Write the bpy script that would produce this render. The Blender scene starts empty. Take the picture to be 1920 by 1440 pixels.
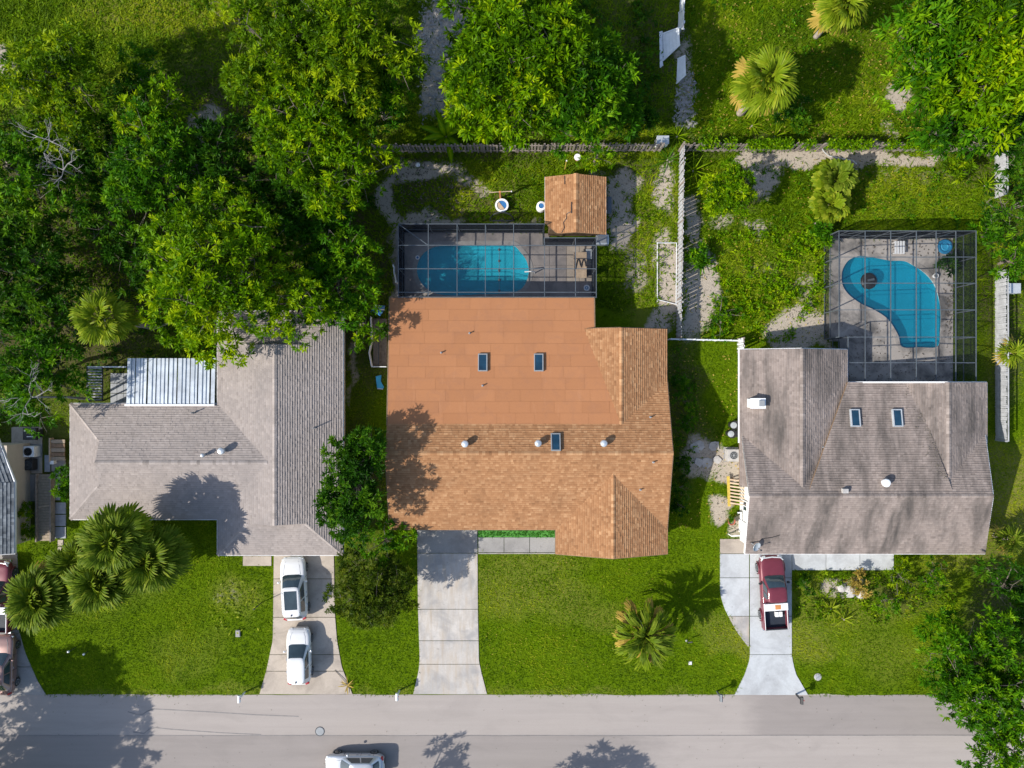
import bpy, bmesh, math, random
import numpy as np
from mathutils import Vector, Matrix
from mathutils.geometry import tessellate_polygon

R_ = math.radians
SC = bpy.context.scene
COL = SC.collection
rng = np.random.default_rng(7)
random.seed(7)

# ------------------------------------------------------------------ camera, sky, sun, exposure
CAM_H = 53.0                                     # drone height in metres, looking straight down
cam = bpy.data.cameras.new('camera')
cam.sensor_width = 36.0
cam.sensor_fit = 'HORIZONTAL'
cam.lens = 36.0 * CAM_H / 76.8
cam.clip_start = 0.5
cam.clip_end = 3000
cam_ob = bpy.data.objects.new('camera', cam)
cam_ob.location = (0, 0, CAM_H)
COL.objects.link(cam_ob)
SC.camera = cam_ob

SUN_EL = 38.0
SUN_AZ = 245.0                                   # clockwise from +Y, where the sun stands
world = bpy.data.worlds.new('World')
SC.world = world
world.use_nodes = True
wn = world.node_tree
bg = wn.nodes['Background']
sky = wn.nodes.new('ShaderNodeTexSky')
sky.sky_type = 'NISHITA'
sky.sun_disc = False
sky.sun_elevation = R_(SUN_EL)
sky.sun_rotation = R_(SUN_AZ)
wn.links.new(sky.outputs[0], bg.inputs[0])
bg.inputs[1].default_value = 0.145
sun = bpy.data.lights.new('sun', 'SUN')
sun.energy = 4.3
sun.angle = R_(0.55)
sun.color = (1.0, 0.95, 0.86)
sun_ob = bpy.data.objects.new('sun', sun)
_d = Vector((math.sin(R_(SUN_AZ)) * math.cos(R_(SUN_EL)), math.cos(R_(SUN_AZ)) * math.cos(R_(SUN_EL)), math.sin(R_(SUN_EL))))
sun_ob.rotation_euler = _d.to_track_quat('Z', 'Y').to_euler()
sun_ob.location = _d * 100
COL.objects.link(sun_ob)
SC.view_settings.view_transform = 'Standard'
SC.view_settings.look = 'None'
SC.view_settings.exposure = 0.52
SC.view_settings.gamma = 1.0
SC.view_settings.use_curve_mapping = False
SC.render.engine = 'CYCLES'
SC.cycles.max_bounces = 8
SC.cycles.transparent_max_bounces = 16
SC.cycles.diffuse_bounces = 3
SC.cycles.use_denoising = True

PPM = 25.0                                       # survey scale: plan units per metre at ground level


def W(x, y, z=0.0):
    """survey sheet position of a point that stands at height z -> metres"""
    k = (CAM_H - z) / CAM_H / PPM
    return Vector(((x - 960) * k, (720 - y) * k, z))


# ------------------------------------------------------------------ materials
MATS = {}


def newmat(name):
    m = bpy.data.materials.new(name)
    m.use_nodes = True
    nt = m.node_tree
    return m, nt, nt.nodes['Principled BSDF'], nt.nodes['Material Output']


def N(nt, typ, **kw):
    n = nt.nodes.new(typ)
    for k, v in kw.items():
        if k in ('operation', 'blend_type', 'data_type', 'feature', 'attribute_name', 'noise_dimensions', 'distance', 'clamp', 'use_clamp', 'wave_type', 'bands_direction', 'attribute_type'):
            setattr(n, k, v)
        else:
            n.inputs[k].default_value = v
    return n


def ramp(nt, src, stops):
    r = nt.nodes.new('ShaderNodeValToRGB')
    cr = r.color_ramp
    while len(cr.elements) > 1:
        cr.elements.remove(cr.elements[0])
    cr.elements[0].position = stops[0][0]
    cr.elements[0].color = tuple(stops[0][1]) + (1,)
    for p, c in stops[1:]:
        e = cr.elements.new(p)
        e.color = tuple(c) + (1,)
    nt.links.new(src, r.inputs[0])
    return r.outputs[0]


def mixc(nt, fac, a, b, mode='MIX'):
    n = nt.nodes.new('ShaderNodeMix')
    n.data_type = 'RGBA'
    n.blend_type = mode
    for sock, v in ((n.inputs[0], fac), (n.inputs[6], a), (n.inputs[7], b)):
        if hasattr(v, 'is_linked') or hasattr(v, 'links'):
            nt.links.new(v, sock)
        elif isinstance(v, (int, float)):
            sock.default_value = v
        else:
            sock.default_value = tuple(v) + (1,)
    return n.outputs[2]


def mth(nt, op, a, b=None, clamp=False):
    n = nt.nodes.new('ShaderNodeMath')
    n.operation = op
    n.use_clamp = clamp
    for s, v in ((n.inputs[0], a), (n.inputs[1], b)):
        if v is None:
            continue
        if isinstance(v, (int, float)):
            s.default_value = v
        else:
            nt.links.new(v, s)
    return n.outputs[0]


def gpos(nt, scale=(1, 1, 1)):
    g = nt.nodes.new('ShaderNodeNewGeometry')
    mp = nt.nodes.new('ShaderNodeMapping')
    mp.inputs['Scale'].default_value = scale
    nt.links.new(g.outputs['Position'], mp.inputs['Vector'])
    return mp.outputs[0]


def noise(nt, vec, scale, detail=4, rough=0.6, dist=0.0):
    n = nt.nodes.new('ShaderNodeTexNoise')
    n.inputs['Scale'].default_value = scale
    n.inputs['Detail'].default_value = detail
    n.inputs['Roughness'].default_value = rough
    n.inputs['Distortion'].default_value = dist
    nt.links.new(vec, n.inputs['Vector'])
    return n.outputs[0]


def attr(nt, name):
    a = nt.nodes.new('ShaderNodeAttribute')
    a.attribute_name = name
    return a.outputs['Fac']


def bump(nt, bs, h, strength=0.3, dist=0.02):
    b = nt.nodes.new('ShaderNodeBump')
    b.inputs['Strength'].default_value = strength
    b.inputs['Distance'].default_value = dist
    nt.links.new(h, b.inputs['Height'])
    nt.links.new(b.outputs[0], bs.inputs['Normal'])


def mat_plain(name, col, rough=0.6, metal=0.0, var=0.12, scale=3.0, coat=0.0, bumps=0.0):
    m, nt, bs, _ = newmat(name)
    v = gpos(nt)
    n1 = noise(nt, v, scale, 5, 0.65)
    a = tuple(c * (1 - var) for c in col)
    b = tuple(min(1, c * (1 + var)) for c in col)
    nt.links.new(ramp(nt, n1, [(0.3, a), (0.7, b)]), bs.inputs['Base Color'])
    bs.inputs['Roughness'].default_value = rough
    bs.inputs['Metallic'].default_value = metal
    bs.inputs['Coat Weight'].default_value = coat
    bs.inputs['Coat Roughness'].default_value = 0.06
    if bumps:
        bump(nt, bs, noise(nt, v, 25, 3), bumps, 0.01)
    MATS[name] = m
    return m


def mat_concrete(name, col, stain=(0.2, 0.19, 0.18), amt=0.5, tint=None, objvar=0.06):
    m, nt, bs, _ = newmat(name)
    v = gpos(nt)
    big = noise(nt, v, 0.55, 6, 0.62, 0.4)
    fine = noise(nt, v, 9, 6, 0.75)
    streak = noise(nt, gpos(nt, (3.2, 0.45, 1)), 1.0, 5, 0.6)
    c0 = tuple(c * 0.86 for c in col)
    base = ramp(nt, fine, [(0.25, c0), (0.5, col), (0.8, tuple(min(.95, c * 1.1) for c in col))])
    oi = nt.nodes.new('ShaderNodeObjectInfo')
    rv = mth(nt, 'MULTIPLY_ADD', oi.outputs['Random'], objvar * 2)
    rv.node.inputs[2].default_value = 1 - objvar
    base = mixc(nt, 1.0, base, rv, 'MULTIPLY')
    if tint:
        base = mixc(nt, ramp(nt, streak, [(0.42, (0, 0, 0)), (0.7, (1, 1, 1))]), base, tint)
    f = ramp(nt, big, [(0.44, (0, 0, 0)), (0.64, (amt, amt, amt))])
    c = mixc(nt, f, base, stain)
    spots = noise(nt, v, 3.0, 2, 0.5)
    c = mixc(nt, ramp(nt, spots, [(0.7, (0, 0, 0)), (0.76, (0.35, 0.35, 0.35))]), c, tuple(s * .6 for s in stain))
    nt.links.new(c, bs.inputs['Base Color'])
    bs.inputs['Roughness'].default_value = 0.9
    bump(nt, bs, fine, 0.25, 0.008)
    MATS[name] = m
    return m


def mat_shingle(name, lo, mid, hi, stain, amt=0.4, sx=0.5, sy=0.5):
    m, nt, bs, _ = newmat(name)
    v = gpos(nt)
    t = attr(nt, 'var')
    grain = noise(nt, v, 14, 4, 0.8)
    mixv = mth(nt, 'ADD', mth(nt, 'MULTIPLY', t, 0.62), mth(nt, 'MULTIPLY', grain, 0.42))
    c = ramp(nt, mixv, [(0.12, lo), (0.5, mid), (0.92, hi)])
    big = noise(nt, gpos(nt, (sx, sy, 0.5)), 1.0, 6, 0.62, 0.3)
    c = mixc(nt, ramp(nt, big, [(0.42, (0, 0, 0)), (0.72, (amt, amt, amt))]), c, stain)
    med = noise(nt, v, 1.7, 4, 0.7)
    c = mixc(nt, ramp(nt, med, [(0.55, (0, 0, 0)), (0.8, (amt * .55,) * 3)]), c, stain)
    nt.links.new(c, bs.inputs['Base Color'])
    bs.inputs['Roughness'].default_value = 0.92
    bs.inputs['Specular IOR Level'].default_value = 0.25
    bump(nt, bs, noise(nt, v, 30, 2), 0.35, 0.01)
    MATS[name] = m
    return m


def mat_leaf(name, lo, mid, hi, trans=0.35, rough=0.45):
    m, nt, bs, out = newmat(name)
    t = attr(nt, 'var')
    c = ramp(nt, t, [(0.0, lo), (0.5, mid), (1.0, hi)])
    nt.links.new(c, bs.inputs['Base Color'])
    bs.inputs['Roughness'].default_value = rough
    bs.inputs['Specular IOR Level'].default_value = 0.07
    tr = nt.nodes.new('ShaderNodeBsdfTranslucent')
    tc = mixc(nt, 1.0, c, (1.25, 1.2, 0.45), 'MULTIPLY')
    nt.links.new(tc, tr.inputs[0])
    mx = nt.nodes.new('ShaderNodeMixShader')
    mx.inputs[0].default_value = trans
    nt.links.new(bs.outputs[0], mx.inputs[1])
    nt.links.new(tr.outputs[0], mx.inputs[2])
    nt.links.new(mx.outputs[0], out.inputs[0])
    MATS[name] = m
    return m


def mat_glass(name, col, rough=0.04, spec=0.6):
    m, nt, bs, _ = newmat(name)
    v = gpos(nt)
    n1 = noise(nt, v, 1.3, 3)
    nt.links.new(ramp(nt, n1, [(0.3, tuple(c * .7 for c in col)), (0.7, tuple(c * 1.3 for c in col))]), bs.inputs['Base Color'])
    bs.inputs['Roughness'].default_value = rough
    bs.inputs['Specular IOR Level'].default_value = spec
    bs.inputs['Coat Weight'].default_value = 0.6
    bs.inputs['Coat Roughness'].default_value = 0.03
    MATS[name] = m
    return m


def mat_screen(name, k=0.26):
    m, nt, bs, out = newmat(name)
    lw = nt.nodes.new('ShaderNodeLayerWeight')
    lw.inputs[0].default_value = 0.5
    cosv = mth(nt, 'MAXIMUM', mth(nt, 'SUBTRACT', 1.0, lw.outputs['Facing']), 0.05)
    dirt = noise(nt, gpos(nt), 0.8, 4, 0.6)
    kk = mth(nt, 'MULTIPLY_ADD', dirt, k * .5)
    kk.node.inputs[2].default_value = k * .75
    op = mth(nt, 'MINIMUM', mth(nt, 'DIVIDE', kk, cosv), 0.93)
    df = nt.nodes.new('ShaderNodeBsdfDiffuse')
    df.inputs[0].default_value = (0.018, 0.021, 0.028, 1)
    tp = nt.nodes.new('ShaderNodeBsdfTransparent')
    mx = nt.nodes.new('ShaderNodeMixShader')
    nt.links.new(op, mx.inputs[0])
    nt.links.new(tp.outputs[0], mx.inputs[1])
    nt.links.new(df.outputs[0], mx.inputs[2])
    nt.links.new(mx.outputs[0], out.inputs[0])
    MATS[name] = m
    return m


def mat_water(name, tint, body):
    m, nt, bs, out = newmat(name)
    tp = nt.nodes.new('ShaderNodeBsdfTransparent')
    tp.inputs[0].default_value = tuple(tint) + (1,)
    gl = nt.nodes.new('ShaderNodeBsdfGlossy')
    gl.inputs['Roughness'].default_value = 0.03
    df = nt.nodes.new('ShaderNodeBsdfDiffuse')
    df.inputs[0].default_value = tuple(body) + (1,)
    vol = nt.nodes.new('ShaderNodeMixShader')
    vol.inputs[0].default_value = 0.28
    nt.links.new(tp.outputs[0], vol.inputs[1])
    nt.links.new(df.outputs[0], vol.inputs[2])
    fr = nt.nodes.new('ShaderNodeFresnel')
    fr.inputs[0].default_value = 1.33
    b = nt.nodes.new('ShaderNodeBump')
    b.inputs['Strength'].default_value = 0.12
    b.inputs['Distance'].default_value = 0.03
    nt.links.new(noise(nt, gpos(nt), 2.2, 3), b.inputs['Height'])
    nt.links.new(b.outputs[0], fr.inputs[1])
    nt.links.new(b.outputs[0], gl.inputs['Normal'])
    mx = nt.nodes.new('ShaderNodeMixShader')
    nt.links.new(fr.outputs[0], mx.inputs[0])
    nt.links.new(vol.outputs[0], mx.inputs[1])
    nt.links.new(gl.outputs[0], mx.inputs[2])
    nt.links.new(mx.outputs[0], out.inputs[0])
    MATS[name] = m
    return m


def mat_ground():
    m, nt, bs, _ = newmat('ground')
    v = gpos(nt)
    sand = attr(nt, 'sand')
    dry = attr(nt, 'dry')
    soil = attr(nt, 'soil')
    n1 = noise(nt, v, 0.5, 5, 0.6, 0.5)
    n2 = noise(nt, v, 5.5, 5, 0.75, 0.8)
    n3 = noise(nt, v, 22, 3, 0.7)
    g = ramp(nt, n2, [(0.25, (0.030, 0.058, 0.001)), (0.5, (0.078, 0.138, 0.001)), (0.75, (0.135, 0.200, 0.004))])
    g = mixc(nt, ramp(nt, n1, [(0.35, (0, 0, 0)), (0.7, (.5, .5, .5))]), g, (0.088, 0.128, 0.004))
    g = mixc(nt, mth(nt, 'MULTIPLY', dry, 0.75), g, (0.20, 0.18, 0.045))
    so = ramp(nt, n2, [(0.3, (0.035, 0.028, 0.016)), (0.7, (0.105, 0.082, 0.048))])
    f = mth(nt, 'MULTIPLY', soil, mth(nt, 'ADD', n2, 0.35), True)
    c = mixc(nt, f, g, so)
    sn = ramp(nt, n3, [(0.2, (0.22, 0.185, 0.140)), (0.5, (0.39, 0.335, 0.27)), (0.8, (0.53, 0.465, 0.385))])
    sn = mixc(nt, ramp(nt, n2, [(0.55, (0, 0, 0)), (0.68, (.7, .7, .7))]), sn, (0.11, 0.095, 0.06))
    n4 = noise(nt, v, 1.6, 6, 0.72, 1.2)
    th = mth(nt, 'SUBTRACT', mth(nt, 'ADD', mth(nt, 'MULTIPLY', sand, 1.05), mth(nt, 'ADD', mth(nt, 'MULTIPLY', n2, 0.7), mth(nt, 'MULTIPLY', n4, 0.9))), 0.95)
    sf = ramp(nt, th, [(0.04, (0, 0, 0)), (0.44, (1, 1, 1))])
    c = mixc(nt, sf, c, sn)
    nt.links.new(c, bs.inputs['Base Color'])
    bs.inputs['Roughness'].default_value = 0.95
    bs.inputs['Specular IOR Level'].default_value = 0.05
    bump(nt, bs, n2, 0.6, 0.08)
    MATS['ground'] = m


def mat_asphalt(name, col, amt=0.35, dark=None):
    m, nt, bs, _ = newmat(name)
    v = gpos(nt)
    fine = noise(nt, v, 40, 3, 0.8)
    lanes = noise(nt, gpos(nt, (0.06, 1.6, 1)), 1.0, 5, 0.65)
    big = noise(nt, gpos(nt, (0.25, 0.6, 1)), 1.0, 6, 0.65, 0.6)
    c = ramp(nt, fine, [(0.2, tuple(x * .82 for x in col)), (0.5, col), (0.8, tuple(x * 1.12 for x in col))])
    c = mixc(nt, ramp(nt, lanes, [(0.35, (0, 0, 0)), (0.75, (amt, amt, amt))]), c, tuple(x * 0.78 for x in col))
    c = mixc(nt, ramp(nt, big, [(0.5, (0, 0, 0)), (0.8, (amt, amt, amt))]), c, tuple(x * 0.7 for x in col))
    if dark:
        edge = noise(nt, gpos(nt, (.35, 1.2, 1)), 1.0, 6, 0.7)
        f = mth(nt, 'ADD', attr(nt, 'var'), mth(nt, 'MULTIPLY', mth(nt, 'SUBTRACT', edge, .5), .7))
        c = mixc(nt, ramp(nt, f, [(.3, (0, 0, 0)), (.7, (.85, .85, .85))]), c, mixc(nt, 1.0, c, dark, 'MULTIPLY'))
    pit = noise(nt, v, 7, 3, .8)
    c = mixc(nt, ramp(nt, pit, [(.62, (0, 0, 0)), (.75, (.4, .4, .4))]), c, tuple(x * .6 for x in col))
    nt.links.new(c, bs.inputs['Base Color'])
    bs.inputs['Roughness'].default_value = 0.93
    bump(nt, bs, fine, 0.3, 0.006)
    MATS[name] = m


def mat_capsheet():
    m, nt, bs, _ = newmat('cap_sheet')
    v = gpos(nt)
    oi = nt.nodes.new('ShaderNodeObjectInfo')
    fine = noise(nt, v, 24, 3, 0.8)
    big = noise(nt, v, 0.35, 5, 0.6)
    t = mth(nt, 'ADD', mth(nt, 'MULTIPLY', oi.outputs['Random'], 0.20), mth(nt, 'MULTIPLY', fine, 0.75))
    c = ramp(nt, t, [(0.15, (0.318, 0.138, 0.061)), (0.5, (0.382, 0.168, 0.075)), (0.85, (0.438, 0.199, 0.091))])
    c = mixc(nt, ramp(nt, big, [(0.5, (0, 0, 0)), (0.8, (.3, .3, .3))]), c, (0.27, 0.125, 0.07))
    st = noise(nt, gpos(nt, (2.5, .35, 1)), 1.0, 4, 0.7)
    c = mixc(nt, ramp(nt, st, [(0.6, (0, 0, 0)), (0.8, (.22, .22, .22))]), c, (0.5, 0.26, 0.15))
    pond = noise(nt, v, 0.9, 7, 0.7, 0.8)
    c = mixc(nt, ramp(nt, pond, [(0.52, (0, 0, 0)), (0.60, (.18, .18, .18)), (0.66, (.05, .05, .05)), (0.8, (.3, .3, .3))]), c, (0.25, 0.125, 0.08))
    nt.links.new(c, bs.inputs['Base Color'])
    bs.inputs['Roughness'].default_value = 0.9
    bs.inputs['Specular IOR Level'].default_value = 0.25
    bump(nt, bs, fine, 0.2, 0.006)
    MATS['cap_sheet'] = m


mat_ground()
mat_asphalt('asphalt_light', (0.345, 0.304, 0.277), 0.5, (.74, .74, .75))
mat_asphalt('asphalt_dark', (0.24, 0.214, 0.200), 0.4)
mat_capsheet()
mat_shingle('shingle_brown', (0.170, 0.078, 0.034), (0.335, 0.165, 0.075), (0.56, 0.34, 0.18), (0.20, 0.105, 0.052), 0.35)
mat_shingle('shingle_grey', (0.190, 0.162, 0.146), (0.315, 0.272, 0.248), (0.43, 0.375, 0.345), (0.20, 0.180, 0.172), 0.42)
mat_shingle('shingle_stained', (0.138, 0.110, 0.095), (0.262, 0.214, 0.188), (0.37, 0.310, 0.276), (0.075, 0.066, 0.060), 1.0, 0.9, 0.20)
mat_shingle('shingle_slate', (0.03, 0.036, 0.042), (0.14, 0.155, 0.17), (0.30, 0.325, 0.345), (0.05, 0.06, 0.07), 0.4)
mat_concrete('concrete_tan', (0.42, 0.358, 0.296), (0.22, 0.185, 0.155), 0.6)
mat_concrete('concrete_pale', (0.47, 0.435, 0.40), (0.27, 0.26, 0.255), 0.75, (0.40, 0.335, 0.265))
mat_concrete('concrete_white', (0.46, 0.475, 0.485), (0.27, 0.27, 0.275), 0.6)
mat_concrete('concrete_grey', (0.30, 0.285, 0.27), (0.15, 0.14, 0.135), 0.5)
mat_concrete('concrete_deck', (0.45, 0.405, 0.365), (0.11, 0.105, 0.10), 0.95)
mat_concrete('concrete_stained', (0.30, 0.265, 0.245), (0.11, 0.105, 0.11), 0.7)
mat_plain('stucco_white', (0.74, 0.73, 0.70), 0.85, var=0.05, bumps=0.2)
mat_plain('stucco_tan', (0.50, 0.42, 0.33), 0.85, var=0.06, bumps=0.2)
mat_plain('paint_white', (0.78, 0.78, 0.78), 0.5, var=0.04)
mat_plain('paint_aluminium', (0.50, 0.53, 0.55), 0.4, 0.3, var=0.1)
mat_plain('frame_bronze', (0.10, 0.115, 0.13), 0.45, 0.3, var=0.2)
mat_plain('frame_grey', (0.10, 0.118, 0.135), 0.45, 0.2, var=0.2)
mat_plain('galvanised', (0.56, 0.60, 0.63), 0.38, 0.55, var=0.22, scale=1.2)
mat_plain('dark_metal', (0.05, 0.055, 0.06), 0.45, 0.4, var=0.2)
mat_plain('black_plastic', (0.022, 0.022, 0.024), 0.5, var=0.25)
mat_plain('grey_plastic', (0.25, 0.26, 0.27), 0.6, var=0.1)
mat_plain('rubber', (0.02, 0.02, 0.02), 0.8, var=0.2)
mat_plain('chrome', (0.62, 0.63, 0.65), 0.18, 0.9, var=0.05)
mat_plain('wood_weathered', (0.24, 0.20, 0.17), 0.9, var=0.35, scale=4)
mat_plain('wood_brown', (0.21, 0.135, 0.08), 0.85, var=0.3, scale=4)
mat_plain('wood_pale', (0.46, 0.34, 0.23), 0.85, var=0.2, scale=4)
mat_plain('wood_yellow', (0.50, 0.36, 0.06), 0.7, var=0.2)
mat_plain('wood_orange', (0.52, 0.22, 0.07), 0.7, var=0.2)
mat_plain('vinyl_white', (0.66, 0.68, 0.70), 0.55, var=0.12, scale=1.5)
mat_plain('fence_grey', (0.38, 0.385, 0.40), 0.75, var=0.22, scale=3)
mat_plain('bark', (0.15, 0.125, 0.10), 0.95, var=0.4, scale=6, bumps=0.5)
mat_plain('bark_pale', (0.27, 0.255, 0.24), 0.9, var=0.3, scale=6)
mat_plain('palm_bark', (0.31, 0.26, 0.21), 0.95, var=0.35, scale=5, bumps=0.5)
mat_plain('car_white', (0.68, 0.68, 0.68), 0.28, var=0.02, coat=0.8)
mat_plain('car_silver', (0.52, 0.54, 0.57), 0.3, 0.5, var=0.03, coat=0.8)
mat_plain('car_red', (0.155, 0.026, 0.040), 0.42, 0.15, var=0.08, coat=0.5)
mat_plain('car_bronze', (0.26, 0.155, 0.135), 0.32, 0.4, var=0.06, coat=0.8)
mat_plain('lamp_red', (0.35, 0.02, 0.02), 0.25, var=0.05, coat=0.5)
mat_plain('lamp_clear', (0.72, 0.74, 0.75), 0.15, 0.3, var=0.05, coat=0.8)
mat_plain('bed_liner', (0.012, 0.018, 0.03), 0.7, var=0.25)
mat_plain('turf_green', (0.07, 0.24, 0.035), 0.9, var=0.2, scale=8)
mat_plain('tarp_blue', (0.03, 0.15, 0.38), 0.5, var=0.25)
mat_plain('mat_blue', (0.04, 0.36, 0.62), 0.5, var=0.1)
mat_plain('float_blue', (0.03, 0.22, 0.42), 0.3, var=0.1)
mat_plain('pool_plaster', (0.30, 0.56, 0.62), 0.7, var=0.12, scale=0.6)
mat_plain('terracotta', (0.38, 0.10, 0.06), 0.8, var=0.2)
mat_plain('stone_pale', (0.40, 0.38, 0.36), 0.9, var=0.25)
mat_plain('paver_grey', (0.33, 0.34, 0.36), 0.9, var=0.15)
mat_plain('paver_tan', (0.42, 0.36, 0.29), 0.9, var=0.15)
mat_plain('tar', (0.20, 0.185, 0.178), 0.8, var=0.2)
mat_plain('plank_deck', (0.31, 0.245, 0.175), 0.85, var=0.22, scale=5)
mat_glass('glass_car', (0.032, 0.050, 0.058))
mat_glass('glass_skylight', (0.012, 0.042, 0.075), 0.12, 0.35)
mat_glass('glass_window', (0.03, 0.045, 0.06))
mat_screen('screen_mesh', 0.20)
mat_water('water_pool', (0.28, 0.86, 0.95), (0.04, 0.55, 0.70))
mat_water('water_deep', (0.17, 0.76, 0.90), (0.014, 0.30, 0.43))
mat_leaf('leaf_bright', (0.030, 0.085, 0.001), (0.105, 0.235, 0.001), (0.340, 0.450, 0.003))
mat_leaf('leaf_mid', (0.014, 0.060, 0.002), (0.052, 0.170, 0.003), (0.195, 0.350, 0.005))
mat_leaf('leaf_dark', (0.010, 0.042, 0.002), (0.032, 0.112, 0.004), (0.105, 0.215, 0.006))
mat_leaf('leaf_round', (0.022, 0.048, 0.003), (0.060, 0.100, 0.005), (0.150, 0.185, 0.012))
mat_leaf('turf_leaf', (0.05, 0.20, 0.025), (0.08, 0.28, 0.04), (0.12, 0.34, 0.05), 0.3, 0.6)
mat_leaf('leaf_olive', (0.030, 0.076, 0.001), (0.102, 0.205, 0.002), (0.320, 0.410, 0.006))
mat_leaf('leaf_palm', (0.032, 0.064, 0.003), (0.092, 0.145, 0.007), (0.240, 0.280, 0.028), 0.25, 0.5)
mat_leaf('leaf_palm_gold', (0.060, 0.108, 0.004), (0.155, 0.225, 0.008), (0.33, 0.35, 0.025), 0.3, 0.4)
mat_leaf('leaf_palm_dry', (0.19, 0.14, 0.025), (0.36, 0.26, 0.05), (0.50, 0.36, 0.09), 0.25, 0.5)
mat_leaf('grass_blade', (0.042, 0.088, 0.001), (0.118, 0.205, 0.001), (0.28, 0.32, 0.010), 0.3, 0.6)

# ------------------------------------------------------------------ mesh helpers


def link_mesh(name, me, parent=None, loc=None, rot=None):
    o = bpy.data.objects.new(name, me)
    COL.objects.link(o)
    if parent is not None:
        o.parent = parent
    if loc is not None:
        o.location = loc
    if rot is not None:
        o.rotation_euler = rot
    return o


def np_mesh(name, verts, faces, mat, var=None, smooth=False):
    """verts (n,3), faces (m,k) arrays -> mesh"""
    me = bpy.data.meshes.new(name)
    verts = np.asarray(verts, np.float32)
    faces = np.asarray(faces, np.int32)
    k = faces.shape[1]
    me.vertices.add(len(verts))
    me.vertices.foreach_set('co', verts.ravel())
    me.loops.add(faces.size)
    me.loops.foreach_set('vertex_index', faces.ravel())
    me.polygons.add(len(faces))
    me.polygons.foreach_set('loop_start', np.arange(0, faces.size, k, dtype=np.int32))
    me.polygons.foreach_set('loop_total', np.full(len(faces), k, np.int32))
    if smooth:
        me.polygons.foreach_set('use_smooth', np.ones(len(faces), bool))
    me.update(calc_edges=True)
    if var is not None:
        d = var if isinstance(var, dict) else {'var': var}
        for an, av in d.items():
            a = me.attributes.new(an, 'FLOAT', 'POINT')
            a.data.foreach_set('value', np.asarray(av, np.float32))
    me.materials.append(MATS[mat])
    return me


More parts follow.
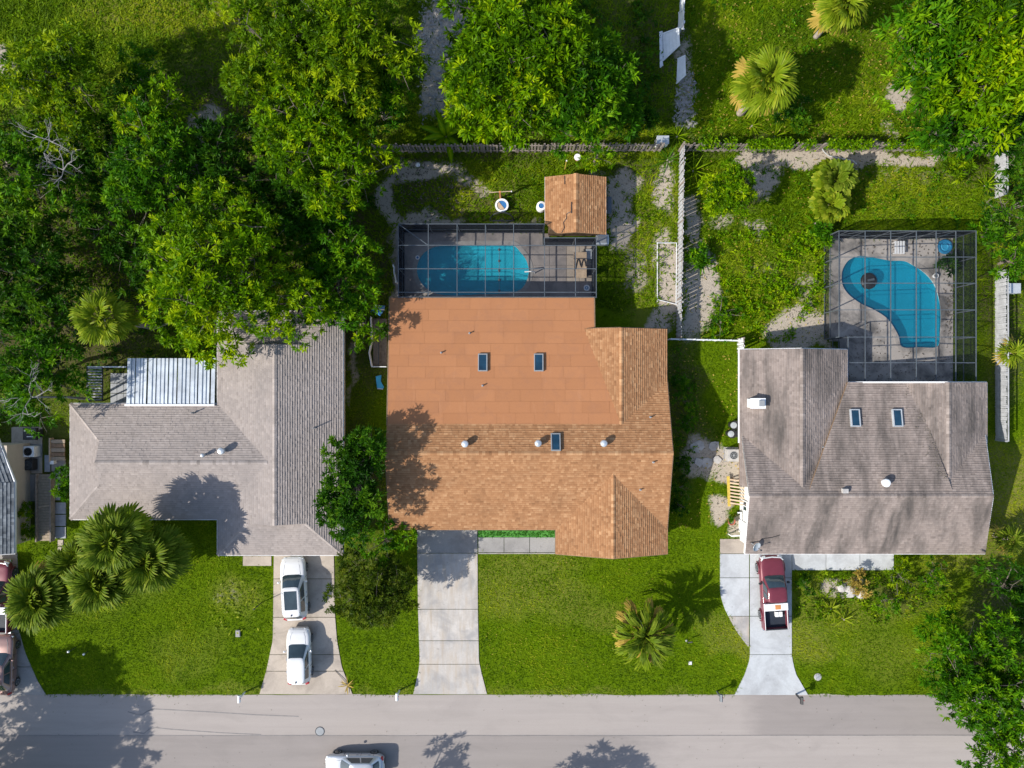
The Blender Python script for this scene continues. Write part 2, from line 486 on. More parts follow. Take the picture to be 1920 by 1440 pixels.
class MB:
    """collects shapes and links them as one mesh object"""

    def __init__(s):
        s.v, s.f, s.var = [], [], []

    def add(s, vs, fs, var=0.5):
        o = len(s.v)
        s.v += [tuple(p) for p in vs]
        s.f += [tuple(i + o for i in f) for f in fs]
        s.var += [var] * len(vs)
        return s

    def box(s, c, size, rz=0.0, rx=0.0, ry=0.0):
        hx, hy, hz = size[0] / 2, size[1] / 2, size[2] / 2
        M = Matrix.Translation(Vector(c)) @ Matrix.Rotation(rz, 4, 'Z') @ Matrix.Rotation(ry, 4, 'Y') @ Matrix.Rotation(rx, 4, 'X')
        vs = [M @ Vector((x, y, z)) for z in (-hz, hz) for y in (-hy, hy) for x in (-hx, hx)]
        return s.add(vs, [(0, 2, 3, 1), (4, 5, 7, 6), (0, 1, 5, 4), (1, 3, 7, 5), (3, 2, 6, 7), (2, 0, 4, 6)])

    def bar(s, p, q, w, h=None):
        """square bar from p to q"""
        p, q = Vector(p), Vector(q)
        h = h or w
        d = (q - p).normalized()
        up = Vector((0, 0, 1)) if abs(d.z) < 0.95 else Vector((0, 1, 0))
        a = d.cross(up).normalized() * w / 2
        b = a.cross(d).normalized() * h / 2
        vs = [e + sa * a + sb * b for e in (p, q) for sa, sb in ((-1, -1), (1, -1), (1, 1), (-1, 1))]
        return s.add(vs, [(3, 2, 1, 0), (4, 5, 6, 7), (0, 1, 5, 4), (1, 2, 6, 5), (2, 3, 7, 6), (3, 0, 4, 7)])

    def tube(s, pts, radii, n=7, caps=True):
        pts = [Vector(p) for p in pts]
        if isinstance(radii, (int, float)):
            radii = [radii] * len(pts)
        vs, fs = [], []
        for i, p in enumerate(pts):
            d = (pts[min(i + 1, len(pts) - 1)] - pts[max(i - 1, 0)]).normalized()
            up = Vector((0, 0, 1)) if abs(d.z) < 0.9 else Vector((1, 0, 0))
            a = d.cross(up).normalized()
            b = d.cross(a).normalized()
            for j in range(n):
                t = 2 * math.pi * j / n
                vs.append(p + (a * math.cos(t) + b * math.sin(t)) * radii[i])
        for i in range(len(pts) - 1):
            for j in range(n):
                k = (j + 1) % n
                fs.append((i * n + j, i * n + k, (i + 1) * n + k, (i + 1) * n + j))
        if caps:
            fs.append(tuple(reversed(range(n))))
            fs.append(tuple((len(pts) - 1) * n + j for j in range(n)))
        return s.add(vs, fs)

    def lathe(s, prof, c=(0, 0, 0), n=20, axis='Z'):
        """prof: list of (r, h) from bottom to top"""
        vs, fs = [], []
        c = Vector(c)
        for r, h in prof:
            for j in range(n):
                t = 2 * math.pi * j / n
                if axis == 'Z':
                    q = Vector((r * math.cos(t), r * math.sin(t), h))
                elif axis == 'X':
                    q = Vector((h, r * math.cos(t), r * math.sin(t)))
                else:
                    q = Vector((r * math.sin(t), h, r * math.cos(t)))
                vs.append(c + q)
        m = len(prof)
        for i in range(m - 1):
            for j in range(n):
                k = (j + 1) % n
                fs.append((i * n + j, i * n + k, (i + 1) * n + k, (i + 1) * n + j))
        fs.append(tuple(reversed(range(n))))
        fs.append(tuple((m - 1) * n + j for j in range(n)))
        return s.add(vs, fs)

    def prism(s, poly, z0, z1):
        n = len(poly)
        ar = sum(poly[i][0] * poly[(i + 1) % n][1] - poly[(i + 1) % n][0] * poly[i][1] for i in range(n))
        if ar < 0:
            poly = list(reversed(poly))
        vs = [(p[0], p[1], z0) for p in poly] + [(p[0], p[1], z1) for p in poly]
        fs = [tuple(reversed(range(n))), tuple(range(n, 2 * n))]
        for i in range(n):
            j = (i + 1) % n
            fs.append((i, j, n + j, n + i))
        return s.add(vs, fs)

    def build(s, name, mat, parent=None, loc=None, rot=None, smooth=False, bevel=0.0, base=None, subsurf=0):
        if base is None and parent is not None and loc is None:
            base = parent.get('_base')
        off = Vector(base) if base is not None else Vector((0, 0, 0))
        me = bpy.data.meshes.new(name)
        me.from_pydata([(p[0] - off.x, p[1] - off.y, p[2] - off.z) for p in s.v], [], s.f)
        me.update()
        a = me.attributes.new('var', 'FLOAT', 'POINT')
        a.data.foreach_set('value', np.asarray(s.var, np.float32))
        if smooth:
            me.polygons.foreach_set('use_smooth', np.ones(len(me.polygons), bool))
        me.materials.append(MATS[mat])
        o = link_mesh(name, me, parent, loc, rot)
        if bevel:
            b = o.modifiers.new('bevel', 'BEVEL')
            b.width = bevel
            b.segments = 2
            b.limit_method = 'ANGLE'
        if subsurf:
            b = o.modifiers.new('subsurf', 'SUBSURF')
            b.levels = b.render_levels = subsurf
        return o


def tag(o, label=None, cat=None, group=None, kind=None):
    if label:
        o['label'] = label
    if cat:
        o['category'] = cat
    if group:
        o['group'] = group
    if kind:
        o['kind'] = kind
    return o


def thing(name, loc, label, cat, group=None, rz=0.0, kind=None):
    o = bpy.data.objects.new(name, None)
    o.empty_display_size = 0.3
    COL.objects.link(o)
    o.location = loc
    o.rotation_euler = (0, 0, rz)
    tag(o, label, cat, group, kind)
    if rz == 0.0:
        o['_base'] = tuple(loc)
    return o


def copy_tree(o, parent=None):
    c = o.copy()
    COL.objects.link(c)
    if parent is not None:
        c.parent = parent
    for ch in list(o.children):
        copy_tree(ch, c)
    return c


def clip_half(poly, axis, val, keep_greater):
    out = []
    n = len(poly)
    for i in range(n):
        a, b = poly[i], poly[(i + 1) % n]
        da, db = a[axis] - val, b[axis] - val
        if not keep_greater:
            da, db = -da, -db
        if da >= 0:
            out.append(a)
        if (da > 0 and db < 0) or (da < 0 and db > 0):
            t = da / (da - db)
            out.append((a[0] + (b[0] - a[0]) * t, a[1] + (b[1] - a[1]) * t))
    return out


def shingle_plane(mb, poly, course=0.17, lift=0.036, tab=(0.14, 0.30), seed=0, contrast=1.0):
    """cover a planar sloping polygon with overlapping tabs, each with its own edge and thickness"""
    rnd = random.Random(seed)
    P = [Vector(p) for p in poly]
    n = Vector((0, 0, 0))
    for i in range(len(P)):
        n += P[i].cross(P[(i + 1) % len(P)])
    n.normalize()
    if n.z < 0:
        n = -n
    up = Vector((0, 0, 1)) - n * n.z
    up.normalize()
    u = up.cross(n)
    o = P[0]
    q = [((p - o).dot(u), (p - o).dot(up)) for p in P]
    v0, v1 = min(a[1] for a in q), max(a[1] for a in q)
    k = 0
    v = v0
    while v < v1 - 1e-4:
        strip = clip_half(clip_half(q, 1, v, True), 1, v + course, False)
        if len(strip) >= 3:
            ua, ub = min(a[0] for a in strip), max(a[0] for a in strip)
            x = ua - rnd.random() * tab[0]
            while x < ub:
                w = rnd.uniform(*tab)
                cell = clip_half(clip_half(strip, 0, x, True), 0, x + w, False)
                x += w
                cl = []
                for c in cell:
                    if not cl or (abs(c[0] - cl[-1][0]) + abs(c[1] - cl[-1][1])) > 1e-5:
                        cl.append(c)
                if len(cl) > 1 and (abs(cl[0][0] - cl[-1][0]) + abs(cl[0][1] - cl[-1][1])) < 1e-5:
                    cl.pop()
                if len(cl) < 3:
                    continue
                lf = lift * rnd.uniform(0.7, 1.35)
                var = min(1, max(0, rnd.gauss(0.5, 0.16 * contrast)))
                vs = []
                for a in cl:
                    h = 0.004 + lf * (1 - (a[1] - v) / course)
                    vs.append(o + u * a[0] + up * a[1] + n * h)
                m = len(cl)
                fs = [tuple(range(m))]
                for i in range(m):
                    j = (i + 1) % m
                    if cl[i][1] < v + 0.01 and cl[j][1] < v + 0.01:
                        b0 = o + u * cl[i][0] + up * cl[i][1] - n * 0.01
                        b1 = o + u * cl[j][0] + up * cl[j][1] - n * 0.01
                        vs += [b0, b1]
                        fs.append((i, len(vs) - 2, len(vs) - 1, j))
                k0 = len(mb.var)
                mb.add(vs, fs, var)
                for qi, a in enumerate(cl):          # painted shade line: tab colour darkens toward the head to draw the courses
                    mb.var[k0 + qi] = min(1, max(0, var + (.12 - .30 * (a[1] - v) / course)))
        v += course
        k += 1


def fan_plane(mb, poly, drop=0.12):
    """solid deck under a roof plane"""
    P = [Vector(p) for p in poly]
    n = len(P)
    vs = [p - Vector((0, 0, 0.012)) for p in P] + [p - Vector((0, 0, drop)) for p in P]
    fs = [tuple(range(n)), tuple(reversed(range(n, 2 * n)))]
    for i in range(n):
        j = (i + 1) % n
        fs.append((i, n + i, n + j, j))
    mb.add(vs, fs)


def ridge_caps(mb, a, b, w=0.3, step=0.22, seed=1):
    """short bent caps laid along a ridge or hip"""
    a, b = Vector(a), Vector(b)
    d = b - a
    L = d.length
    d.normalize()
    s = d.cross(Vector((0, 0, 1))).normalized()
    rnd = random.Random(seed)
    k = int(L / step)
    for i in range(k):
        p = a + d * (L * i / k)
        q = a + d * (L * (i + 1.15) / k)
        z0, z1 = 0.05, 0.035
        vs = [p - s * w / 2 + Vector((0, 0, z0 - w * .16)), p + Vector((0, 0, z0 + .015)), p + s * w / 2 + Vector((0, 0, z0 - w * .16)),
              q - s * w / 2 + Vector((0, 0, z1 - w * .16)), q + Vector((0, 0, z1 + .01)), q + s * w / 2 + Vector((0, 0, z1 - w * .16))]
        mb.add(vs, [(0, 1, 4, 3), (1, 2, 5, 4)], min(1, max(0, rnd.gauss(0.6, .2))))


# ------------------------------------------------------------------ sheet masks used by ground and grass
def blob(gx, gy, cx, cy, rx, ry):
    d = ((gx - cx) / rx) ** 2 + ((gy - cy) / ry) ** 2
    return np.clip(1.35 - d, 0, 1)


SAND = [(745, 370, 20, 50, .8), (800, 405, 60, 14, .9), (870, 330, 26, 18, .5), (1195, 520, 22, 40, .45), (1150, 410, 20, 30, .6), (1400, 300, 40, 20, .9), (1650, 240, 14, 22, .5), (1345, 420, 22, 26, .45), (1500, 560, 20, 60, .4), (1420, 420, 30, 18, .5), (1700, 105, 16, 40, .5), (1290, 480, 10, 60, .7), (1520, 660, 40, 12, .6), (850, 20, 40, 40, .9), (815, 60, 38, 80, 1), (825, 170, 30, 60, .9), (805, 318, 65, 22, 1), (770, 440, 50, 45, .7), (740, 520, 22, 80, .5), (1175, 375, 36, 48, .85), (1165, 450, 34, 42, 1),
        (1250, 350, 20, 60, .8), (1248, 530, 24, 95, .8), (1305, 545, 30, 85, 1.0), (1300, 410, 18, 60, .8), (1570, 298, 200, 17, 1.1), (1425, 325, 32, 34, .8),
        (1500, 622, 46, 36, 1), (1318, 850, 42, 38, 1), (1365, 880, 30, 26, 1), (1690, 165, 26, 36, .8), (1345, 945, 16, 26, .8), (1590, 1104, 34, 16, .6), (15, 110, 34, 44, .7),
        (385, 230, 30, 50, .55), (1272, 160, 26, 90, .55), (960, 408, 60, 10, .5), (1380, 985, 20, 30, .55), (30, 300, 26, 20, .5), (1235, 620, 14, 40, .6),
        (1430, 510, 40, 30, .25), (1700, 340, 140, 30, .2), (430, 1130, 40, 30, .2), (580, 90, 26, 30, .7), (1120, 330, 30, 20, .4), (655, 700, 10, 80, .45)]
DRY = [(640, 1297, 900, 7, .45), (1100, 1150, 70, 30, .4), (350, 1220, 80, 40, .25), (1680, 1220, 100, 50, .3), (1210, 480, 40, 130, .7), (900, 320, 120, 26, .35), (1400, 480, 60, 60, .4), (1650, 130, 70, 90, .5), (1350, 60, 60, 60, .3), (320, 30, 190, 60, .8), (1890, 930, 90, 110, 1), (1250, 430, 60, 120, .6), (450, 1130, 60, 40, .5), (990, 1110, 120, 45, .5), (1560, 80, 140, 60, .25), (1500, 560, 60, 130, .5),
       (1820, 1040, 90, 40, .7), (1600, 1130, 130, 50, .5), (1700, 370, 150, 60, .35), (1380, 1200, 40, 30, .6), (1520, 1190, 50, 40, .6), (860, 350, 80, 50, .5), (1000, 1060, 90, 24, .5),
       (1460, 940, 60, 60, .3), (1340, 1180, 40, 40, .5)]
SOIL = [(1375, 352, 52, 46, 1), (120, 480, 260, 330, 1), (450, 330, 260, 260, 1), (620, 470, 130, 260, 1), (640, 120, 160, 160, 1), (1010, 140, 200, 170, .9), (1180, 110, 110, 150, .7), (1840, 180, 150, 200, .9),
        (1880, 520, 50, 260, .8), (690, 640, 40, 140, .7), (680, 900, 60, 120, 1), (690, 1090, 70, 75, .6), (860, 370, 130, 50, .75), (1290, 760, 30, 160, .7), (80, 860, 90, 130, .6),
        (1700, 1100, 90, 40, .5), (1880, 1180, 70, 180, .8), (1850, 1300, 110, 90, .6), (200, 1080, 130, 70, .25), (800, 340, 70, 70, .9), (900, 385, 90, 34, .7), (1190, 330, 60, 40, .8), (1190, 480, 50, 100, .5), (1230, 90, 60, 90, .8), (1310, 260, 60, 20, .6), (1000, 280, 280, 14, .9), (1530, 272, 230, 12, .9)]


def vnoise(x, y, s, seed):
    g = np.random.default_rng(seed).random((257, 257))
    u, w = (x / s) % 256, (y / s) % 256
    i, j = u.astype(int), w.astype(int)
    fu, fw = u - i, w - j
    fu, fw = fu * fu * (3 - 2 * fu), fw * fw * (3 - 2 * fw)
    return (g[i, j] * (1 - fu) + g[i + 1, j] * fu) * (1 - fw) + (g[i, j + 1] * (1 - fu) + g[i + 1, j + 1] * fu) * fw


def masks(X, Y):
    gx, gy = 960 + X * PPM, 720 - Y * PPM
    for s, a, sd in ((90, 44, 1), (36, 26, 2), (14, 14, 3)):
        wx, wy = vnoise(gx + 900, gy + 900, s, sd), vnoise(gx + 900, gy + 900, s, sd + 10)
        gx, gy = gx + (wx - .5) * a, gy + (wy - .5) * a
    out = []
    for L in (SAND, DRY, SOIL):
        m = np.zeros_like(gx)
        for cx, cy, rx, ry, a in L:
            m = np.maximum(m, blob(gx, gy, cx, cy, rx, ry) * a)
        out.append(m)
    return out


def inpoly(x, y, poly):
    """vectorised point in polygon"""
    c = np.zeros(np.shape(x), bool)
    n = len(poly)
    for i in range(n):
        x1, y1 = poly[i][0], poly[i][1]
        x2, y2 = poly[(i + 1) % n][0], poly[(i + 1) % n][1]
        if y1 == y2:
            continue
        t = ((y1 > y) != (y2 > y)) & (x < (x2 - x1) * (y - y1) / (y2 - y1) + x1)
        c ^= t
    return c


def smooth_closed(pts, sub=6):
    n = len(pts)
    out = []
    for i in range(n):
        p0, p1, p2, p3 = (Vector((*pts[(i + k - 1) % n][:2], 0)) for k in range(4))
        for j in range(sub):
            t = j / sub
            q = 0.5 * ((2 * p1) + (p2 - p0) * t + (2 * p0 - 5 * p1 + 4 * p2 - p3) * t * t + (3 * p1 - p0 - 3 * p2 + p3) * t ** 3)
            out.append((q.x, q.y))
    return out


def px(pts, z=0.0):
    return [tuple(W(x, y, z))[:2] for x, y in pts]


def rect(x0, y0, x1, y1):
    return [(x0, y0), (x1, y0), (x1, y1), (x0, y1)]


POOL_B = smooth_closed(px([(781, 507), (788, 482), (806, 466), (832, 460), (880, 459), (930, 459), (962, 460), (976, 472), (988, 489), (992, 509), (987, 530), (974, 545), (950, 551), (900, 553), (845, 555), (812, 549), (790, 532)]))
POOL_C = smooth_closed(px([(1591, 487), (1607, 480), (1624, 480), (1647, 484), (1669, 488), (1695, 489), (1712, 497), (1733, 511), (1751, 532), (1761, 561), (1764, 588), (1763, 621), (1758, 650),
                           (1722, 652), (1690, 651), (1682, 628), (1664, 600), (1640, 583), (1613, 570), (1590, 553), (1578, 534), (1577, 512), (1582, 498)]))

# ------------------------------------------------------------------ ground, road, driveways
def build_ground():
    gx = np.arange(-47, 47.01, 0.3)
    gy = np.arange(-36, 36.01, 0.3)
    X, Y = np.meshgrid(gx, gy)
    nx, ny = len(gx), len(gy)
    sand, dry, soil = masks(X, Y)
    V = np.stack([X.ravel(), Y.ravel(), np.zeros(X.size)], 1)
    i = np.arange(nx * ny).reshape(ny, nx)
    F = np.stack([i[:-1, :-1], i[:-1, 1:], i[1:, 1:], i[1:, :-1]], -1).reshape(-1, 4)
    C = V[F].mean(1)
    hole = np.zeros(len(F), bool)
    for P in (POOL_B, POOL_C):
        for dx, dy in ((0, 0), (.25, 0), (-.25, 0), (0, .25), (0, -.25)):
            hole |= inpoly(C[:, 0] + dx, C[:, 1] + dy, P)
    F = F[~hole]
    S = 600.0
    x0, x1, y0, y1 = gx[0], gx[-1], gy[0], gy[-1]
    k = len(V)
    V = np.vstack([V, [(-S, -S, 0), (S, -S, 0), (S, S, 0), (-S, S, 0)]])
    c = [0, nx - 1, nx * ny - 1, nx * (ny - 1)]
    F = np.vstack([F, [(k, k + 1, c[1], c[0]), (k + 1, k + 2, c[2], c[1]), (k + 2, k + 3, c[3], c[2]), (k + 3, k, c[0], c[3])]])
    pad = np.zeros(4)
    me = np_mesh('ground', V, F, 'ground', {'sand': np.r_[sand.ravel(), pad], 'dry': np.r_[dry.ravel(), pad], 'soil': np.r_[soil.ravel(), pad]})
    tag(link_mesh('ground', me), kind='structure')


build_ground()

ROAD_Y0, ROAD_Y1 = W(0, 1303).y, W(0, 1460).y
SEAM = W(0, 1379).y


def wob_strip(x0, x1, ytop, ybot, z, amp, seed, n=90, zb=None):
    """long sheet with slightly uneven edges"""
    r = np.random.default_rng(seed)
    xs = np.linspace(x0, x1, n)
    a = np.interp(xs, np.linspace(x0, x1, n // 3), r.normal(0, amp, n // 3))
    V = [(x, ytop + d, z) for x, d in zip(xs, a)] + [(x, ybot, z) for x in xs]
    F = [(i + n, i + n + 1, i + 1, i) for i in range(n - 1)]
    return V, F


def road_sheet(name, y0, y1, z, dark_at, parent=None):
    """one lane as a grid; the attribute says where the newer, darker paving lies"""
    xs_ = np.concatenate([[-300, -120], np.arange(-60, 60.1, .6), [120, 300]])
    r = np.random.default_rng(int(z * 1e4))
    n = len(xs_)
    V, A = [], []
    for k, yy in enumerate((y0, (y0 * 2 + y1) / 3, (y0 + 2 * y1) / 3, y1)):
        w = np.interp(xs_, np.linspace(-60, 60, 70), r.normal(0, .035, 70)) if k in (0, 3) else 0 * xs_
        V += [(x, yy + d, z) for x, d in zip(xs_, w)]
        A += [dark_at(x) for x in xs_]
    F = [(k * n + i + n, k * n + i + n + 1, k * n + i + 1, k * n + i) for k in range(3) for i in range(n - 1)]
    return link_mesh(name, np_mesh(name, V, F, 'asphalt_light', np.array(A)), parent)


def sstep(x, a, b):
    t = min(1, max(0, (x - a) / (b - a)))
    return t * t * (3 - 2 * t)


road = tag(road_sheet('road', ROAD_Y0 + .02, ROAD_Y1, 0.012, lambda x: .05), kind='structure')
road_sheet('lane', ROAD_Y0 - .02, SEAM + .02, 0.018, lambda x: sstep(x, W(1320, 0).x, W(1500, 0).x), road)
road_sheet('lane', SEAM, ROAD_Y1, 0.020, lambda x: 1 - .85 * sstep(x, W(1050, 0).x, W(1350, 0).x), road)


def ribbon(pts, w, z):
    P = [Vector((p[0], p[1], z)) for p in pts]
    vs, fs = [], []
    for i, p in enumerate(P):
        d = (P[min(i + 1, len(P) - 1)] - P[max(i - 1, 0)]).normalized()
        s = Vector((-d.y, d.x, 0)) * w / 2
        vs += [p + s, p - s]
    for i in range(len(P) - 1):
        fs.append((2 * i, 2 * i + 1, 2 * i + 3, 2 * i + 2))
    return vs, fs


for pts in ([(240, 1334), (256, 1339), (268, 1339), (277, 1333), (288, 1329), (310, 1330), (400, 1335), (480, 1340), (560, 1343)],
            [(250, 1372), (270, 1375), (280, 1367), (292, 1364), (320, 1367), (420, 1374), (490, 1377)]):
    mb = MB()
    mb.add(*ribbon(px(pts), 0.07, 0.0245))
    mb.build('crack_seal', 'tar', road)
mb = MB()
mb.add(*ribbon([(-60, SEAM + .02), (-8, SEAM), (W(1190, 0).x, SEAM + .01), (60, SEAM + .05)], 0.05, 0.0285))
mb.build('seam_line', 'tar', road)

# lawn opposite the road continues as ground
mh = thing('manhole_cover', W(600, 1371, 0.0), 'round grey iron manhole cover set in the road surface', 'manhole cover')
mb = MB()
mb.lathe([(0.30, 0.012), (0.30, 0.034), (0.27, 0.038)], W(600, 1371), 24)
mb.build('lid', 'grey_plastic', mh)
mb = MB()
mb.lathe([(0.36, 0.012), (0.36, 0.030), (0.31, 0.030)], W(600, 1371), 24)
mb.build('rim', 'dark_metal', mh)


def edge_at(ctrl, y):
    for (x0, y0), (x1, y1) in zip(ctrl, ctrl[1:]):
        if y0 <= y <= y1:
            t = (y - y0) / (y1 - y0)
            return x0 + (x1 - x0) * t
    return ctrl[-1][0] if y > ctrl[-1][1] else ctrl[0][0]


def slab_run(parent, left, right, ys, mats, z=0.055, gap=0.5, cols=1):
    for i, (a, b) in enumerate(zip(ys, ys[1:])):
        for c in range(cols):
            L, Rr = [], []
            n = 6
            for j in range(n + 1):
                y = a + gap + (b - a - 2 * gap) * j / n
                xl, xr = edge_at(left, y), edge_at(right, y)
                w = (xr - xl) / cols
                L.append((xl + w * c + (gap if c else 0), y))
                Rr.append((xl + w * (c + 1) - (gap if c < cols - 1 else 0), y))
            mb = MB()
            mb.prism(px(L + Rr[::-1]), -0.05, z + random.uniform(-.006, .006))
            mb.build('slab', mats[min(i, len(mats) - 1)], parent)


dw = thing('driveway', W(560, 1170), 'tan concrete driveway with two white cars parked on it', 'driveway', kind='structure')
slab_run(dw, [(514, 1030), (512, 1200), (508, 1218), (500, 1256), (487, 1301)], [(626, 1030), (628, 1150), (632, 1200), (641, 1250), (661, 1301)],
         [1030, 1085, 1157, 1227, 1258, 1301.5], ['concrete_tan'])
slab_run(dw, [(456, 1040), (456, 1062)], [(509, 1040), (509, 1062)], [1042, 1061], ['concrete_tan'])
dw = thing('driveway', W(840, 1150), 'wide pale concrete driveway in front of the brown roofed house', 'driveway', kind='structure')
slab_run(dw, [(782, 990), (784, 1142), (787, 1235), (785, 1258), (775, 1301)], [(895, 990), (896, 1142), (898, 1240), (903, 1262), (913, 1301)],
         [990, 1037, 1142, 1201, 1245, 1301.5], ['concrete_grey', 'concrete_pale'])
dw = thing('driveway', W(1440, 1150), 'pale grey concrete driveway under the red pickup', 'driveway', kind='structure')
slab_run(dw, [(1406, 1030), (1406, 1235), (1396, 1265), (1377, 1303)], [(1484, 1030), (1484, 1230), (1491, 1262), (1515, 1303)], [1030, 1083, 1155, 1227, 1303], ['concrete_white'])
slab_run(dw, [(1350, 1010), (1350, 1112), (1357, 1138), (1372, 1168), (1385, 1190), (1403, 1213)], [(1404, 1010), (1404, 1214)], [1010, 1038, 1083, 1155, 1213],
         ['concrete_tan', 'concrete_white', 'concrete_white', 'concrete_pale'])
slab_run(dw, [(1485, 1030), (1485, 1069)], [(1675, 1030), (1675, 1069)], [1036, 1069], ['concrete_white'], cols=3)
dw = thing('driveway', W(20, 1200), 'grey concrete driveway at the edge of the neighbouring lot with dark red car', 'driveway', kind='structure')
slab_run(dw, [(-150, 1036), (-150, 1303)], [(33, 1036), (35, 1180), (48, 1225), (70, 1275), (87, 1303)], [1036, 1100, 1180, 1250, 1303], ['concrete_grey'])

# porch floor of the middle house
po = thing('porch', W(968, 1015), 'porch floor', 'porch', kind='structure')
tag(po, 'concrete porch floor with a green turf strip before the brown roofed house', 'porch')
slab_run(po, [(897, 1000), (897, 1037)], [(1041, 1000), (1041, 1037)], [1007, 1036], ['concrete_grey'], cols=3)
mb = MB()
mb.prism(px(rect(897, 994, 1041, 1006.5)), -0.02, 0.14)
mb.build('turf_strip', 'turf_green', po)
mb = MB()
mb.prism(px(rect(897, 1036.8, 1041, 1038)), -0.02, 0.09)
mb.build('edging', 'concrete_pale', po)

# ------------------------------------------------------------------ pools


def offset_poly(P, d):
    n = len(P)
    ar = sum(P[i][0] * P[(i + 1) % n][1] - P[(i + 1) % n][0] * P[i][1] for i in range(n))
    s = 1 if ar > 0 else -1
    out = []
    for i in range(n):
        a, b = Vector(P[i - 1]), Vector(P[(i + 1) % n])
        t = (b - a).normalized()
        out.append((P[i][0] + t.y * d * s, P[i][1] - t.x * d * s))
    return out


def ring_mesh(mb, inner, outer, z0, z1):
    n = len(inner)
    vs = [(p[0], p[1], z1) for p in inner] + [(p[0], p[1], z1) for p in outer] + [(p[0], p[1], z0) for p in inner] + [(p[0], p[1], z0) for p in outer]
    fs = []
    for i in range(n):
        j = (i + 1) % n
        fs += [(i, j, n + j, n + i), (n + i, n + j, 3 * n + j, 3 * n + i), (j, i, 2 * n + i, 2 * n + j)]
    mb.add(vs, fs)


def deck_mesh(mb, outer, hole, z, zb=-0.05):
    vs = [Vector((p[0], p[1], z)) for p in outer] + [Vector((p[0], p[1], z)) for p in hole]
    tris = tessellate_polygon([[Vector((p[0], p[1], 0)) for p in outer], [Vector((p[0], p[1], 0)) for p in hole]])
    fs = []
    for t in tris:
        a, b, c = (vs[k] for k in t)
        fs.append(tuple(t) if (b - a).cross(c - a).z > 0 else tuple(reversed(t)))
    n = len(outer)
    base = len(vs)
    vs += [Vector((p[0], p[1], zb)) for p in outer]
    for i in range(n):
        j = (i + 1) % n
        fs.append((i, base + i, base + j, j))
    mb.add(vs, fs)


def pool(P, label, centre, water, depth=1.5, steps=None):
    t = thing('swimming_pool', (*centre, 0.0), label, 'swimming pool')
    n = len(P)
    mb = MB()
    vs = [(p[0], p[1], 0.06) for p in P] + [(p[0], p[1], -depth) for p in P]
    fs = [(i, (i + 1) % n, n + (i + 1) % n, n + i) for i in range(n)]
    tris = tessellate_polygon([[Vector((p[0], p[1], 0)) for p in P]])
    fs += [tuple(n + k for k in tr) for tr in tris]
    mb.add(vs, fs)
    mb.build('basin', 'pool_plaster', t)
    mb = MB()
    mb.add([(p[0], p[1], -0.07) for p in P], [tuple(t_) for t_ in tris])
    o = mb.build('water', water, t)
    me = o.data
    for f in me.polygons:
        pass
    mb = MB()
    ring_mesh(mb, offset_poly(P, -0.03), offset_poly(P, 0.30), 0.02, 0.085)
    mb.build('coping', 'concrete_deck' if water == 'water_deep' else 'concrete_grey', t)
    if steps:
        for st, zz in steps:
            mb = MB()
            mb.prism(st, -depth + .02, zz)
            mb.build('step', 'pool_plaster', t)
    return t


deckB = thing('pool_deck', W(930, 488), 'grey pool deck', 'pool deck', kind='structure')
tag(deckB, 'stained grey concrete pool deck around the rounded rectangular pool', 'pool deck')
mb = MB()
deck_mesh(mb, px([(742, 434), (1020, 434), (1020, 450), (1112, 450), (1112, 562), (742, 562)]), offset_poly(POOL_B, 0.0), 0.06)
mb.build('deck_surface', 'concrete_stained', deckB)
for ci, (xa, xb) in enumerate(((1000, 1030), (1030, 1062), (1062, 1086), (1086, 1110))):
    for ya, yb in ((438, 462), (462, 498), (498, 530), (530, 556)):
        if ci >= 0 and not (ya < 450 and xa > 1010):
            mb = MB()
            mb.prism(px(rect(xa + .4, ya + .4, xb - .4, yb - .4)), 0.05, 0.085 + random.uniform(0, .008))
            mb.build('slab', 'concrete_stained' if ci < 2 or ya > 520 else 'concrete_tan', deckB)


def step_poly(x):
    pts = [p for p in POOL_B if p[0] > x]
    ys = [p[1] for p in POOL_B]
    # cut the pool outline at x
    q = clip_half(offset_poly(POOL_B, -0.02), 0, x, True)
    return q


pool(POOL_B, 'rounded rectangular blue pool with curved entry steps under a screen cage', W(885, 507)[:2], 'water_pool', 0.95,
     [(step_poly(W(958, 0).x), -0.72), (step_poly(W(966, 0).x), -0.54), (step_poly(W(974, 0).x), -0.36), (step_poly(W(981, 0).x), -0.2)])
deckC = thing('pool_deck', W(1690, 580), 'pale pool deck', 'pool deck', kind='structure')
tag(deckC, 'pale beige pool deck with dark leaf stains around the kidney shaped pool', 'pool deck')
mb = MB()
deck_mesh(mb, px([(1554, 446), (1786, 446), (1786, 716), (1574, 716), (1574, 640), (1554, 640)]), offset_poly(POOL_C, 0.0), 0.06)
mb.build('deck_surface', 'concrete_deck', deckC)
pool(POOL_C, 'kidney shaped deep blue pool under a large screen cage', W(1690, 570)[:2], 'water_deep', 0.85)

# ------------------------------------------------------------------ house helpers


def wall_block(parent, poly, z1, mat, z0=0.0, name='wall'):
    mb = MB()
    mb.prism(poly, z0, z1)
    return mb.build(name, mat, parent)


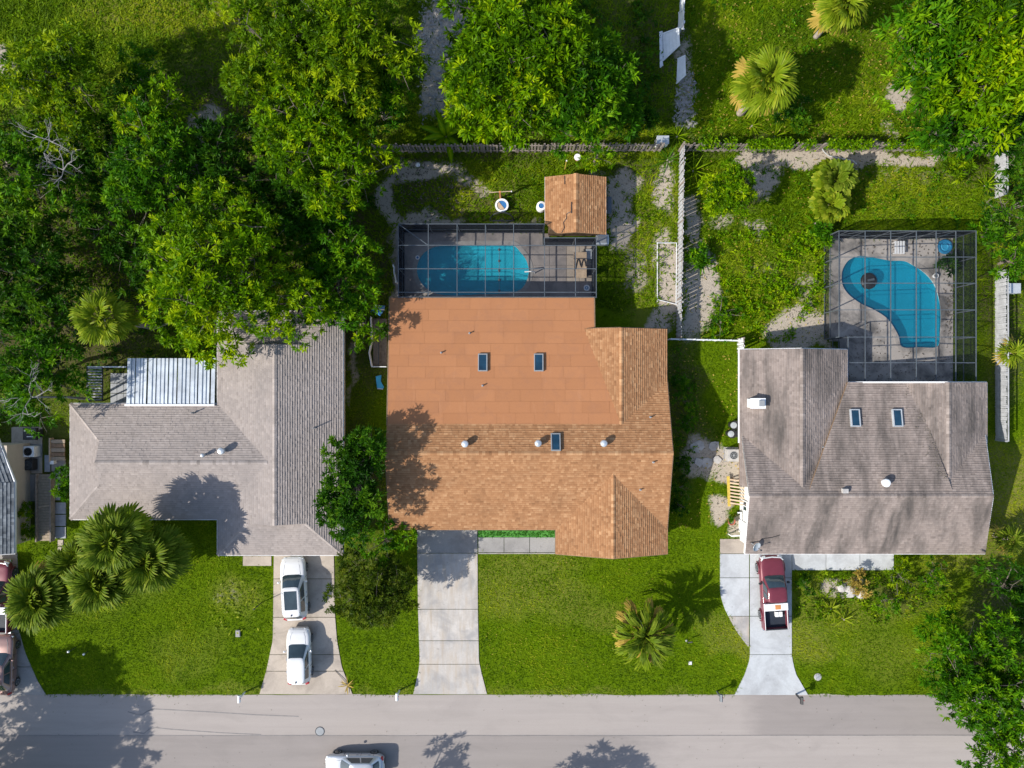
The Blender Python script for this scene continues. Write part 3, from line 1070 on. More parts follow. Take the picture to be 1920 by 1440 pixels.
class Roof:
    def __init__(s, house, mat, course=0.17, seed=1, contrast=1.0):
        s.house, s.mat, s.course, s.seed, s.con = house, mat, course, seed, contrast
        s.deck, s.sh, s.cap, s.fas = MB(), MB(), MB(), MB()

    def plane(s, poly, drop=0.14):
        s.seed += 1
        fan_plane(s.deck, poly, drop)
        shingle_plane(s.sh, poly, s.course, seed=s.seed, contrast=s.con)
        return s

    def ridge(s, a, b, w=0.3):
        ridge_caps(s.cap, a, b, w, seed=s.seed)
        return s

    def fascia(s, a, b, drop=0.09, w=0.10):
        a, b = Vector(a), Vector(b)
        s.fas.bar(a - Vector((0, 0, drop)), b - Vector((0, 0, drop)), w, 0.17)
        return s

    def done(s, fmat='paint_white', capmat=None):
        rf = s.deck.build('roof', 'wood_brown', s.house)
        rf['_base'] = s.house['_base']
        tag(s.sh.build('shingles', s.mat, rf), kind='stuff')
        if s.cap.v:
            tag(s.cap.build('ridge_caps', capmat or s.mat, rf), kind='stuff')
        if s.fas.v:
            s.fas.build('fascia', fmat, s.house)
        return rf


def wing_y(R, x0, x1, y0, y1, ze0, ze1, zr, xr=None, d0=0.0, d1=0.0):
    """gabled wing whose ridge runs along Y; d0/d1 = hip depth of a half-hip at either end"""
    xr = (x0 + x1) / 2 if xr is None else xr
    for xe, ze in ((x0, ze0), (x1, ze1)):
        s = (zr - ze) / abs(xr - xe)
        sg = 1 if xr > xe else -1
        P = [(xe, y0, ze)]
        P += [(xe, y1, ze)]
        if d1:
            P += [(xe + sg * d1, y1 - d1, ze + s * d1)]
        P += [(xr, y1 - d1, zr), (xr, y0 + d0, zr)]
        if d0:
            P += [(xe + sg * d0, y0 + d0, ze + s * d0)]
        R.plane(P)
        R.fascia((xe, y0, ze), (xe, y1, ze))
    s = (zr - ze0) / abs(xr - x0)
    for d, ye, sg in ((d0, y0, 1), (d1, y1, -1)):
        if d:
            R.plane([(x0, ye, ze0), (x1, ye, ze1), (x1 - d, ye + sg * d, ze1 + s * d), (x0 + d, ye + sg * d, ze0 + s * d)])
            R.fascia((x0, ye, ze0), (x1, ye, ze1))
            R.ridge((x0, ye, ze0), (x0 + d, ye + sg * d, ze0 + s * d))
            R.ridge((x1, ye, ze1), (x1 - d, ye + sg * d, ze1 + s * d))
            R.deck.add([(x0 + d, ye + sg * (d + .06), ze0 + s * d - .1), (x1 - d, ye + sg * (d + .06), ze1 + s * d - .1), (xr, ye + sg * (d + .06), zr - .1)], [(0, 1, 2) if sg > 0 else (0, 2, 1)])
    R.ridge((xr, y0 + d0, zr), (xr, y1 - d1, zr))


def wing_x(R, x0, x1, y0, y1, ze0, ze1, zr, yr=None, d0=0.0):
    yr = (y0 + y1) / 2 if yr is None else yr
    for ye, ze in ((y0, ze0), (y1, ze1)):
        s = (zr - ze) / abs(yr - ye)
        sg = 1 if yr > ye else -1
        P = [(x0, ye, ze), (x1, ye, ze), (x1, yr, zr), (x0 + d0, yr, zr)]
        if d0:
            P += [(x0 + d0, ye + sg * d0, ze + s * d0)]
        R.plane(P)
        R.fascia((x0, ye, ze), (x1, ye, ze))
    if d0:
        s = (zr - ze0) / abs(yr - y0)
        R.plane([(x0, y0, ze0), (x0, y1, ze1), (x0 + d0, y1 - d0, ze1 + s * d0), (x0 + d0, y0 + d0, ze0 + s * d0)])
        R.fascia((x0, y0, ze0), (x0, y1, ze1))
        R.ridge((x0, y0, ze0), (x0 + d0, y0 + d0, ze0 + s * d0))
        R.ridge((x0, y1, ze1), (x0 + d0, y1 - d0, ze1 + s * d0))
        R.deck.add([(x0 + d0 + .06, y0 + d0, ze0 + s * d0 - .1), (x0 + d0 + .06, y1 - d0, ze1 + s * d0 - .1), (x0 + d0 + .06, yr, zr - .1)], [(0, 2, 1)])
    R.ridge((x0 + d0, yr, zr), (x1, yr, zr))


def turbine(parent, x, y, z, r=0.17, mat='galvanised', h=0.42):
    mb = MB()
    mb.lathe([(r * .75, -.2), (r * .75, h * .45)], (x, y, z), 16)
    o = mb.build('roof_vent', mat, parent)
    o['_base'] = parent['_base']
    mb = MB()
    mb.lathe([(r * .8, h * .45), (r * 1.25, h * .52), (r * 1.3, h * .85), (r * 1.05, h * 1.0), (r * .3, h * 1.08)], (x, y, z), 20)
    mb.build('vent_cap', mat, o, smooth=False)
    return o


def pipe(parent, x, y, z, h=0.4, r=0.045):
    mb = MB()
    mb.tube([(x, y, z - .15), (x, y, z + h)], r, 9)
    mb.lathe([(r * 2.2, -.02), (r * 1.2, .09)], (x, y, z), 10)
    return mb.build('vent_pipe', 'grey_plastic', parent)


def skylight(parent, x, y, z, w, l, slope, frame='dark_metal'):
    """raised curb with a glass pane; slope = rise per metre along +Y"""
    a = math.atan(slope)
    M = Matrix.Translation((x, y, z)) @ Matrix.Rotation(a, 4, 'X')
    fr = MB()
    for sx, sy, cx, cy in ((w, .07, 0, l / 2 - .035), (w, .07, 0, -l / 2 + .035), (.07, l - .14, w / 2 - .035, 0), (.07, l - .14, -w / 2 + .035, 0)):
        b = MB()
        b.box((cx, cy, .06), (sx, sy, .26))
        fr.add([M @ Vector(p) for p in b.v], b.f)
    o = fr.build('skylight', frame, parent)
    o['_base'] = parent['_base']
    g = MB()
    b = MB()
    b.box((0, 0, .14), (w - .14, l - .14, .03))
    g.add([M @ Vector(p) for p in b.v], b.f)
    g.build('pane', 'glass_skylight', o)
    return o


def window(parent, c, w, h, normal='S', name='window'):
    """framed window standing proud of a wall; normal = side the window looks to"""
    c = Vector(c)
    d = {'S': Vector((0, -1, 0)), 'N': Vector((0, 1, 0)), 'E': Vector((1, 0, 0)), 'W': Vector((-1, 0, 0))}[normal]
    s = Vector((-d.y, d.x, 0))
    mb = MB()
    for a, b in (((-w / 2, -h / 2), (w / 2, -h / 2)), ((-w / 2, h / 2), (w / 2, h / 2)), ((-w / 2, -h / 2), (-w / 2, h / 2)), ((w / 2, -h / 2), (w / 2, h / 2)), ((0, -h / 2), (0, h / 2))):
        mb.bar(c + s * a[0] + Vector((0, 0, a[1])) + d * .03, c + s * b[0] + Vector((0, 0, b[1])) + d * .03, 0.07)
    o = mb.build(name, 'paint_white', parent)
    o['_base'] = parent['_base']
    g = MB()
    p = c + d * .02
    g.add([p - s * w / 2 - Vector((0, 0, h / 2)), p + s * w / 2 - Vector((0, 0, h / 2)), p + s * w / 2 + Vector((0, 0, h / 2)), p - s * w / 2 + Vector((0, 0, h / 2))], [(0, 1, 2, 3)])
    g.build('pane', 'glass_window', o)


def garage_door(parent, c, w, h):
    c = Vector(c)
    mb = MB()
    for k in range(4):
        mb.box((c.x, c.y - .03, h * (k + .5) / 4), (w, .05, h / 4 - .02))
    mb.build('garage_door', 'paint_white', parent)


def door(parent, c, w=0.95, h=2.05, ry=0.0, mat='paint_white'):
    mb = MB()
    mb.box((c[0], c[1], h / 2), (w if not ry else .06, .06 if not ry else w, h))
    o = mb.build('door', mat, parent)
    o['_base'] = parent['_base']
    mb = MB()
    mb.box((c[0] + (.35 if not ry else -.06), c[1] - (.06 if not ry else .35), 1.0), (.06, .06, .06))
    mb.build('handle', 'chrome', o)


# ------------------------------------------------------------------ house with the tan and grey cross-gabled roof (west)
hA = thing('house', (-20, -5, 0), 'grey shingled house with half-hipped ends behind two white cars', 'house')
wall_block(hA, [(-20.6, -11.7), (-12.5, -11.7), (-12.5, 4.7), (-20.6, 4.7)], 2.55, 'stucco_tan')
wall_block(hA, [(-31.0, -9.2), (-20.62, -9.2), (-20.62, -1.9), (-31.0, -1.9)], 2.55, 'stucco_tan')
garage_door(hA, (-15.6, -11.72, 0), 4.6, 2.2)
window(hA, (-24, -9.22, 1.4), 1.6, 1.2)
window(hA, (-28, -9.22, 1.4), 1.6, 1.2)
window(hA, (-12.47, -4, 1.4), 1.2, 1.1, 'E')
window(hA, (-12.47, 1, 1.4), 1.2, 1.1, 'E')
door(hA, (-21.6, -9.24))
R = Roof(hA, 'shingle_grey', 0.165, 10, 0.6)
wing_y(R, -21.0, -12.06, -12.2, 5.2, 2.6, 2.6, 4.1, -16.43, 2.4, 2.45)
wing_x(R, -31.5, -17.0, -9.65, -1.4, 2.6, 2.6, 3.95, -5.45, 2.55)
R.done('paint_white')
p = W(417, 845, 3.9)
turbine(hA, p.x, p.y, 3.72, 0.19, 'galvanised', .5)
p = W(383, 853, 3.9)
turbine(hA, p.x, p.y, 3.82, 0.11, 'galvanised', .42)
for x, y, z, h in ((362, 774, 3.0, .38), (590, 802, 3.3, .55), (461, 697, 3.0, .3)):
    p = W(x, y, z)
    pipe(hA, p.x, p.y, z - .05, h, .04)

# metal patio cover, one roofing panel after the other
pc = thing('patio_cover', W(320, 714), 'shiny ribbed metal patio cover joined to the grey house', 'patio cover')
xa, xb = W(238, 0, 2.55).x, W(403, 0, 2.55).x
npan = 21
pw = (xb - xa) / npan
proto = None
for i in range(npan):
    x = xa + pw * (i + .5)
    if proto is None:
        mb = MB()
        y0, y1, z0, z1 = -1.48, 1.84, 2.68, 2.50
        for (xl, xr, dz) in ((-pw / 2, pw / 2 - .085, 0), (pw / 2 - .085, pw / 2 - .004, .055)):
            mb.add([(xl, y0, z0 + dz), (xr, y0, z0 + dz), (xr, y1, z1 + dz), (xl, y1, z1 + dz), (xl, y0, z0 - .03), (xr, y0, z0 - .03), (xr, y1, z1 - .03), (xl, y1, z1 - .03)],
                   [(0, 1, 2, 3), (7, 6, 5, 4), (0, 4, 5, 1), (1, 5, 6, 2), (2, 6, 7, 3), (3, 7, 4, 0)])
        proto = mb.build('roof_panel', 'galvanised', pc, loc=(0, 0, 0), base=(0, pc.location.y, 0))
        o = proto
    else:
        o = proto.copy()
        COL.objects.link(o)
    o.location = (x - pc.location.x, 0, random.uniform(-.008, .008))
    o.rotation_euler = (0, R_(random.uniform(-1.5, 1.5)), 0)
mb = MB()
mb.box(((xa + xb) / 2, -1.50, 2.70), (xb - xa + .1, .12, .16))
mb.build('gutter', 'paint_white', pc)
for x in (xa + .1, (xa + xb) / 2, xb - .1):
    mb = MB()
    mb.box((x, 1.75, 1.22), (.09, .09, 2.44))
    mb.build('post', 'paint_white', pc)

pg = thing('pergola', W(200, 722), 'small dark slatted pergola between metal cover and trees', 'pergola')
p0, p1 = W(163, 688, 2.1), W(236, 752, 2.1)
for k in range(12):
    y = p0.y + (p1.y - p0.y) * (k + .5) / 12
    mb = MB()
    mb.box(((W(165, 0, 2.1).x + W(191, 0, 2.1).x) / 2, y, 2.1), (1.0, .09, .05), rx=.3)
    mb.build('slat', 'grey_plastic', pg)
for a, b in (((p0.x, p0.y), (p1.x, p0.y)), ((p0.x, p0.y), (p0.x, p1.y)), ((W(191, 0, 2.1).x, p0.y), (W(191, 0, 2.1).x, p1.y))):
    mb = MB()
    mb.bar((*a, 2.05), (*b, 2.05), .09)
    mb.build('beam', 'paint_white' if a[1] == b[1] else 'dark_metal', pg)
for x, y in ((p0.x, p0.y), (p0.x, p1.y), (p1.x, p0.y)):
    mb = MB()
    mb.box((x, y, 1.0), (.09, .09, 2.0))
    mb.build('post', 'dark_metal', pg)
pt = thing('patio', W(222, 730), 'patio', 'patio', kind='structure')
for i in range(3):
    for j in range(3):
        mb = MB()
        mb.prism(px(rect(208 + i * 12.4, 700 + j * 19, 219.6 + i * 12.4, 718 + j * 19)), -.03, .05 + random.uniform(0, .01))
        mb.build('paver', 'paver_grey', pt)

# ------------------------------------------------------------------ house with the brown roof (middle)
hB = thing('house', (1, -4, 0), 'house with brown shingles and a flat terracotta sheet roof behind', 'house')
wall_block(hB, [(-8.3, -9.9), (10.6, -9.9), (10.6, -.2), (-8.3, -.2)], 2.5, 'stucco_tan')
wall_block(hB, [(-8.3, -.15), (5.5, -.15), (5.5, 5.7), (-8.3, 5.7)], 2.5, 'stucco_tan')
wall_block(hB, [(5.55, -.15), (10.6, -.15), (10.6, 3.5), (5.55, 3.5)], 2.5, 'stucco_tan')
wall_block(hB, [(3.6, -11.6), (10.6, -11.6), (10.6, -9.95), (3.6, -9.95)], 2.5, 'stucco_tan')
garage_door(hB, (-4.9, -9.92, 0), 4.4, 2.2)
window(hB, (7, -11.62, 1.4), 2.0, 1.2)
window(hB, (.6, -9.92, 1.4), 1.5, 1.2)
window(hB, (10.63, -5, 1.4), 1.2, 1.1, 'E')
window(hB, (10.63, 1, 1.4), 1.2, 1.1, 'E')
window(hB, (-8.33, -2, 1.4), 1.2, 1.1, 'W')
window(hB, (-2, 5.73, 1.2), 2.4, 1.9, 'N', 'sliding_door')
door(hB, (2.6, -9.94))
R = Roof(hB, 'shingle_brown', 0.165, 40, 0.75)
ZR, YR = 4.45, -4.76
R.plane([(-8.72, -10.38, 2.6), (11.06, -10.38, 2.6), (11.06, YR, ZR), (-8.72, YR, ZR)])
sl = (ZR - 2.6) / 5.06
R.plane([(-8.72, -2.7, ZR - sl * 2.06), (7.7, -2.7, ZR - sl * 2.06), (7.7, .3, 2.6), (11.06, .3, 2.6), (11.06, YR, ZR), (-8.72, YR, ZR)])
R.ridge((-8.72, YR, ZR), (11.06, YR, ZR))
R.fascia((-8.72, -10.38, 2.6), (3.2, -10.38, 2.6)).fascia((11.06, -10.38, 2.6), (11.06, YR, ZR)).fascia((11.06, .3, 2.6), (11.06, YR, ZR)).fascia((-8.72, -10.38, 2.6), (-8.72, YR, ZR))
# rear wing
R.plane([(7.62, 3.92, 3.76), (7.62, -2.86, 3.76), (5.09, 3.92, 2.985)])
R.plane([(7.62, 3.92, 3.76), (7.62, -2.9, 3.76), (11.03, -2.9, 2.64), (11.03, 3.92, 2.64)])
R.ridge((7.62, 3.92, 3.76), (7.62, -2.8, 3.76))
R.fascia((7.62, 3.92, 3.72), (11.03, 3.92, 2.6)).fascia((7.62, 3.92, 3.72), (5.09, 3.92, 2.94)).fascia((11.03, 3.92, 2.64), (11.03, .3, 2.64))
# front wing
R.plane([(7.03, -12.12, 3.95), (7.03, -6.2, 3.95), (3.12, -6.2, 2.6), (3.12, -12.12, 2.6)])
R.plane([(7.03, -12.12, 3.95), (7.03, -6.2, 3.95), (11.08, -6.2, 2.6), (11.08, -12.12, 2.6)])
R.ridge((7.03, -12.12, 3.95), (7.03, -6.1, 3.95))
R.fascia((7.03, -12.12, 3.9), (3.12, -12.12, 2.56)).fascia((7.03, -12.12, 3.9), (11.08, -12.12, 2.56)).fascia((3.12, -12.12, 2.6), (3.12, -10.38, 2.6)).fascia((11.08, -12.12, 2.6), (11.08, -10.38, 2.6))
R.done('wood_brown')
# low rear roof, laid in rolled sheets
zlo = lambda y: 3.755 - (y + 2.86) * 0.1126
mb = MB()
fan_plane(mb, [(-8.66, -2.9, zlo(-2.9)), (7.6, -2.9, zlo(-2.9)), (5.1, 3.85, zlo(3.85)), (5.8, 3.85, zlo(3.85)), (5.8, 6.1, zlo(6.1)), (-8.66, 6.1, zlo(6.1))], 0.2)
lowroof = mb.build('low_roof', 'cap_sheet', hB)
lowroof['_base'] = hB['_base']
rows = 11
rh = (6.12 + 2.84) / rows
for r_ in range(rows):
    ya, yb = -2.84 + r_ * rh, -2.84 + (r_ + 1) * rh
    xend = 5.82 if yb > 3.95 else min(7.58, 7.62 - (yb + 2.86) / 6.76 * 2.53 + .35)
    x = -8.68
    first = True
    while x < xend - .05:
        w = random.uniform(1.3, 2.1) * (random.uniform(.4, 1) if first else 1)
        first = False
        xe = min(x + w, xend)
        if xend - xe < .4:
            xe = xend
        h = random.uniform(.010, .018)
        g = 0.004
        mb = MB()
        q = [(x + g, ya + g), (xe - g, ya + g), (xe - g, yb - g + .0), (x + g, yb - g)]
        j = [random.uniform(-.004, .004) for _ in range(4)]
        mb.add([(a, b, zlo(b) + h + jj) for (a, b), jj in zip(q, j)] + [(a, b, zlo(b) - .005) for a, b in q],
               [(0, 1, 2, 3), (0, 4, 5, 1), (1, 5, 6, 2), (2, 6, 7, 3), (3, 7, 4, 0)])
        mb.build('roof_sheet', 'cap_sheet', lowroof)
        x = xe
mb = MB()
mb.bar((-8.72, 6.16, zlo(6.1) - .08), (5.86, 6.16, zlo(6.1) - .08), .10, .16)
mb.bar((-8.72, 6.1, zlo(6.1) - .06), (-8.72, -2.9, zlo(-2.9) - .06), .07, .16)
mb.bar((5.86, 6.1, zlo(6.1) - .06), (5.86, 3.9, zlo(3.9) - .06), .07, .16)
mb.build('gutter', 'wood_brown', hB)
for x, y in ((905, 680), (1010, 680)):
    p = W(x, y, 3.4)
    skylight(hB, p.x, p.y, zlo(p.y), .66, 1.24, -0.1126, 'grey_plastic')
zb = lambda y: ZR - sl * (y - YR)
p = W(1042, 830, 4.3)
skylight(hB, p.x, p.y, zb(p.y), .66, 1.24, -sl, 'grey_plastic')
for x, y in ((872, 832), (1009, 831), (1132, 831)):
    p = W(x, y, 4.45)
    turbine(hB, p.x, p.y, zb(p.y) + .02, .19, 'galvanised', .46)
for x, y in ((880, 624), (827, 661), (905, 723)):
    p = W(x, y, 3.35)
    pipe(hB, p.x, p.y, zlo(p.y), .26)
for x, y in ((1222, 783), (1224, 866), (1203, 920)):
    p = W(x, y, 4.1)
    zz = zb(p.y) if p.y > YR else ZR - (YR - p.y) * .3292
    pipe(hB, p.x, p.y, zz, .28)

# ------------------------------------------------------------------ house with the stained grey roof (east)
hC = thing('house', (25, -5, 0), 'house with stained grey shingles and white chimney beside the red pickup', 'house')
wall_block(hC, [(17.08, -11.7), (33.2, -11.7), (33.2, -3.7), (17.08, -3.7)], 2.5, 'stucco_white')
wall_block(hC, [(17.06, -3.65), (23.2, -3.65), (23.2, 2.0), (17.06, 2.0)], 2.5, 'stucco_white')
wall_block(hC, [(23.25, -3.65), (33.2, -3.65), (33.2, -.2), (23.25, -.2)], 2.5, 'stucco_white')
garage_door(hC, (19.4, -11.72, 0), 3.0, 2.2)
window(hC, (25.5, -11.72, 1.4), 1.8, 1.2)
window(hC, (30, -11.72, 1.4), 1.8, 1.2)
window(hC, (17.04, -8.9, 1.4), .7, .9, 'W')
window(hC, (17.02, .5, 1.4), 1.2, 1.0, 'W')
door(hC, (17.03, -10.6), ry=1)
window(hC, (27, -.17, 1.2), 2.4, 1.9, 'N', 'sliding_door')
R = Roof(hC, 'shingle_stained', 0.165, 70, 0.7)
CR, CZ = -7.71, 4.36
R.plane([(16.62, -12.1, 2.6), (33.75, -12.1, 2.6), (33.12, CR, CZ), (16.35, CR, CZ)])
R.plane([(16.35, -3.3, 2.6), (33.7, -3.3, 2.6), (33.12, CR, CZ), (16.35, CR, CZ)])
R.ridge((16.35, CR, CZ), (33.12, CR, CZ), .26)
R.fascia((16.62, -12.1, 2.6), (33.75, -12.1, 2.6)).fascia((16.62, -12.1, 2.6), (16.4, CR, CZ)).fascia((16.4, -3.3, 2.6), (16.4, CR, CZ)).fascia((33.7, -12.1, 2.6), (33.12, CR, CZ)).fascia((33.7, -3.3, 2.6), (33.12, CR, CZ))
zc = lambda y: 4.24 - (y + 7.4) * .165
R.plane([(20.5, -7.35, zc(-7.35)), (30.4, -7.35, zc(-7.35)), (28.25, .12, zc(.12)), (23.75, .12, zc(.12))])
# rear west wing
R.plane([(16.2, 2.45, 2.68), (16.2, -7.3, 2.68), (20.1, -7.3, 4.12), (20.1, 2.45, 4.12)])
R.plane([(23.85, 2.45, 2.72), (23.85, -7.3, 2.72), (20.1, -7.3, 4.12), (20.1, 2.45, 4.12)])
R.ridge((20.1, 2.45, 4.12), (20.1, -7.2, 4.12), .34)
R.fascia((16.2, 2.45, 2.68), (16.2, -4.2, 2.68)).fascia((16.2, 2.45, 2.64), (20.1, 2.45, 4.08)).fascia((23.85, 2.45, 2.68), (20.1, 2.45, 4.08)).fascia((23.85, 2.45, 2.72), (23.85, .1, 2.72))
# rear east wing
R.plane([(30.3, .12, 3.98), (30.3, -6.9, 3.98), (27.75, -6.9, 2.98), (27.75, .12, 2.98)])
R.plane([(30.3, .12, 3.98), (30.3, -6.9, 3.98), (33.85, -6.9, 2.62), (33.85, .12, 2.62)])
R.ridge((30.3, .12, 3.98), (30.3, -6.6, 3.98), .34)
R.fascia((33.85, .12, 2.62), (33.85, -4.2, 2.62)).fascia((30.3, .12, 3.94), (33.85, .12, 2.58)).fascia((30.3, .12, 3.94), (23.9, .12, 2.9))
R.done('paint_white')
for x, y in ((1603, 784), (1682, 784)):
    p = W(x, y, 3.5)
    skylight(hC, p.x, p.y, zc(p.y) + .02, .66, 1.22, -.165, 'paint_aluminium')
p = W(1660, 905, 4.4)
turbine(hC, p.x, p.y, zc(p.y) + .02, .22, 'paint_white', .5)
p = W(1583, 920, 4.3)
mb = MB()
mb.box((p.x, p.y, zc(p.y) + .14), (.36, .3, .34))
mb.build('roof_box', 'stone_pale', hC)
for x, y, z in ((1812, 888, 3.5), (1542, 838, 3.5), (1536, 868, 3.5)):
    p = W(x, y, z)
    pipe(hC, p.x, p.y, z - .12, .3)
# chimney
p = W(1417, 756, 3.3)
zz = 2.68 + (p.x - 16.2) * .369
mb = MB()
mb.box((p.x, p.y, zz + .2), (.95, .62, 1.0))
ch = mb.build('chimney', 'stucco_white', hC, bevel=.02)
ch['_base'] = hC['_base']
mb = MB()
mb.box((p.x, p.y, zz + .735), (1.06, .72, .07))
mb.build('chimney_cap', 'paint_white', ch)
mb = MB()
mb.box((p.x + .22, p.y, zz + .84), (.36, .42, .16))
mb.build('flue', 'grey_plastic', ch)
# satellite dish with its mast on the front slope
p = W(1412, 1021, 3.0)
zz = CZ - (CR - p.y) * .401
dish = thing('satellite_dish', (p.x, p.y, zz), 'blue grey satellite dish standing on the roof edge of the grey house', 'satellite dish')
mb = MB()
mb.tube([(p.x - .1, p.y + .1, zz - .02), (p.x - .05, p.y + .05, zz + .35)], .03, 8)
mb.build('mast', 'galvanised', dish)
mb = MB()
n_ = Vector((.45, -.35, .8)).normalized()
rot = n_.to_track_quat('Z', 'Y').to_matrix().to_4x4()
rot.translation = Vector((p.x + .08, p.y - .05, zz + .45))
b = MB()
b.lathe([(.02, 0), (.2, .03), (.34, .10), (.345, .085), (.2, .01)], (0, 0, 0), 20)
mb.add([rot @ Vector(v) for v in b.v], b.f)
mb.build('reflector', 'float_blue' if False else 'paint_aluminium', dish)
mb = MB()
mb.bar(rot @ Vector((0, -.3, .05)), rot @ Vector((0, -.05, .45)), .03)
mb.box(rot @ Vector((0, -.05, .47)), (.09, .09, .12))
mb.build('feed_arm', 'dark_metal', dish)
mb = MB()
cab = []
for x, y in ((1408, 1018), (1425, 1016), (1432, 1010), (1448, 1008), (1462, 1003)):
    q = W(x, y, 3.2)
    cab.append((q.x, q.y, CZ - (CR - q.y) * .401 + .05))
mb.tube(cab, .025, 5)
mb.build('cable', 'black_plastic', dish)

# ------------------------------------------------------------------ slate roof at the west edge
hD = thing('house', (-40, -8, 0), 'neighbouring house with dark slate coloured ribbed roof at the picture edge', 'house')
wall_block(hD, [(-46, -11.7), (-36.1, -11.7), (-36.1, -4.4), (-46, -4.4)], 2.5, 'stucco_tan')
R = Roof(hD, 'shingle_slate', 0.24, 90, 1.0)
R.plane([(-35.5, -12.1, 2.6), (-35.5, -7.0, 2.6), (-41.0, -7.0, 4.4), (-41.0, -12.1, 4.4)])
R.plane([(-35.6, -7.0, 2.6), (-36.7, -3.9, 2.6), (-41.0, -3.9, 4.0), (-41.0, -7.0, 4.38)])
R.plane([(-46.5, -12.1, 2.6), (-46.5, -3.9, 2.6), (-41.0, -3.9, 4.1), (-41.0, -12.1, 4.4)])
R.fascia((-35.5, -12.1, 2.6), (-35.5, -7.0, 2.6)).fascia((-35.5, -7.0, 2.6), (-36.7, -3.9, 2.6)).fascia((-35.5, -12.1, 2.56), (-41, -12.1, 4.34))
R.done('paint_white')

# ------------------------------------------------------------------ garden shed with the broken corner
sh = thing('shed', (4.55, 12.8, 0), 'wooden garden shed with brown shingled gable roof and a broken corner', 'shed')
wall_block(sh, [(2.7, 11.1), (6.45, 11.1), (6.45, 14.55), (2.7, 14.55)], 2.15, 'wood_brown')
R = Roof(sh, 'shingle_brown', 0.15, 120, 0.9)
R.plane([(2.38, 11.55, 2.2), (2.38, 14.88, 2.2), (4.53, 14.88, 3.0), (4.53, 10.74, 3.0), (3.55, 10.74, 2.635), (3.2, 10.78, 2.505)], .1)
R.plane([(6.75, 10.74, 2.2), (6.75, 14.88, 2.2), (4.53, 14.88, 3.0), (4.53, 10.74, 3.0)], .1)
R.ridge((4.53, 10.74, 3.0), (4.53, 14.88, 3.0), .34)
R.fascia((6.75, 10.74, 2.2), (6.75, 14.88, 2.2), .06, .05).fascia((2.38, 11.55, 2.2), (2.38, 14.88, 2.2), .06, .05)
R.done('paint_white')
mb = MB()
mb.add([(2.42, 11.5, 2.16), (3.3, 10.8, 2.5), (3.35, 11.5, 2.5)], [(0, 1, 2), (2, 1, 0)])
mb.build('bare_deck', 'wood_weathered', sh)
mb = MB()
for pts in ([(3.52, 10.76), (3.72, 11.1), (3.66, 11.5), (3.86, 11.75), (3.90, 12.1), (4.15, 12.2)],):
    zf = lambda x: 2.2 + (x - 2.38) / 2.15 * .8 + .045
    P = [Vector((a, b, zf(a))) for a, b in pts]
    for a, b in zip(P, P[1:]):
        mb.bar(a, b, .05, .02)
mb.bar((4.22, 12.1, 2.93), (4.22, 12.9, 2.93), .07, .03)
mb.bar((3.75, 14.2, 2.77), (3.75, 14.8, 2.77), .06, .03)
mb.build('crack', 'black_plastic', sh)
door(sh, (4.4, 14.58), mat='wood_brown')

# ------------------------------------------------------------------ screen cages over the pools
def cage(name, label, xs, ys, zx, cells, walls, framemat, base_z=0.06, shade=0.045, cross=()):
    """xs, ys: grid lines; zx(x): roof height; cells: set of (i,j) covered; walls: list of ((i,j),(i,j)) edges"""
    c = W((xs[0] + xs[-1]) / 2, (ys[0] + ys[-1]) / 2)
    t = thing(name, c, label, 'pool cage')
    P = lambda i, j: W(xs[i], ys[j], zx(xs[i]))
    edges = set()
    for (i, j) in sorted(cells):
        q = [P(i, j), P(i + 1, j), P(i + 1, j + 1), P(i, j + 1)]
        mb = MB()
        mb.add([p + Vector((0, 0, -.01)) for p in q], [(3, 2, 1, 0)])
        mb.build('screen_panel', 'screen_mesh', t)
        for a, b in (((i, j), (i + 1, j)), ((i, j + 1), (i + 1, j + 1)), ((i, j), (i, j + 1)), ((i + 1, j), (i + 1, j + 1))):
            edges.add((a, b))
    for a, b in sorted(edges):
        mb = MB()
        mb.bar(P(*a), P(*b), shade, .07)
        mb.build('beam', framemat, t)
    posts = set()
    for a, b in walls:
        pa, pb = P(*a), P(*b)
        ga, gb = Vector((pa.x, pa.y, base_z)), Vector((pb.x, pb.y, base_z))
        mb = MB()
        mb.add([ga, gb, pb, pa], [(0, 1, 2, 3)])
        mb.build('screen_panel', 'screen_mesh', t)
        for h in (0.04, 1.0):
            mb = MB()
            mb.bar(ga + Vector((0, 0, h)), gb + Vector((0, 0, h)), .05)
            mb.build('rail', framemat, t)
        posts.add(a)
        posts.add(b)
    for a in sorted(posts):
        p = P(*a)
        mb = MB()
        mb.box((p.x, p.y, (p.z + base_z) / 2), (.07, .07, p.z - base_z))
        mb.build('post', framemat, t)
    for a, b in cross:
        pa, pb = P(*a), P(*b)
        mb = MB()
        mb.bar(Vector((pa.x, pa.y, base_z + .05)), pb, .05)
        mb.build('brace', framemat, t)
    return t


xs = [747, 803, 857, 910, 963, 1021, 1079, 1118]
ys = [420, 446, 460, 504, 548, 557]
cells = {(i, j) for i in range(7) for j in range(5)} - {(5, 0), (6, 0)}
walls = [((i, 0), (i + 1, 0)) for i in range(5)] + [((5, 0), (5, 1)), ((5, 1), (6, 1)), ((6, 1), (7, 1))]
walls += [((0, j), (0, j + 1)) for j in range(5)] + [((7, j), (7, j + 1)) for j in range(1, 5)]
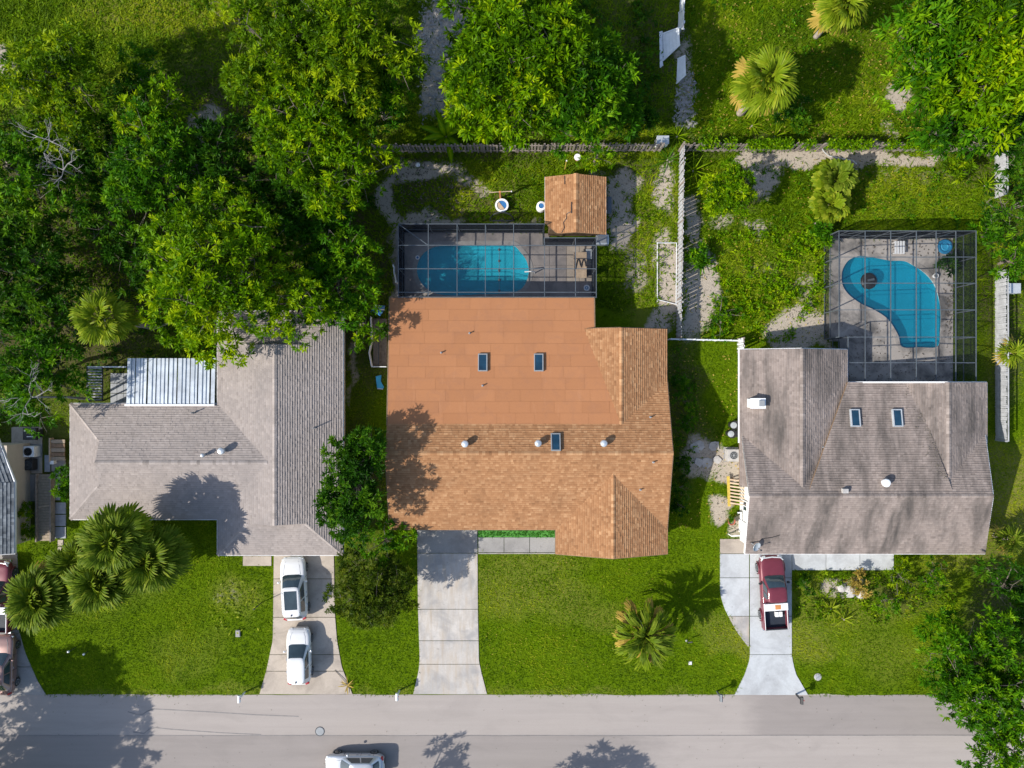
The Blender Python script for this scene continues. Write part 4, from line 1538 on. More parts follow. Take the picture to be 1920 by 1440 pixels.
# the 446 line carries no beam west of the shed: join the two rows there
cells -= {(i, 0) for i in range(5)} | {(i, 1) for i in range(5)}
cg = cage('pool_cage', 'grey framed screen cage over the rounded rectangular pool', xs, ys, lambda x: 2.85, cells, walls, 'frame_grey')
for i in range(5):
    q = [W(xs[i], 420, 2.85), W(xs[i + 1], 420, 2.85), W(xs[i + 1], 460, 2.85), W(xs[i], 460, 2.85)]
    mb = MB()
    mb.add([p + Vector((0, 0, -.01)) for p in q], [(3, 2, 1, 0)])
    mb.build('screen_panel', 'screen_mesh', cg)
    for a, b in ((q[0], q[1]), (q[0], q[3])):
        mb = MB()
        mb.bar(a, b, .045)
        mb.build('beam', 'frame_grey', cg)
mb = MB()
mb.bar(W(747, 420, 2.85), W(803, 460, 2.85), .05)
mb.build('brace', 'frame_grey', cg)

xs = [1573, 1590, 1622, 1670, 1718, 1755, 1792, 1830]
ys = [433, 482, 531, 581, 632, 680, 716]
cells = {(i, j) for i in range(7) for j in range(6)} - {(0, 4), (0, 5)}
walls = [((i, 0), (i + 1, 0)) for i in range(7)] + [((7, j), (7, j + 1)) for j in range(6)] + [((0, j), (0, j + 1)) for j in range(4)] + [((0, 4), (1, 4)), ((1, 4), (1, 5)), ((1, 5), (1, 6))]
cells -= {(0, j) for j in range(4)} | {(1, j) for j in range(4)}
zr_ = lambda x: 2.95 - abs(x - 1718) / 145 * .5 if x < 1718 else 2.95 - abs(x - 1718) / 112 * .5
cg = cage('pool_cage', 'dark framed screen cage with shallow gable over the kidney shaped pool', xs, ys, zr_, cells, walls, 'frame_grey', cross=(((0, 0), (2, 0)), ((2, 0), (4, 0)), ((4, 0), (6, 0))))
for j in range(4):
    q = [W(1573, ys[j], zr_(1573)), W(1622, ys[j], zr_(1622)), W(1622, ys[j + 1], zr_(1622)), W(1573, ys[j + 1], zr_(1573))]
    mb = MB()
    mb.add([p + Vector((0, 0, -.01)) for p in q], [(3, 2, 1, 0)])
    mb.build('screen_panel', 'screen_mesh', cg)
    for a, b in ((q[0], q[1]), (q[0], q[3])):
        mb = MB()
        mb.bar(a, b, .045)
        mb.build('beam', 'frame_grey', cg)

# ------------------------------------------------------------------ fences


def picket_fence(label, a, b, h, pitch, w, mat, alt=0.0, rails=('wood_weathered',), skip=(), lean=0.02, thick=0.025, rail_h=(0.3, 1.4), tilt=0.0, group=None):
    a, b = Vector((a[0], a[1], 0)), Vector((b[0], b[1], 0))
    d = b - a
    L = d.length
    d.normalize()
    ang = math.atan2(d.y, d.x)
    s = Vector((-d.y, d.x, 0))
    t = thing('fence', a, label, 'fence', group)
    n = int(L / pitch)
    proto = None
    for k in range(n):
        x = pitch * (k + .5)
        if any(u0 < x / L < u1 for u0, u1 in skip):
            continue
        side = alt * (1 if k % 2 else -1)
        loc = d * x + s * side
        rot = (tilt + random.gauss(0, lean), random.gauss(0, lean * .6), ang + random.gauss(0, .05))
        if proto is None:
            mb = MB()
            hh = h
            mb.add([(-w / 2, -thick / 2, 0), (w / 2, -thick / 2, 0), (w / 2, thick / 2, 0), (-w / 2, thick / 2, 0),
                    (-w / 2, -thick / 2, hh - .06), (w / 2, -thick / 2, hh - .06), (w / 2, thick / 2, hh - .06), (-w / 2, thick / 2, hh - .06),
                    (-w / 4, -thick / 2, hh), (w / 4, -thick / 2, hh), (w / 4, thick / 2, hh), (-w / 4, thick / 2, hh)],
                   [(3, 2, 1, 0), (0, 1, 5, 4), (1, 2, 6, 5), (2, 3, 7, 6), (3, 0, 4, 7), (4, 5, 9, 8), (5, 6, 10, 9), (6, 7, 11, 10), (7, 4, 8, 11), (8, 9, 10, 11)])
            proto = mb.build('slat', mat, t, loc=(0, 0, 0), base=(0, 0, 0))
            o = proto
        else:
            o = proto.copy()
            COL.objects.link(o)
        o.location = loc
        o.rotation_euler = rot
        o.scale = (1, 1, random.uniform(.95, 1.03))
    segs = [(0, 1)]
    for u0, u1 in skip:
        segs = [q for sgm in segs for q in ((sgm[0], min(sgm[1], u0)), (max(sgm[0], u1), sgm[1])) if q[1] - q[0] > .01]
    for u0, u1 in segs:
        for rh in rail_h:
            mb = MB()
            mb.bar(a + d * (L * u0) + Vector((0, 0, rh)), a + d * (L * u1) + Vector((0, 0, rh)), .05, .09)
            mb.build('rail', rails[0], t)
        npst = max(1, int(L * (u1 - u0) / 2.4))
        for k in range(npst + 1):
            p = a + d * (L * (u0 + (u1 - u0) * k / npst))
            mb = MB()
            mb.box((p.x, p.y, h * .5), (.10, .10, h * 1.0))
            mb.build('post', rails[0], t)
    return t


picket_fence('weathered slatted fence running behind the shed and the brown roofed house', W(706, 286), W(1236, 284), 1.8, 0.235, 0.15, 'wood_weathered', alt=.035, skip=())
picket_fence('weathered slatted fence with creeper along the back of the kidney pool yard', W(1272, 284), W(1850, 284), 1.8, 0.235, 0.15, 'wood_weathered', alt=.035)
picket_fence('pale picket fence dividing the shed yard from the kidney pool yard', W(1274, 280), W(1268, 634), 1.6, 0.15, 0.142, 'fence_grey', alt=.02, rails=('wood_weathered',))
picket_fence('pale grey slatted fence between the kidney pool yard and the outer trees', (36.2, 17.4), (36.25, -4.2), 1.25, 0.15, 0.142, 'fence_grey', rails=('fence_grey',), skip=((.16, .42),), lean=.015)
picket_fence('upright remains of a white fence at the top of the picture', W(1273, 62), W(1275, -20), 1.6, 0.22, 0.18, 'vinyl_white', rails=('vinyl_white',))
picket_fence('grey slatted fence between trees at the far corner of the back lots', W(1826, 50), W(1850, -30), 1.7, 0.2, 0.15, 'wood_weathered', lean=.06)
picket_fence('short pale picket stub where the stained grey roof begins', W(1383, 636), W(1383, 660), 1.5, 0.16, 0.13, 'vinyl_white', alt=.03, rails=('wood_weathered',))
t = thing('fence', W(1252, 636), 'low white railing joining the brown roofed house to the grey roofed house', 'fence')
a, b = W(1252, 637), W(1384, 640)
for rh in (.35, 1.1):
    mb = MB()
    mb.bar(a + Vector((0, 0, rh)), b + Vector((0, 0, rh)), .05, .07)
    mb.build('rail', 'vinyl_white', t)
for k in range(7):
    p = a.lerp(b, k / 6)
    mb = MB()
    mb.box((p.x, p.y, .6), (.08, .08, 1.2))
    mb.build('post', 'vinyl_white', t)


def fallen_panel(label, quad, zs, n=5, group='broken white fence panels'):
    c = W(sum(q[0] for q in quad) / 4, sum(q[1] for q in quad) / 4)
    t = thing('fallen_fence', c, label, 'broken fence', group)
    P = [W(q[0], q[1], z) for q, z in zip(quad, zs)]
    up = Vector((0, 0, .03))
    for k in range(n):
        u0, u1 = (k + .02) / n, (k + .98) / n
        q = [P[0].lerp(P[1], u0), P[0].lerp(P[1], u1), P[3].lerp(P[2], u1), P[3].lerp(P[2], u0)]
        mb = MB()
        mb.add(q + [p + up for p in q], [(0, 1, 2, 3), (7, 6, 5, 4), (0, 4, 5, 1), (1, 5, 6, 2), (2, 6, 7, 3), (3, 7, 4, 0)])
        mb.build('plank', 'vinyl_white', t)
    for a, b in ((0, 1), (3, 2)):
        mb = MB()
        mb.bar(P[a] + Vector((0, 0, .05)), P[b] + Vector((0, 0, .05)), .09)
        mb.build('rail', 'vinyl_white', t)
    return t


fallen_panel('large white fence panel leaning among weeds below the treetops', [(1242, 64), (1273, 53), (1275, 84), (1243, 114)], (.1, 1.2, 1.2, .1))
fallen_panel('narrow white fence panel lying beside the large leaning panel', [(1236, 62), (1242, 60), (1243, 122), (1237, 127)], (.1, .16, .16, .1), 1)
fallen_panel('small tilted white fence panel below the large leaning panel', [(1270, 111), (1285, 105), (1286, 140), (1268, 157)], (.3, .8, .8, .1), 3)
fallen_panel('upright white fence panel above the large leaning panel', [(1272, 25), (1282, 18), (1282, 55), (1271, 52)], (.2, 1.3, 1.3, .2), 2)

# ------------------------------------------------------------------ vehicles


def interp(ctrl, x):
    for (x0, y0), (x1, y1) in zip(ctrl, ctrl[1:]):
        if x0 <= x <= x1:
            t = (x - x0) / (x1 - x0)
            t = t * t * (3 - 2 * t)
            return y0 + (y1 - y0) * t
    return ctrl[-1][1] if x > ctrl[-1][0] else ctrl[0][1]


def car_lower(Wd, ytop, zb, L, wctrl=None, ymin=None, ymax=None):
    """lofted lower body; ytop = [(y, z)] profile of the top line"""
    mb = MB()
    y0, y1 = (-L / 2 if ymin is None else ymin), (L / 2 if ymax is None else ymax)
    n = 22
    rings = []
    for i in range(n + 1):
        t = i / n
        y = y0 + (y1 - y0) * (.5 - .5 * math.cos(math.pi * t))
        e = abs(2 * y / L)
        w = Wd / 2 * (1 - .26 * max(0, (e - .62) / .38) ** 2.6)
        zt = interp(ytop, y)
        zz = zb + .10 * max(0, (e - .8) / .2) ** 2
        half = [(0, zt + .018), (.5 * w, zt + .010), (.80 * w, zt - .012), (.93 * w, zt - .055), (.985 * w, zt - .16), (w, (zt + zz) / 2 + .05), (.99 * w, (zt + zz) / 2 - .08), (.955 * w, zz + .07), (.82 * w, zz), (0, zz)]
        ring = [(x, y, z) for x, z in half] + [(-x, y, z) for x, z in half[-2:0:-1]]
        rings.append(ring)
    m = len(rings[0])
    vs = [p for r in rings for p in r]
    fs = []
    for i in range(n):
        for j in range(m):
            k = (j + 1) % m
            fs.append((i * m + j, i * m + k, (i + 1) * m + k, (i + 1) * m + j))
    fs.append(tuple(range(m)))
    fs.append(tuple(n * m + j for j in reversed(range(m))))
    mb.add(vs, fs)
    return mb


class Cabin:
    """glasshouse between a belt ring and a roof ring, both rounded rectangles"""

    def __init__(s, yb0, yb1, yr0, yr1, wb, wr, zb, zr, ex=6.0):
        s.a = (yb0, yb1, yr0, yr1, wb, wr, zb, zr)
        s.ex = ex

    def pt(s, ang, l, off=0.0):
        yb0, yb1, yr0, yr1, wb, wr, zb, zr = s.a
        c, q = math.cos(ang), math.sin(ang)
        f = (abs(c) ** s.ex + abs(q) ** s.ex) ** (-1 / s.ex)
        sx, sy = c * f, q * f

        def at(ya, yb, w, o):
            return ((w / 2 + o) * sx, (ya + yb) / 2 + ((yb - ya) / 2 + o) * sy)
        ax, ay = at(yb0, yb1, wb, off)
        bx, by = at(yr0, yr1, wr, off)
        return (ax + (bx - ax) * l, ay + (by - ay) * l, zb + (zr - .05 - zb) * l + off * .5)

    def shell(s):
        mb = MB()
        n = 48
        L = [s_ for s_ in (-.12, 0, .35, .7, .93, 1.0)]
        vs = [s.pt(2 * math.pi * j / n, l) for l in L for j in range(n)]
        yb0, yb1, yr0, yr1, wb, wr, zb, zr = s.a
        for sc, dz in ((.9, -.018), (.6, -.004), (.25, 0)):
            for j in range(n):
                p = s.pt(2 * math.pi * j / n, 1.0)
                cy = (yr0 + yr1) / 2
                vs.append((p[0] * sc, cy + (p[1] - cy) * sc, zr + dz))
        m = len(L) + 3
        fs = []
        for i in range(m - 1):
            for j in range(n):
                k = (j + 1) % n
                fs.append((i * n + j, i * n + k, (i + 1) * n + k, (i + 1) * n + j))
        fs.append(tuple((m - 1) * n + j for j in range(n)))
        mb.add(vs, fs)
        return mb

    def patch(s, a0, a1, l0, l1, off=.012, n=8):
        mb = MB()
        vs, fs = [], []
        for i in range(4):
            for j in range(n + 1):
                vs.append(s.pt(R_(a0 + (a1 - a0) * j / n), l0 + (l1 - l0) * i / 3, off))
        for i in range(3):
            for j in range(n):
                fs.append((i * (n + 1) + j, i * (n + 1) + j + 1, (i + 1) * (n + 1) + j + 1, (i + 1) * (n + 1) + j))
        mb.add(vs, fs)
        return mb


def wheels(t, xs_, ys_, r=.33, w=.22):
    for x in xs_:
        for y in ys_:
            sg = 1 if x > 0 else -1
            mb = MB()
            mb.lathe([(r * .62, -w / 2), (r * .93, -w / 2), (r, -w * .32), (r, w * .32), (r * .93, w / 2), (r * .62, w / 2)], (x, y, r), 22, 'X')
            o = mb.build('wheel', 'rubber', t, loc=(0, 0, 0))
            mb = MB()
            mb.lathe([(r * .58, w * .30), (r * .64, w * .52), (r * .52, w * .50), (r * .42, w * .36), (r * .16, w * .36), (r * .12, w * .46)] if sg > 0 else
                     [(r * .12, -w * .46), (r * .16, -w * .36), (r * .42, -w * .36), (r * .52, -w * .50), (r * .64, -w * .52), (r * .58, -w * .30)], (x, y, r), 20, 'X')
            for k in range(5):
                a = 2 * math.pi * k / 5
                mb.bar((x + sg * w * .45, y + .1 * r * math.cos(a), r + .1 * r * math.sin(a)), (x + sg * w * .45, y + .58 * r * math.cos(a), r + .58 * r * math.sin(a)), .05, .02)
            mb.build('rim', 'chrome', o, loc=(0, 0, 0))


def car(label, loc, rz, L, Wd, H, paint, profile, cab, roofdetails=(), group=None, cat='car', glassy=True, rack=False, name='parked_car'):
    t = thing(name, loc, label, cat, group, rz=rz if rz else 1e-6)
    k = dict(loc=(0, 0, 0))
    car_lower(Wd, profile, .22, L).build('body', paint, t, smooth=True, subsurf=1, **k)
    cab.shell().build('cabin', paint, t, smooth=True, **k)
    cab.patch(90 - 41, 90 + 41, .04, .95).build('windshield', 'glass_car', t, smooth=True, **k)
    cab.patch(270 - 40, 270 + 40, .16, .92).build('rear_window', 'glass_car', t, smooth=True, **k)
    for s in (0, 180):
        for a0, a1 in ((-34, -2), (2, 37)):
            if s:
                a0, a1 = 180 - a1, 180 - a0
            cab.patch(a0, a1, .08, .86).build('side_window', 'glass_car', t, smooth=True, **k)
    yb0, yb1, yr0, yr1, wb, wr, zb, zr = cab.a
    wheels(t, (Wd / 2 - .10, -Wd / 2 + .10), (L / 2 - .85, -L / 2 + .8), min(.34, H * .21))
    for s in (1, -1):
        mb = MB()
        mb.lathe([(.02, -.1), (.075, -.06), (.085, .05), (.04, .09)], (s * (Wd / 2 + .08), yb1 - .55, zb + .03), 10, 'X')
        mb.build('mirror', paint, t, smooth=True, **k)
        mb = MB()
        zt = interp(profile, L / 2 - .1)
        mb.box((s * (Wd / 2 - .34), L / 2 - .19, zt - .13), (.36, .30, .15), rz=-s * .38)
        mb.build('headlight', 'lamp_clear', t, bevel=.03, **k)
        mb = MB()
        zt = interp(profile, -L / 2 + .1)
        mb.box((s * (Wd / 2 - .25), -L / 2 + .12, zt - .12), (.28, .16, .2), rz=s * .3)
        mb.build('tail_light', 'lamp_red', t, bevel=.03, **k)
        for yy in (.25, -.65):
            mb = MB()
            mb.box((s * (Wd / 2 + .004), (yb0 + yb1) / 2 + yy, zb - .18), (.03, .18, .03))
            mb.build('door_handle', 'chrome', t, **k)
        if rack:
            mb = MB()
            mb.tube([(s * (wr / 2 - .07), yr0 + .25, zr - .03), (s * (wr / 2 - .07), yr0 + .35, zr + .035), (s * (wr / 2 - .07), yr1 - .35, zr + .035), (s * (wr / 2 - .07), yr1 - .25, zr - .03)], .02, 6)
            mb.build('roof_rail', 'chrome', t, **k)
        mb = MB()
        a = -.35 * s
        mb.bar((s * .18 - .2, yb1 - .04, zb + .035), (s * .18 + .25, yb1 - .22, zb + .085), .02)
        mb.build('wiper', 'black_plastic', t, **k)
    for s in (1, -1):                                    # shut lines of the doors
        for yy in (yb1 - .25, (yr0 + yr1) / 2 + .15, yb0 + .55):
            mb = MB()
            mb.box((s * (Wd / 2 + .001), yy, .62), (.012, .018, .5))
            mb.build('door_gap', 'black_plastic', t, **k)
    # lower trim and bumpers
    mb = MB()
    mb.box((0, L / 2 - .10, .36), (Wd * .66, .16, .16))
    mb.build('grille', 'black_plastic', t, bevel=.03, **k)
    mb = MB()
    mb.box((0, -L / 2 + .07, .42), (Wd * .74, .18, .24))
    mb.build('rear_bumper', 'black_plastic', t, bevel=.04, **k)
    mb = MB()
    mb.box((0, -L / 2 - .01, .62), (.32, .02, .16))
    mb.build('number_plate', 'paint_white', t, **k)
    mb = MB()
    mb.box((0, yr0 + .12, zr + .02), (.05, .14, .07))
    mb.build('antenna', 'black_plastic', t, bevel=.01, **k)
    mb = MB()
    zh = interp(profile, (yb1 + L / 2) / 2)
    for s in (1, -1):
        pts = [(s * Wd * .33, yb1 - .02, interp(profile, yb1) + .014), (s * Wd * .30, (yb1 + L / 2) / 2, interp(profile, (yb1 + L / 2) / 2) + .016), (s * Wd * .24, L / 2 - .25, interp(profile, L / 2 - .25) + .012)]
        for a_, b_ in zip(pts, pts[1:]):
            mb.bar(a_, b_, .016, .012)
    mb.build('hood_seam', 'grey_plastic', t, **k)
    for nm, mt, cx, cy, sx, sy in roofdetails:
        mb = MB()
        mb.box((cx, cy, zr + .004), (sx, sy, .016))
        mb.build(nm, mt, t, bevel=.005, **k)
    return t


# white SUV with glass roof, nose to the garage
p = W(557, 1098)
prof = [(-2.3, .86), (-2.15, .98), (-1.6, 1.0), (.75, 1.0), (1.3, .97), (1.9, .88), (2.2, .74), (2.3, .60)]
car('white SUV with a dark glass sunroof parked with its nose at the garage', (p.x, p.y, .055), R_(3.2), 4.6, 1.88, 1.66, 'car_white', prof,
    Cabin(-2.18, 1.12, -1.82, .28, 1.70, 1.34, .98, 1.66), [('sunroof', 'glass_car', 0, -.62, .92, 1.35)], rack=True)
p = W(566, 1223)
prof = [(-2.05, .84), (-1.95, .95), (-1.4, .97), (.65, .97), (1.15, .94), (1.7, .85), (1.97, .72), (2.05, .58)]
car('small white hatchback with a plain roof parked nearest the road', (p.x, p.y, .055), R_(1.0), 4.1, 1.78, 1.55, 'car_white', prof,
    Cabin(-1.95, 1.0, -1.72, .10, 1.60, 1.26, .95, 1.55))
# silver car on the road, nose to the west
prof = [(-2.2, .78), (-2.1, .90), (-1.5, .94), (.7, .96), (1.2, .93), (1.8, .84), (2.1, .72), (2.2, .58)]
car('silver car standing on the road at the lower edge of the picture', (W(664, 0, .9).x, -28.32, .02), R_(90), 4.35, 1.82, 1.50, 'car_silver', prof,
    Cabin(-1.95, 1.02, -1.45, .2, 1.62, 1.24, .94, 1.5), rack=False, name='car')
# bronze car at the west edge
prof = [(-2.25, .78), (-2.12, .92), (-1.5, .95), (.75, .97), (1.3, .94), (1.9, .84), (2.15, .72), (2.25, .58)]
car('bronze sedan cut by the picture edge with a pinkish roof', (-37.72, -20.75, .055), R_(-1), 4.4, 1.84, 1.50, 'car_bronze', prof,
    Cabin(-1.85, 1.0, -1.2, .2, 1.64, 1.26, .95, 1.5))


def pickup(label, loc, rz, L, Wd, H, paint, bed_in=True, toolbox=True):
    t = thing('pickup_truck', loc, label, 'pickup truck', rz=rz)
    k = dict(loc=(0, 0, 0))
    yc = -L / 2 + 2.05                                   # rear of the cab
    prof = [(yc - .05, 1.06), (L / 2 - 1.75, 1.07), (L / 2 - 1.2, 1.06), (L / 2 - .4, .99), (L / 2 - .1, .86), (L / 2, .66)]
    car_lower(Wd, prof, .34, L, ymin=yc - .02).build('body', paint, t, smooth=True, subsurf=1, **k)
    cab = Cabin(yc + .03, L / 2 - 1.38, yc + .18, L / 2 - 2.18, Wd * .90, Wd * .74, 1.05, H)
    cab.shell().build('cabin', paint, t, smooth=True, **k)
    cab.patch(90 - 42, 90 + 42, .05, .95).build('windshield', 'glass_car', t, smooth=True, **k)
    cab.patch(270 - 36, 270 + 36, .2, .85).build('rear_window', 'glass_car', t, smooth=True, **k)
    for s in (0, 180):
        for a0, a1 in ((-30, -3), (3, 36)):
            if s:
                a0, a1 = 180 - a1, 180 - a0
            cab.patch(a0, a1, .08, .86).build('side_window', 'glass_car', t, smooth=True, **k)
    # bed
    yb = -L / 2 + .04
    mb = MB()
    mb.box((0, (yb + yc) / 2, .66), (Wd * .88, yc - yb - .04, .08))
    mb.build('bed_floor', 'bed_liner', t, **k)
    for s in (1, -1):
        mb = MB()
        mb.box((s * (Wd / 2 - .07), (yb + yc) / 2, .78), (.12, yc - yb - .02, .62))
        mb.build('bed_side', paint, t, bevel=.03, **k)
        mb = MB()
        mb.box((s * (Wd / 2 - .10), (yb + yc) / 2, 1.10), (.045, yc - yb - .06, .03))
        mb.build('bed_rail', 'paint_white', t, bevel=.01, **k)
        mb = MB()
        mb.lathe([(.02, -.12), (.09, -.08), (.10, .06), (.05, .10)], (s * (Wd / 2 + .10), L / 2 - 1.95, 1.12), 10, 'X')
        mb.build('mirror', 'black_plastic', t, smooth=True, **k)
        mb = MB()
        mb.box((s * (Wd / 2 - .32), L / 2 - .14, .80), (.36, .2, .18), rz=-s * .3)
        mb.build('headlight', 'lamp_clear', t, bevel=.03, **k)
        mb = MB()
        mb.box((s * (Wd / 2 - .09), yb + .02, .86), (.12, .06, .34))
        mb.build('tail_light', 'lamp_red', t, **k)
        # flared arches
        for yy in (L / 2 - .95, -L / 2 + 1.0):
            mb = MB()
            pts = [(s * (Wd / 2 + .02), yy + .46 * math.cos(a), .36 + .46 * math.sin(a)) for a in [math.pi * q / 10 for q in range(11)]]
            mb.tube(pts, .05, 6)
            mb.build('wheel_arch', paint, t, smooth=True, **k)
    mb = MB()
    mb.box((0, yb + .03, .82), (Wd * .86, .08, .52))
    mb.build('tailgate', paint, t, bevel=.02, **k)
    mb = MB()
    mb.box((0, yb + .03, 1.09), (Wd * .86, .09, .02))
    mb.build('tailgate_cap', 'black_plastic', t, **k)
    mb = MB()
    mb.box((0, -L / 2 - .04, .52), (Wd * .94, .2, .18))
    mb.build('rear_bumper', 'chrome', t, bevel=.03, **k)
    mb = MB()
    mb.box((0, L / 2 - .06, .52), (Wd * .84, .24, .22))
    mb.build('front_bumper', 'chrome', t, bevel=.05, **k)
    mb = MB()
    mb.tube([(-Wd * .44, L / 2 - .34, .965), (-Wd * .34, L / 2 - .16, .93), (0, L / 2 - .1, .92), (Wd * .34, L / 2 - .16, .93), (Wd * .44, L / 2 - .34, .965)], .05, 7)
    mb.build('bug_deflector', 'lamp_clear', t, smooth=True, **k)
    wheels(t, (Wd / 2 - .08, -Wd / 2 + .08), (L / 2 - .95, -L / 2 + 1.0), .37, .25)
    if toolbox:
        mb = MB()
        mb.box((0, yc - .30, 1.14), (Wd * .93, .52, .24))
        o = mb.build('toolbox', 'paint_white', t, bevel=.02, **k)
        mb = MB()
        mb.box((.12, yc - .30, 1.267), (.42, .34, .012))
        mb.build('lid_patch', 'wood_orange', o, bevel=.005, **k)
    for s in (1, -1):
        mb = MB()
        mb.bar((s * .2 - .25, L / 2 - 1.40, 1.10), (s * .2 + .25, L / 2 - 1.55, 1.14), .02)
        mb.build('wiper', 'black_plastic', t, **k)
    return t


p = W(1445, 1107)
tr = pickup('red pickup with a white toolbox across its dark empty bed', (p.x - .12, p.y + .12, .055), R_(3.5), 5.45, 1.86, 1.76, 'car_red')
for dx, lab in ((-.02, 'small white carton in the bed of the red pickup, nearer the driver side'), (.26, 'small white carton in the bed of the red pickup, nearer the lawn side')):
    q = tr.matrix_basis @ Vector((dx + .16, -1.62, 0))
    mb = MB()
    mb.box((q.x, q.y, .86), (.22, .36, .26), rz=R_(3.5))
    tag(mb.build('carton', 'paint_white', None, bevel=.01), lab, 'carton', 'cartons in the pickup bed')
pickup('dark red pickup with a pale bed cover cut by the picture edge', (-37.95, -15.7, .055), R_(-1), 5.3, 1.9, 1.75, 'car_red', toolbox=True)

# ------------------------------------------------------------------ street furniture and yard things


def mailbox(x, y, mat, label, rz=0.0):
    b = W(x, y)
    t = thing('mailbox', b, label, 'mailbox', 'mailboxes along the road')
    mb = MB()
    mb.box((b.x, b.y, .52), (.10, .10, 1.04))
    mb.build('post', mat, t)
    mb = MB()
    prof = [(-.10, 0), (.10, 0), (.10, .14), (.075, .20), (0, .235), (-.075, .20), (-.10, .14)]
    n = len(prof)
    for y0, y1 in ((-.26, .26),):
        vs = [(b.x + q[0], b.y + y0, 1.02 + q[1]) for q in prof] + [(b.x + q[0], b.y + y1, 1.02 + q[1]) for q in prof]
        mb.add(vs, [tuple(range(n)), tuple(reversed(range(n, 2 * n)))] + [(i, n + i, n + (i + 1) % n, (i + 1) % n) for i in range(n)])
    mb.build('box', mat, t)
    mb = MB()
    mb.box((b.x + .12, b.y + .05, 1.22), (.015, .05, .16))
    mb.build('flag', 'lamp_red', t)
    return t


mailbox(459, 1298, 'paint_white', 'white mailbox at the road corner of the tan driveway')
mailbox(749, 1294, 'vinyl_white', 'pale mailbox on the verge beside the wide pale driveway')
mailbox(1344, 1296, 'frame_grey', 'dark slim mailbox on the lawn before the palm house')
mailbox(1492, 1301, 'black_plastic', 'black mailbox at the road corner of the pickup driveway')


def path_lamp(x, y, label, h=.7):
    b = W(x, y)
    t = thing('path_lamp', b, label, 'path lamp', 'path lamps on the west lawn')
    mb = MB()
    mb.tube([(b.x, b.y, 0), (b.x, b.y, h)], .03, 8)
    mb.build('stake', 'dark_metal', t)
    mb = MB()
    mb.lathe([(.04, 0), (.085, .02), (.07, .10), (.03, .13)], (b.x, b.y, h), 12)
    mb.build('head', 'paint_white', t)


path_lamp(143, 1213, 'taller white topped path lamp on the lawn below the palms', .9)
path_lamp(166, 1221, 'shorter white topped path lamp on the lawn below the palms', .55)


def simple(name, label, cat, loc, parts, group=None):
    """parts: list of (part name, material, function(MB, loc))"""
    t = thing(name, loc, label, cat, group)
    for pn, mt, fn, *o in parts:
        mb = MB()
        fn(mb, Vector(loc))
        mb.build(pn, mt, t, **(o[0] if o else {}))
    return t


simple('meter_box', 'small grey meter box set in the lawn near the white cars', 'meter box', W(447, 1187),
       [('case', 'grey_plastic', lambda m, c: m.box(c + Vector((0, 0, .06)), (.34, .5, .12))), ('lid', 'concrete_grey', lambda m, c: m.box(c + Vector((0, 0, .135)), (.28, .42, .03)))])
simple('drain_cover', 'round white drain cover in the lawn beside the pickup driveway', 'drain cover', W(1533, 1269),
       [('ring', 'stone_pale', lambda m, c: m.lathe([(.27, 0), (.27, .05), (.22, .06)], c, 24)), ('lid', 'paver_grey', lambda m, c: m.lathe([(.2, .03), (.2, .075), (.05, .08)], c, 24)),
        ('handle', 'grey_plastic', lambda m, c: m.box(c + Vector((.03, 0, .085)), (.16, .07, .02), rz=.5))])
simple('drain_cover', 'tiny square white cover in the lawn near the golden palm', 'drain cover', W(1294, 1243),
       [('frame', 'stone_pale', lambda m, c: m.box(c + Vector((0, 0, .02)), (.26, .26, .05))), ('lid', 'paint_white', lambda m, c: m.box(c + Vector((0, 0, .055)), (.2, .2, .02)))])
simple('yard_light', 'short dark yard light with pale foot beside the golden palm', 'yard light', W(1287, 1201),
       [('foot', 'paint_white', lambda m, c: m.lathe([(.08, 0), (.06, .12)], c, 12)), ('arm', 'black_plastic', lambda m, c: m.tube([c + Vector((0, 0, .1)), c + Vector((.05, .03, .5)), c + Vector((.3, .12, .62))], .05, 8))])
# skimmer fallen frond by the driveway
simple('tub', 'round white tub with blue and tan filling near the shed', 'tub', W(941, 388),
       [('wall', 'paint_white', lambda m, c: m.lathe([(.40, 0), (.50, .42), (.50, .52), (.36, .52), (.36, .30)], c, 28)),
        ('filling', 'tarp_blue', lambda m, c: m.lathe([(.34, .30), (.34, .44)], c, 28)),
        ('scoop', 'wood_pale', lambda m, c: m.prism([(c.x + .33 * math.cos(a), c.y + .33 * math.sin(a)) for a in [R_(130 + 18 * q) for q in range(11)]], .44, .47))])
simple('clothes_post', 'orange wooden post with a thin crossbar beside the white tub', 'clothes post', W(938, 373),
       [('post', 'wood_orange', lambda m, c: m.box(c + Vector((0, 0, 1.0)), (.12, .12, 2.0))), ('crossbar', 'wood_pale', lambda m, c: m.bar(c + Vector((-.78, -.05, 1.96)), c + Vector((.82, .04, 1.96)), .05)),
        ('knob', 'paint_white', lambda m, c: m.lathe([(.02, -.05), (.06, 0), (.02, .05)], c + Vector((.84, .04, 1.96)), 8))])
simple('hoop', 'dark half hoop standing by the cage below the white tub', 'hoop', W(941, 417),
       [('arch', 'dark_metal', lambda m, c: m.tube([c + Vector((.88 * math.cos(a), .10 + .42 * math.sin(a), .15 + .85 * math.sin(a))) for a in [math.pi * q / 14 for q in range(15)]], .05, 7)),
        ('base', 'dark_metal', lambda m, c: m.bar(c + Vector((-.9, .1, .08)), c + Vector((.9, .1, .08)), .09, .14))])
simple('drum', 'white drum half hidden under the shed eave', 'drum', W(1014, 391),
       [('body', 'paint_white', lambda m, c: m.lathe([(.34, 0), (.36, .4), (.34, .8), (.2, .84), (.2, .7)], c, 24)), ('plug', 'tarp_blue', lambda m, c: m.lathe([(.19, .7), (.19, .8)], c, 16))])
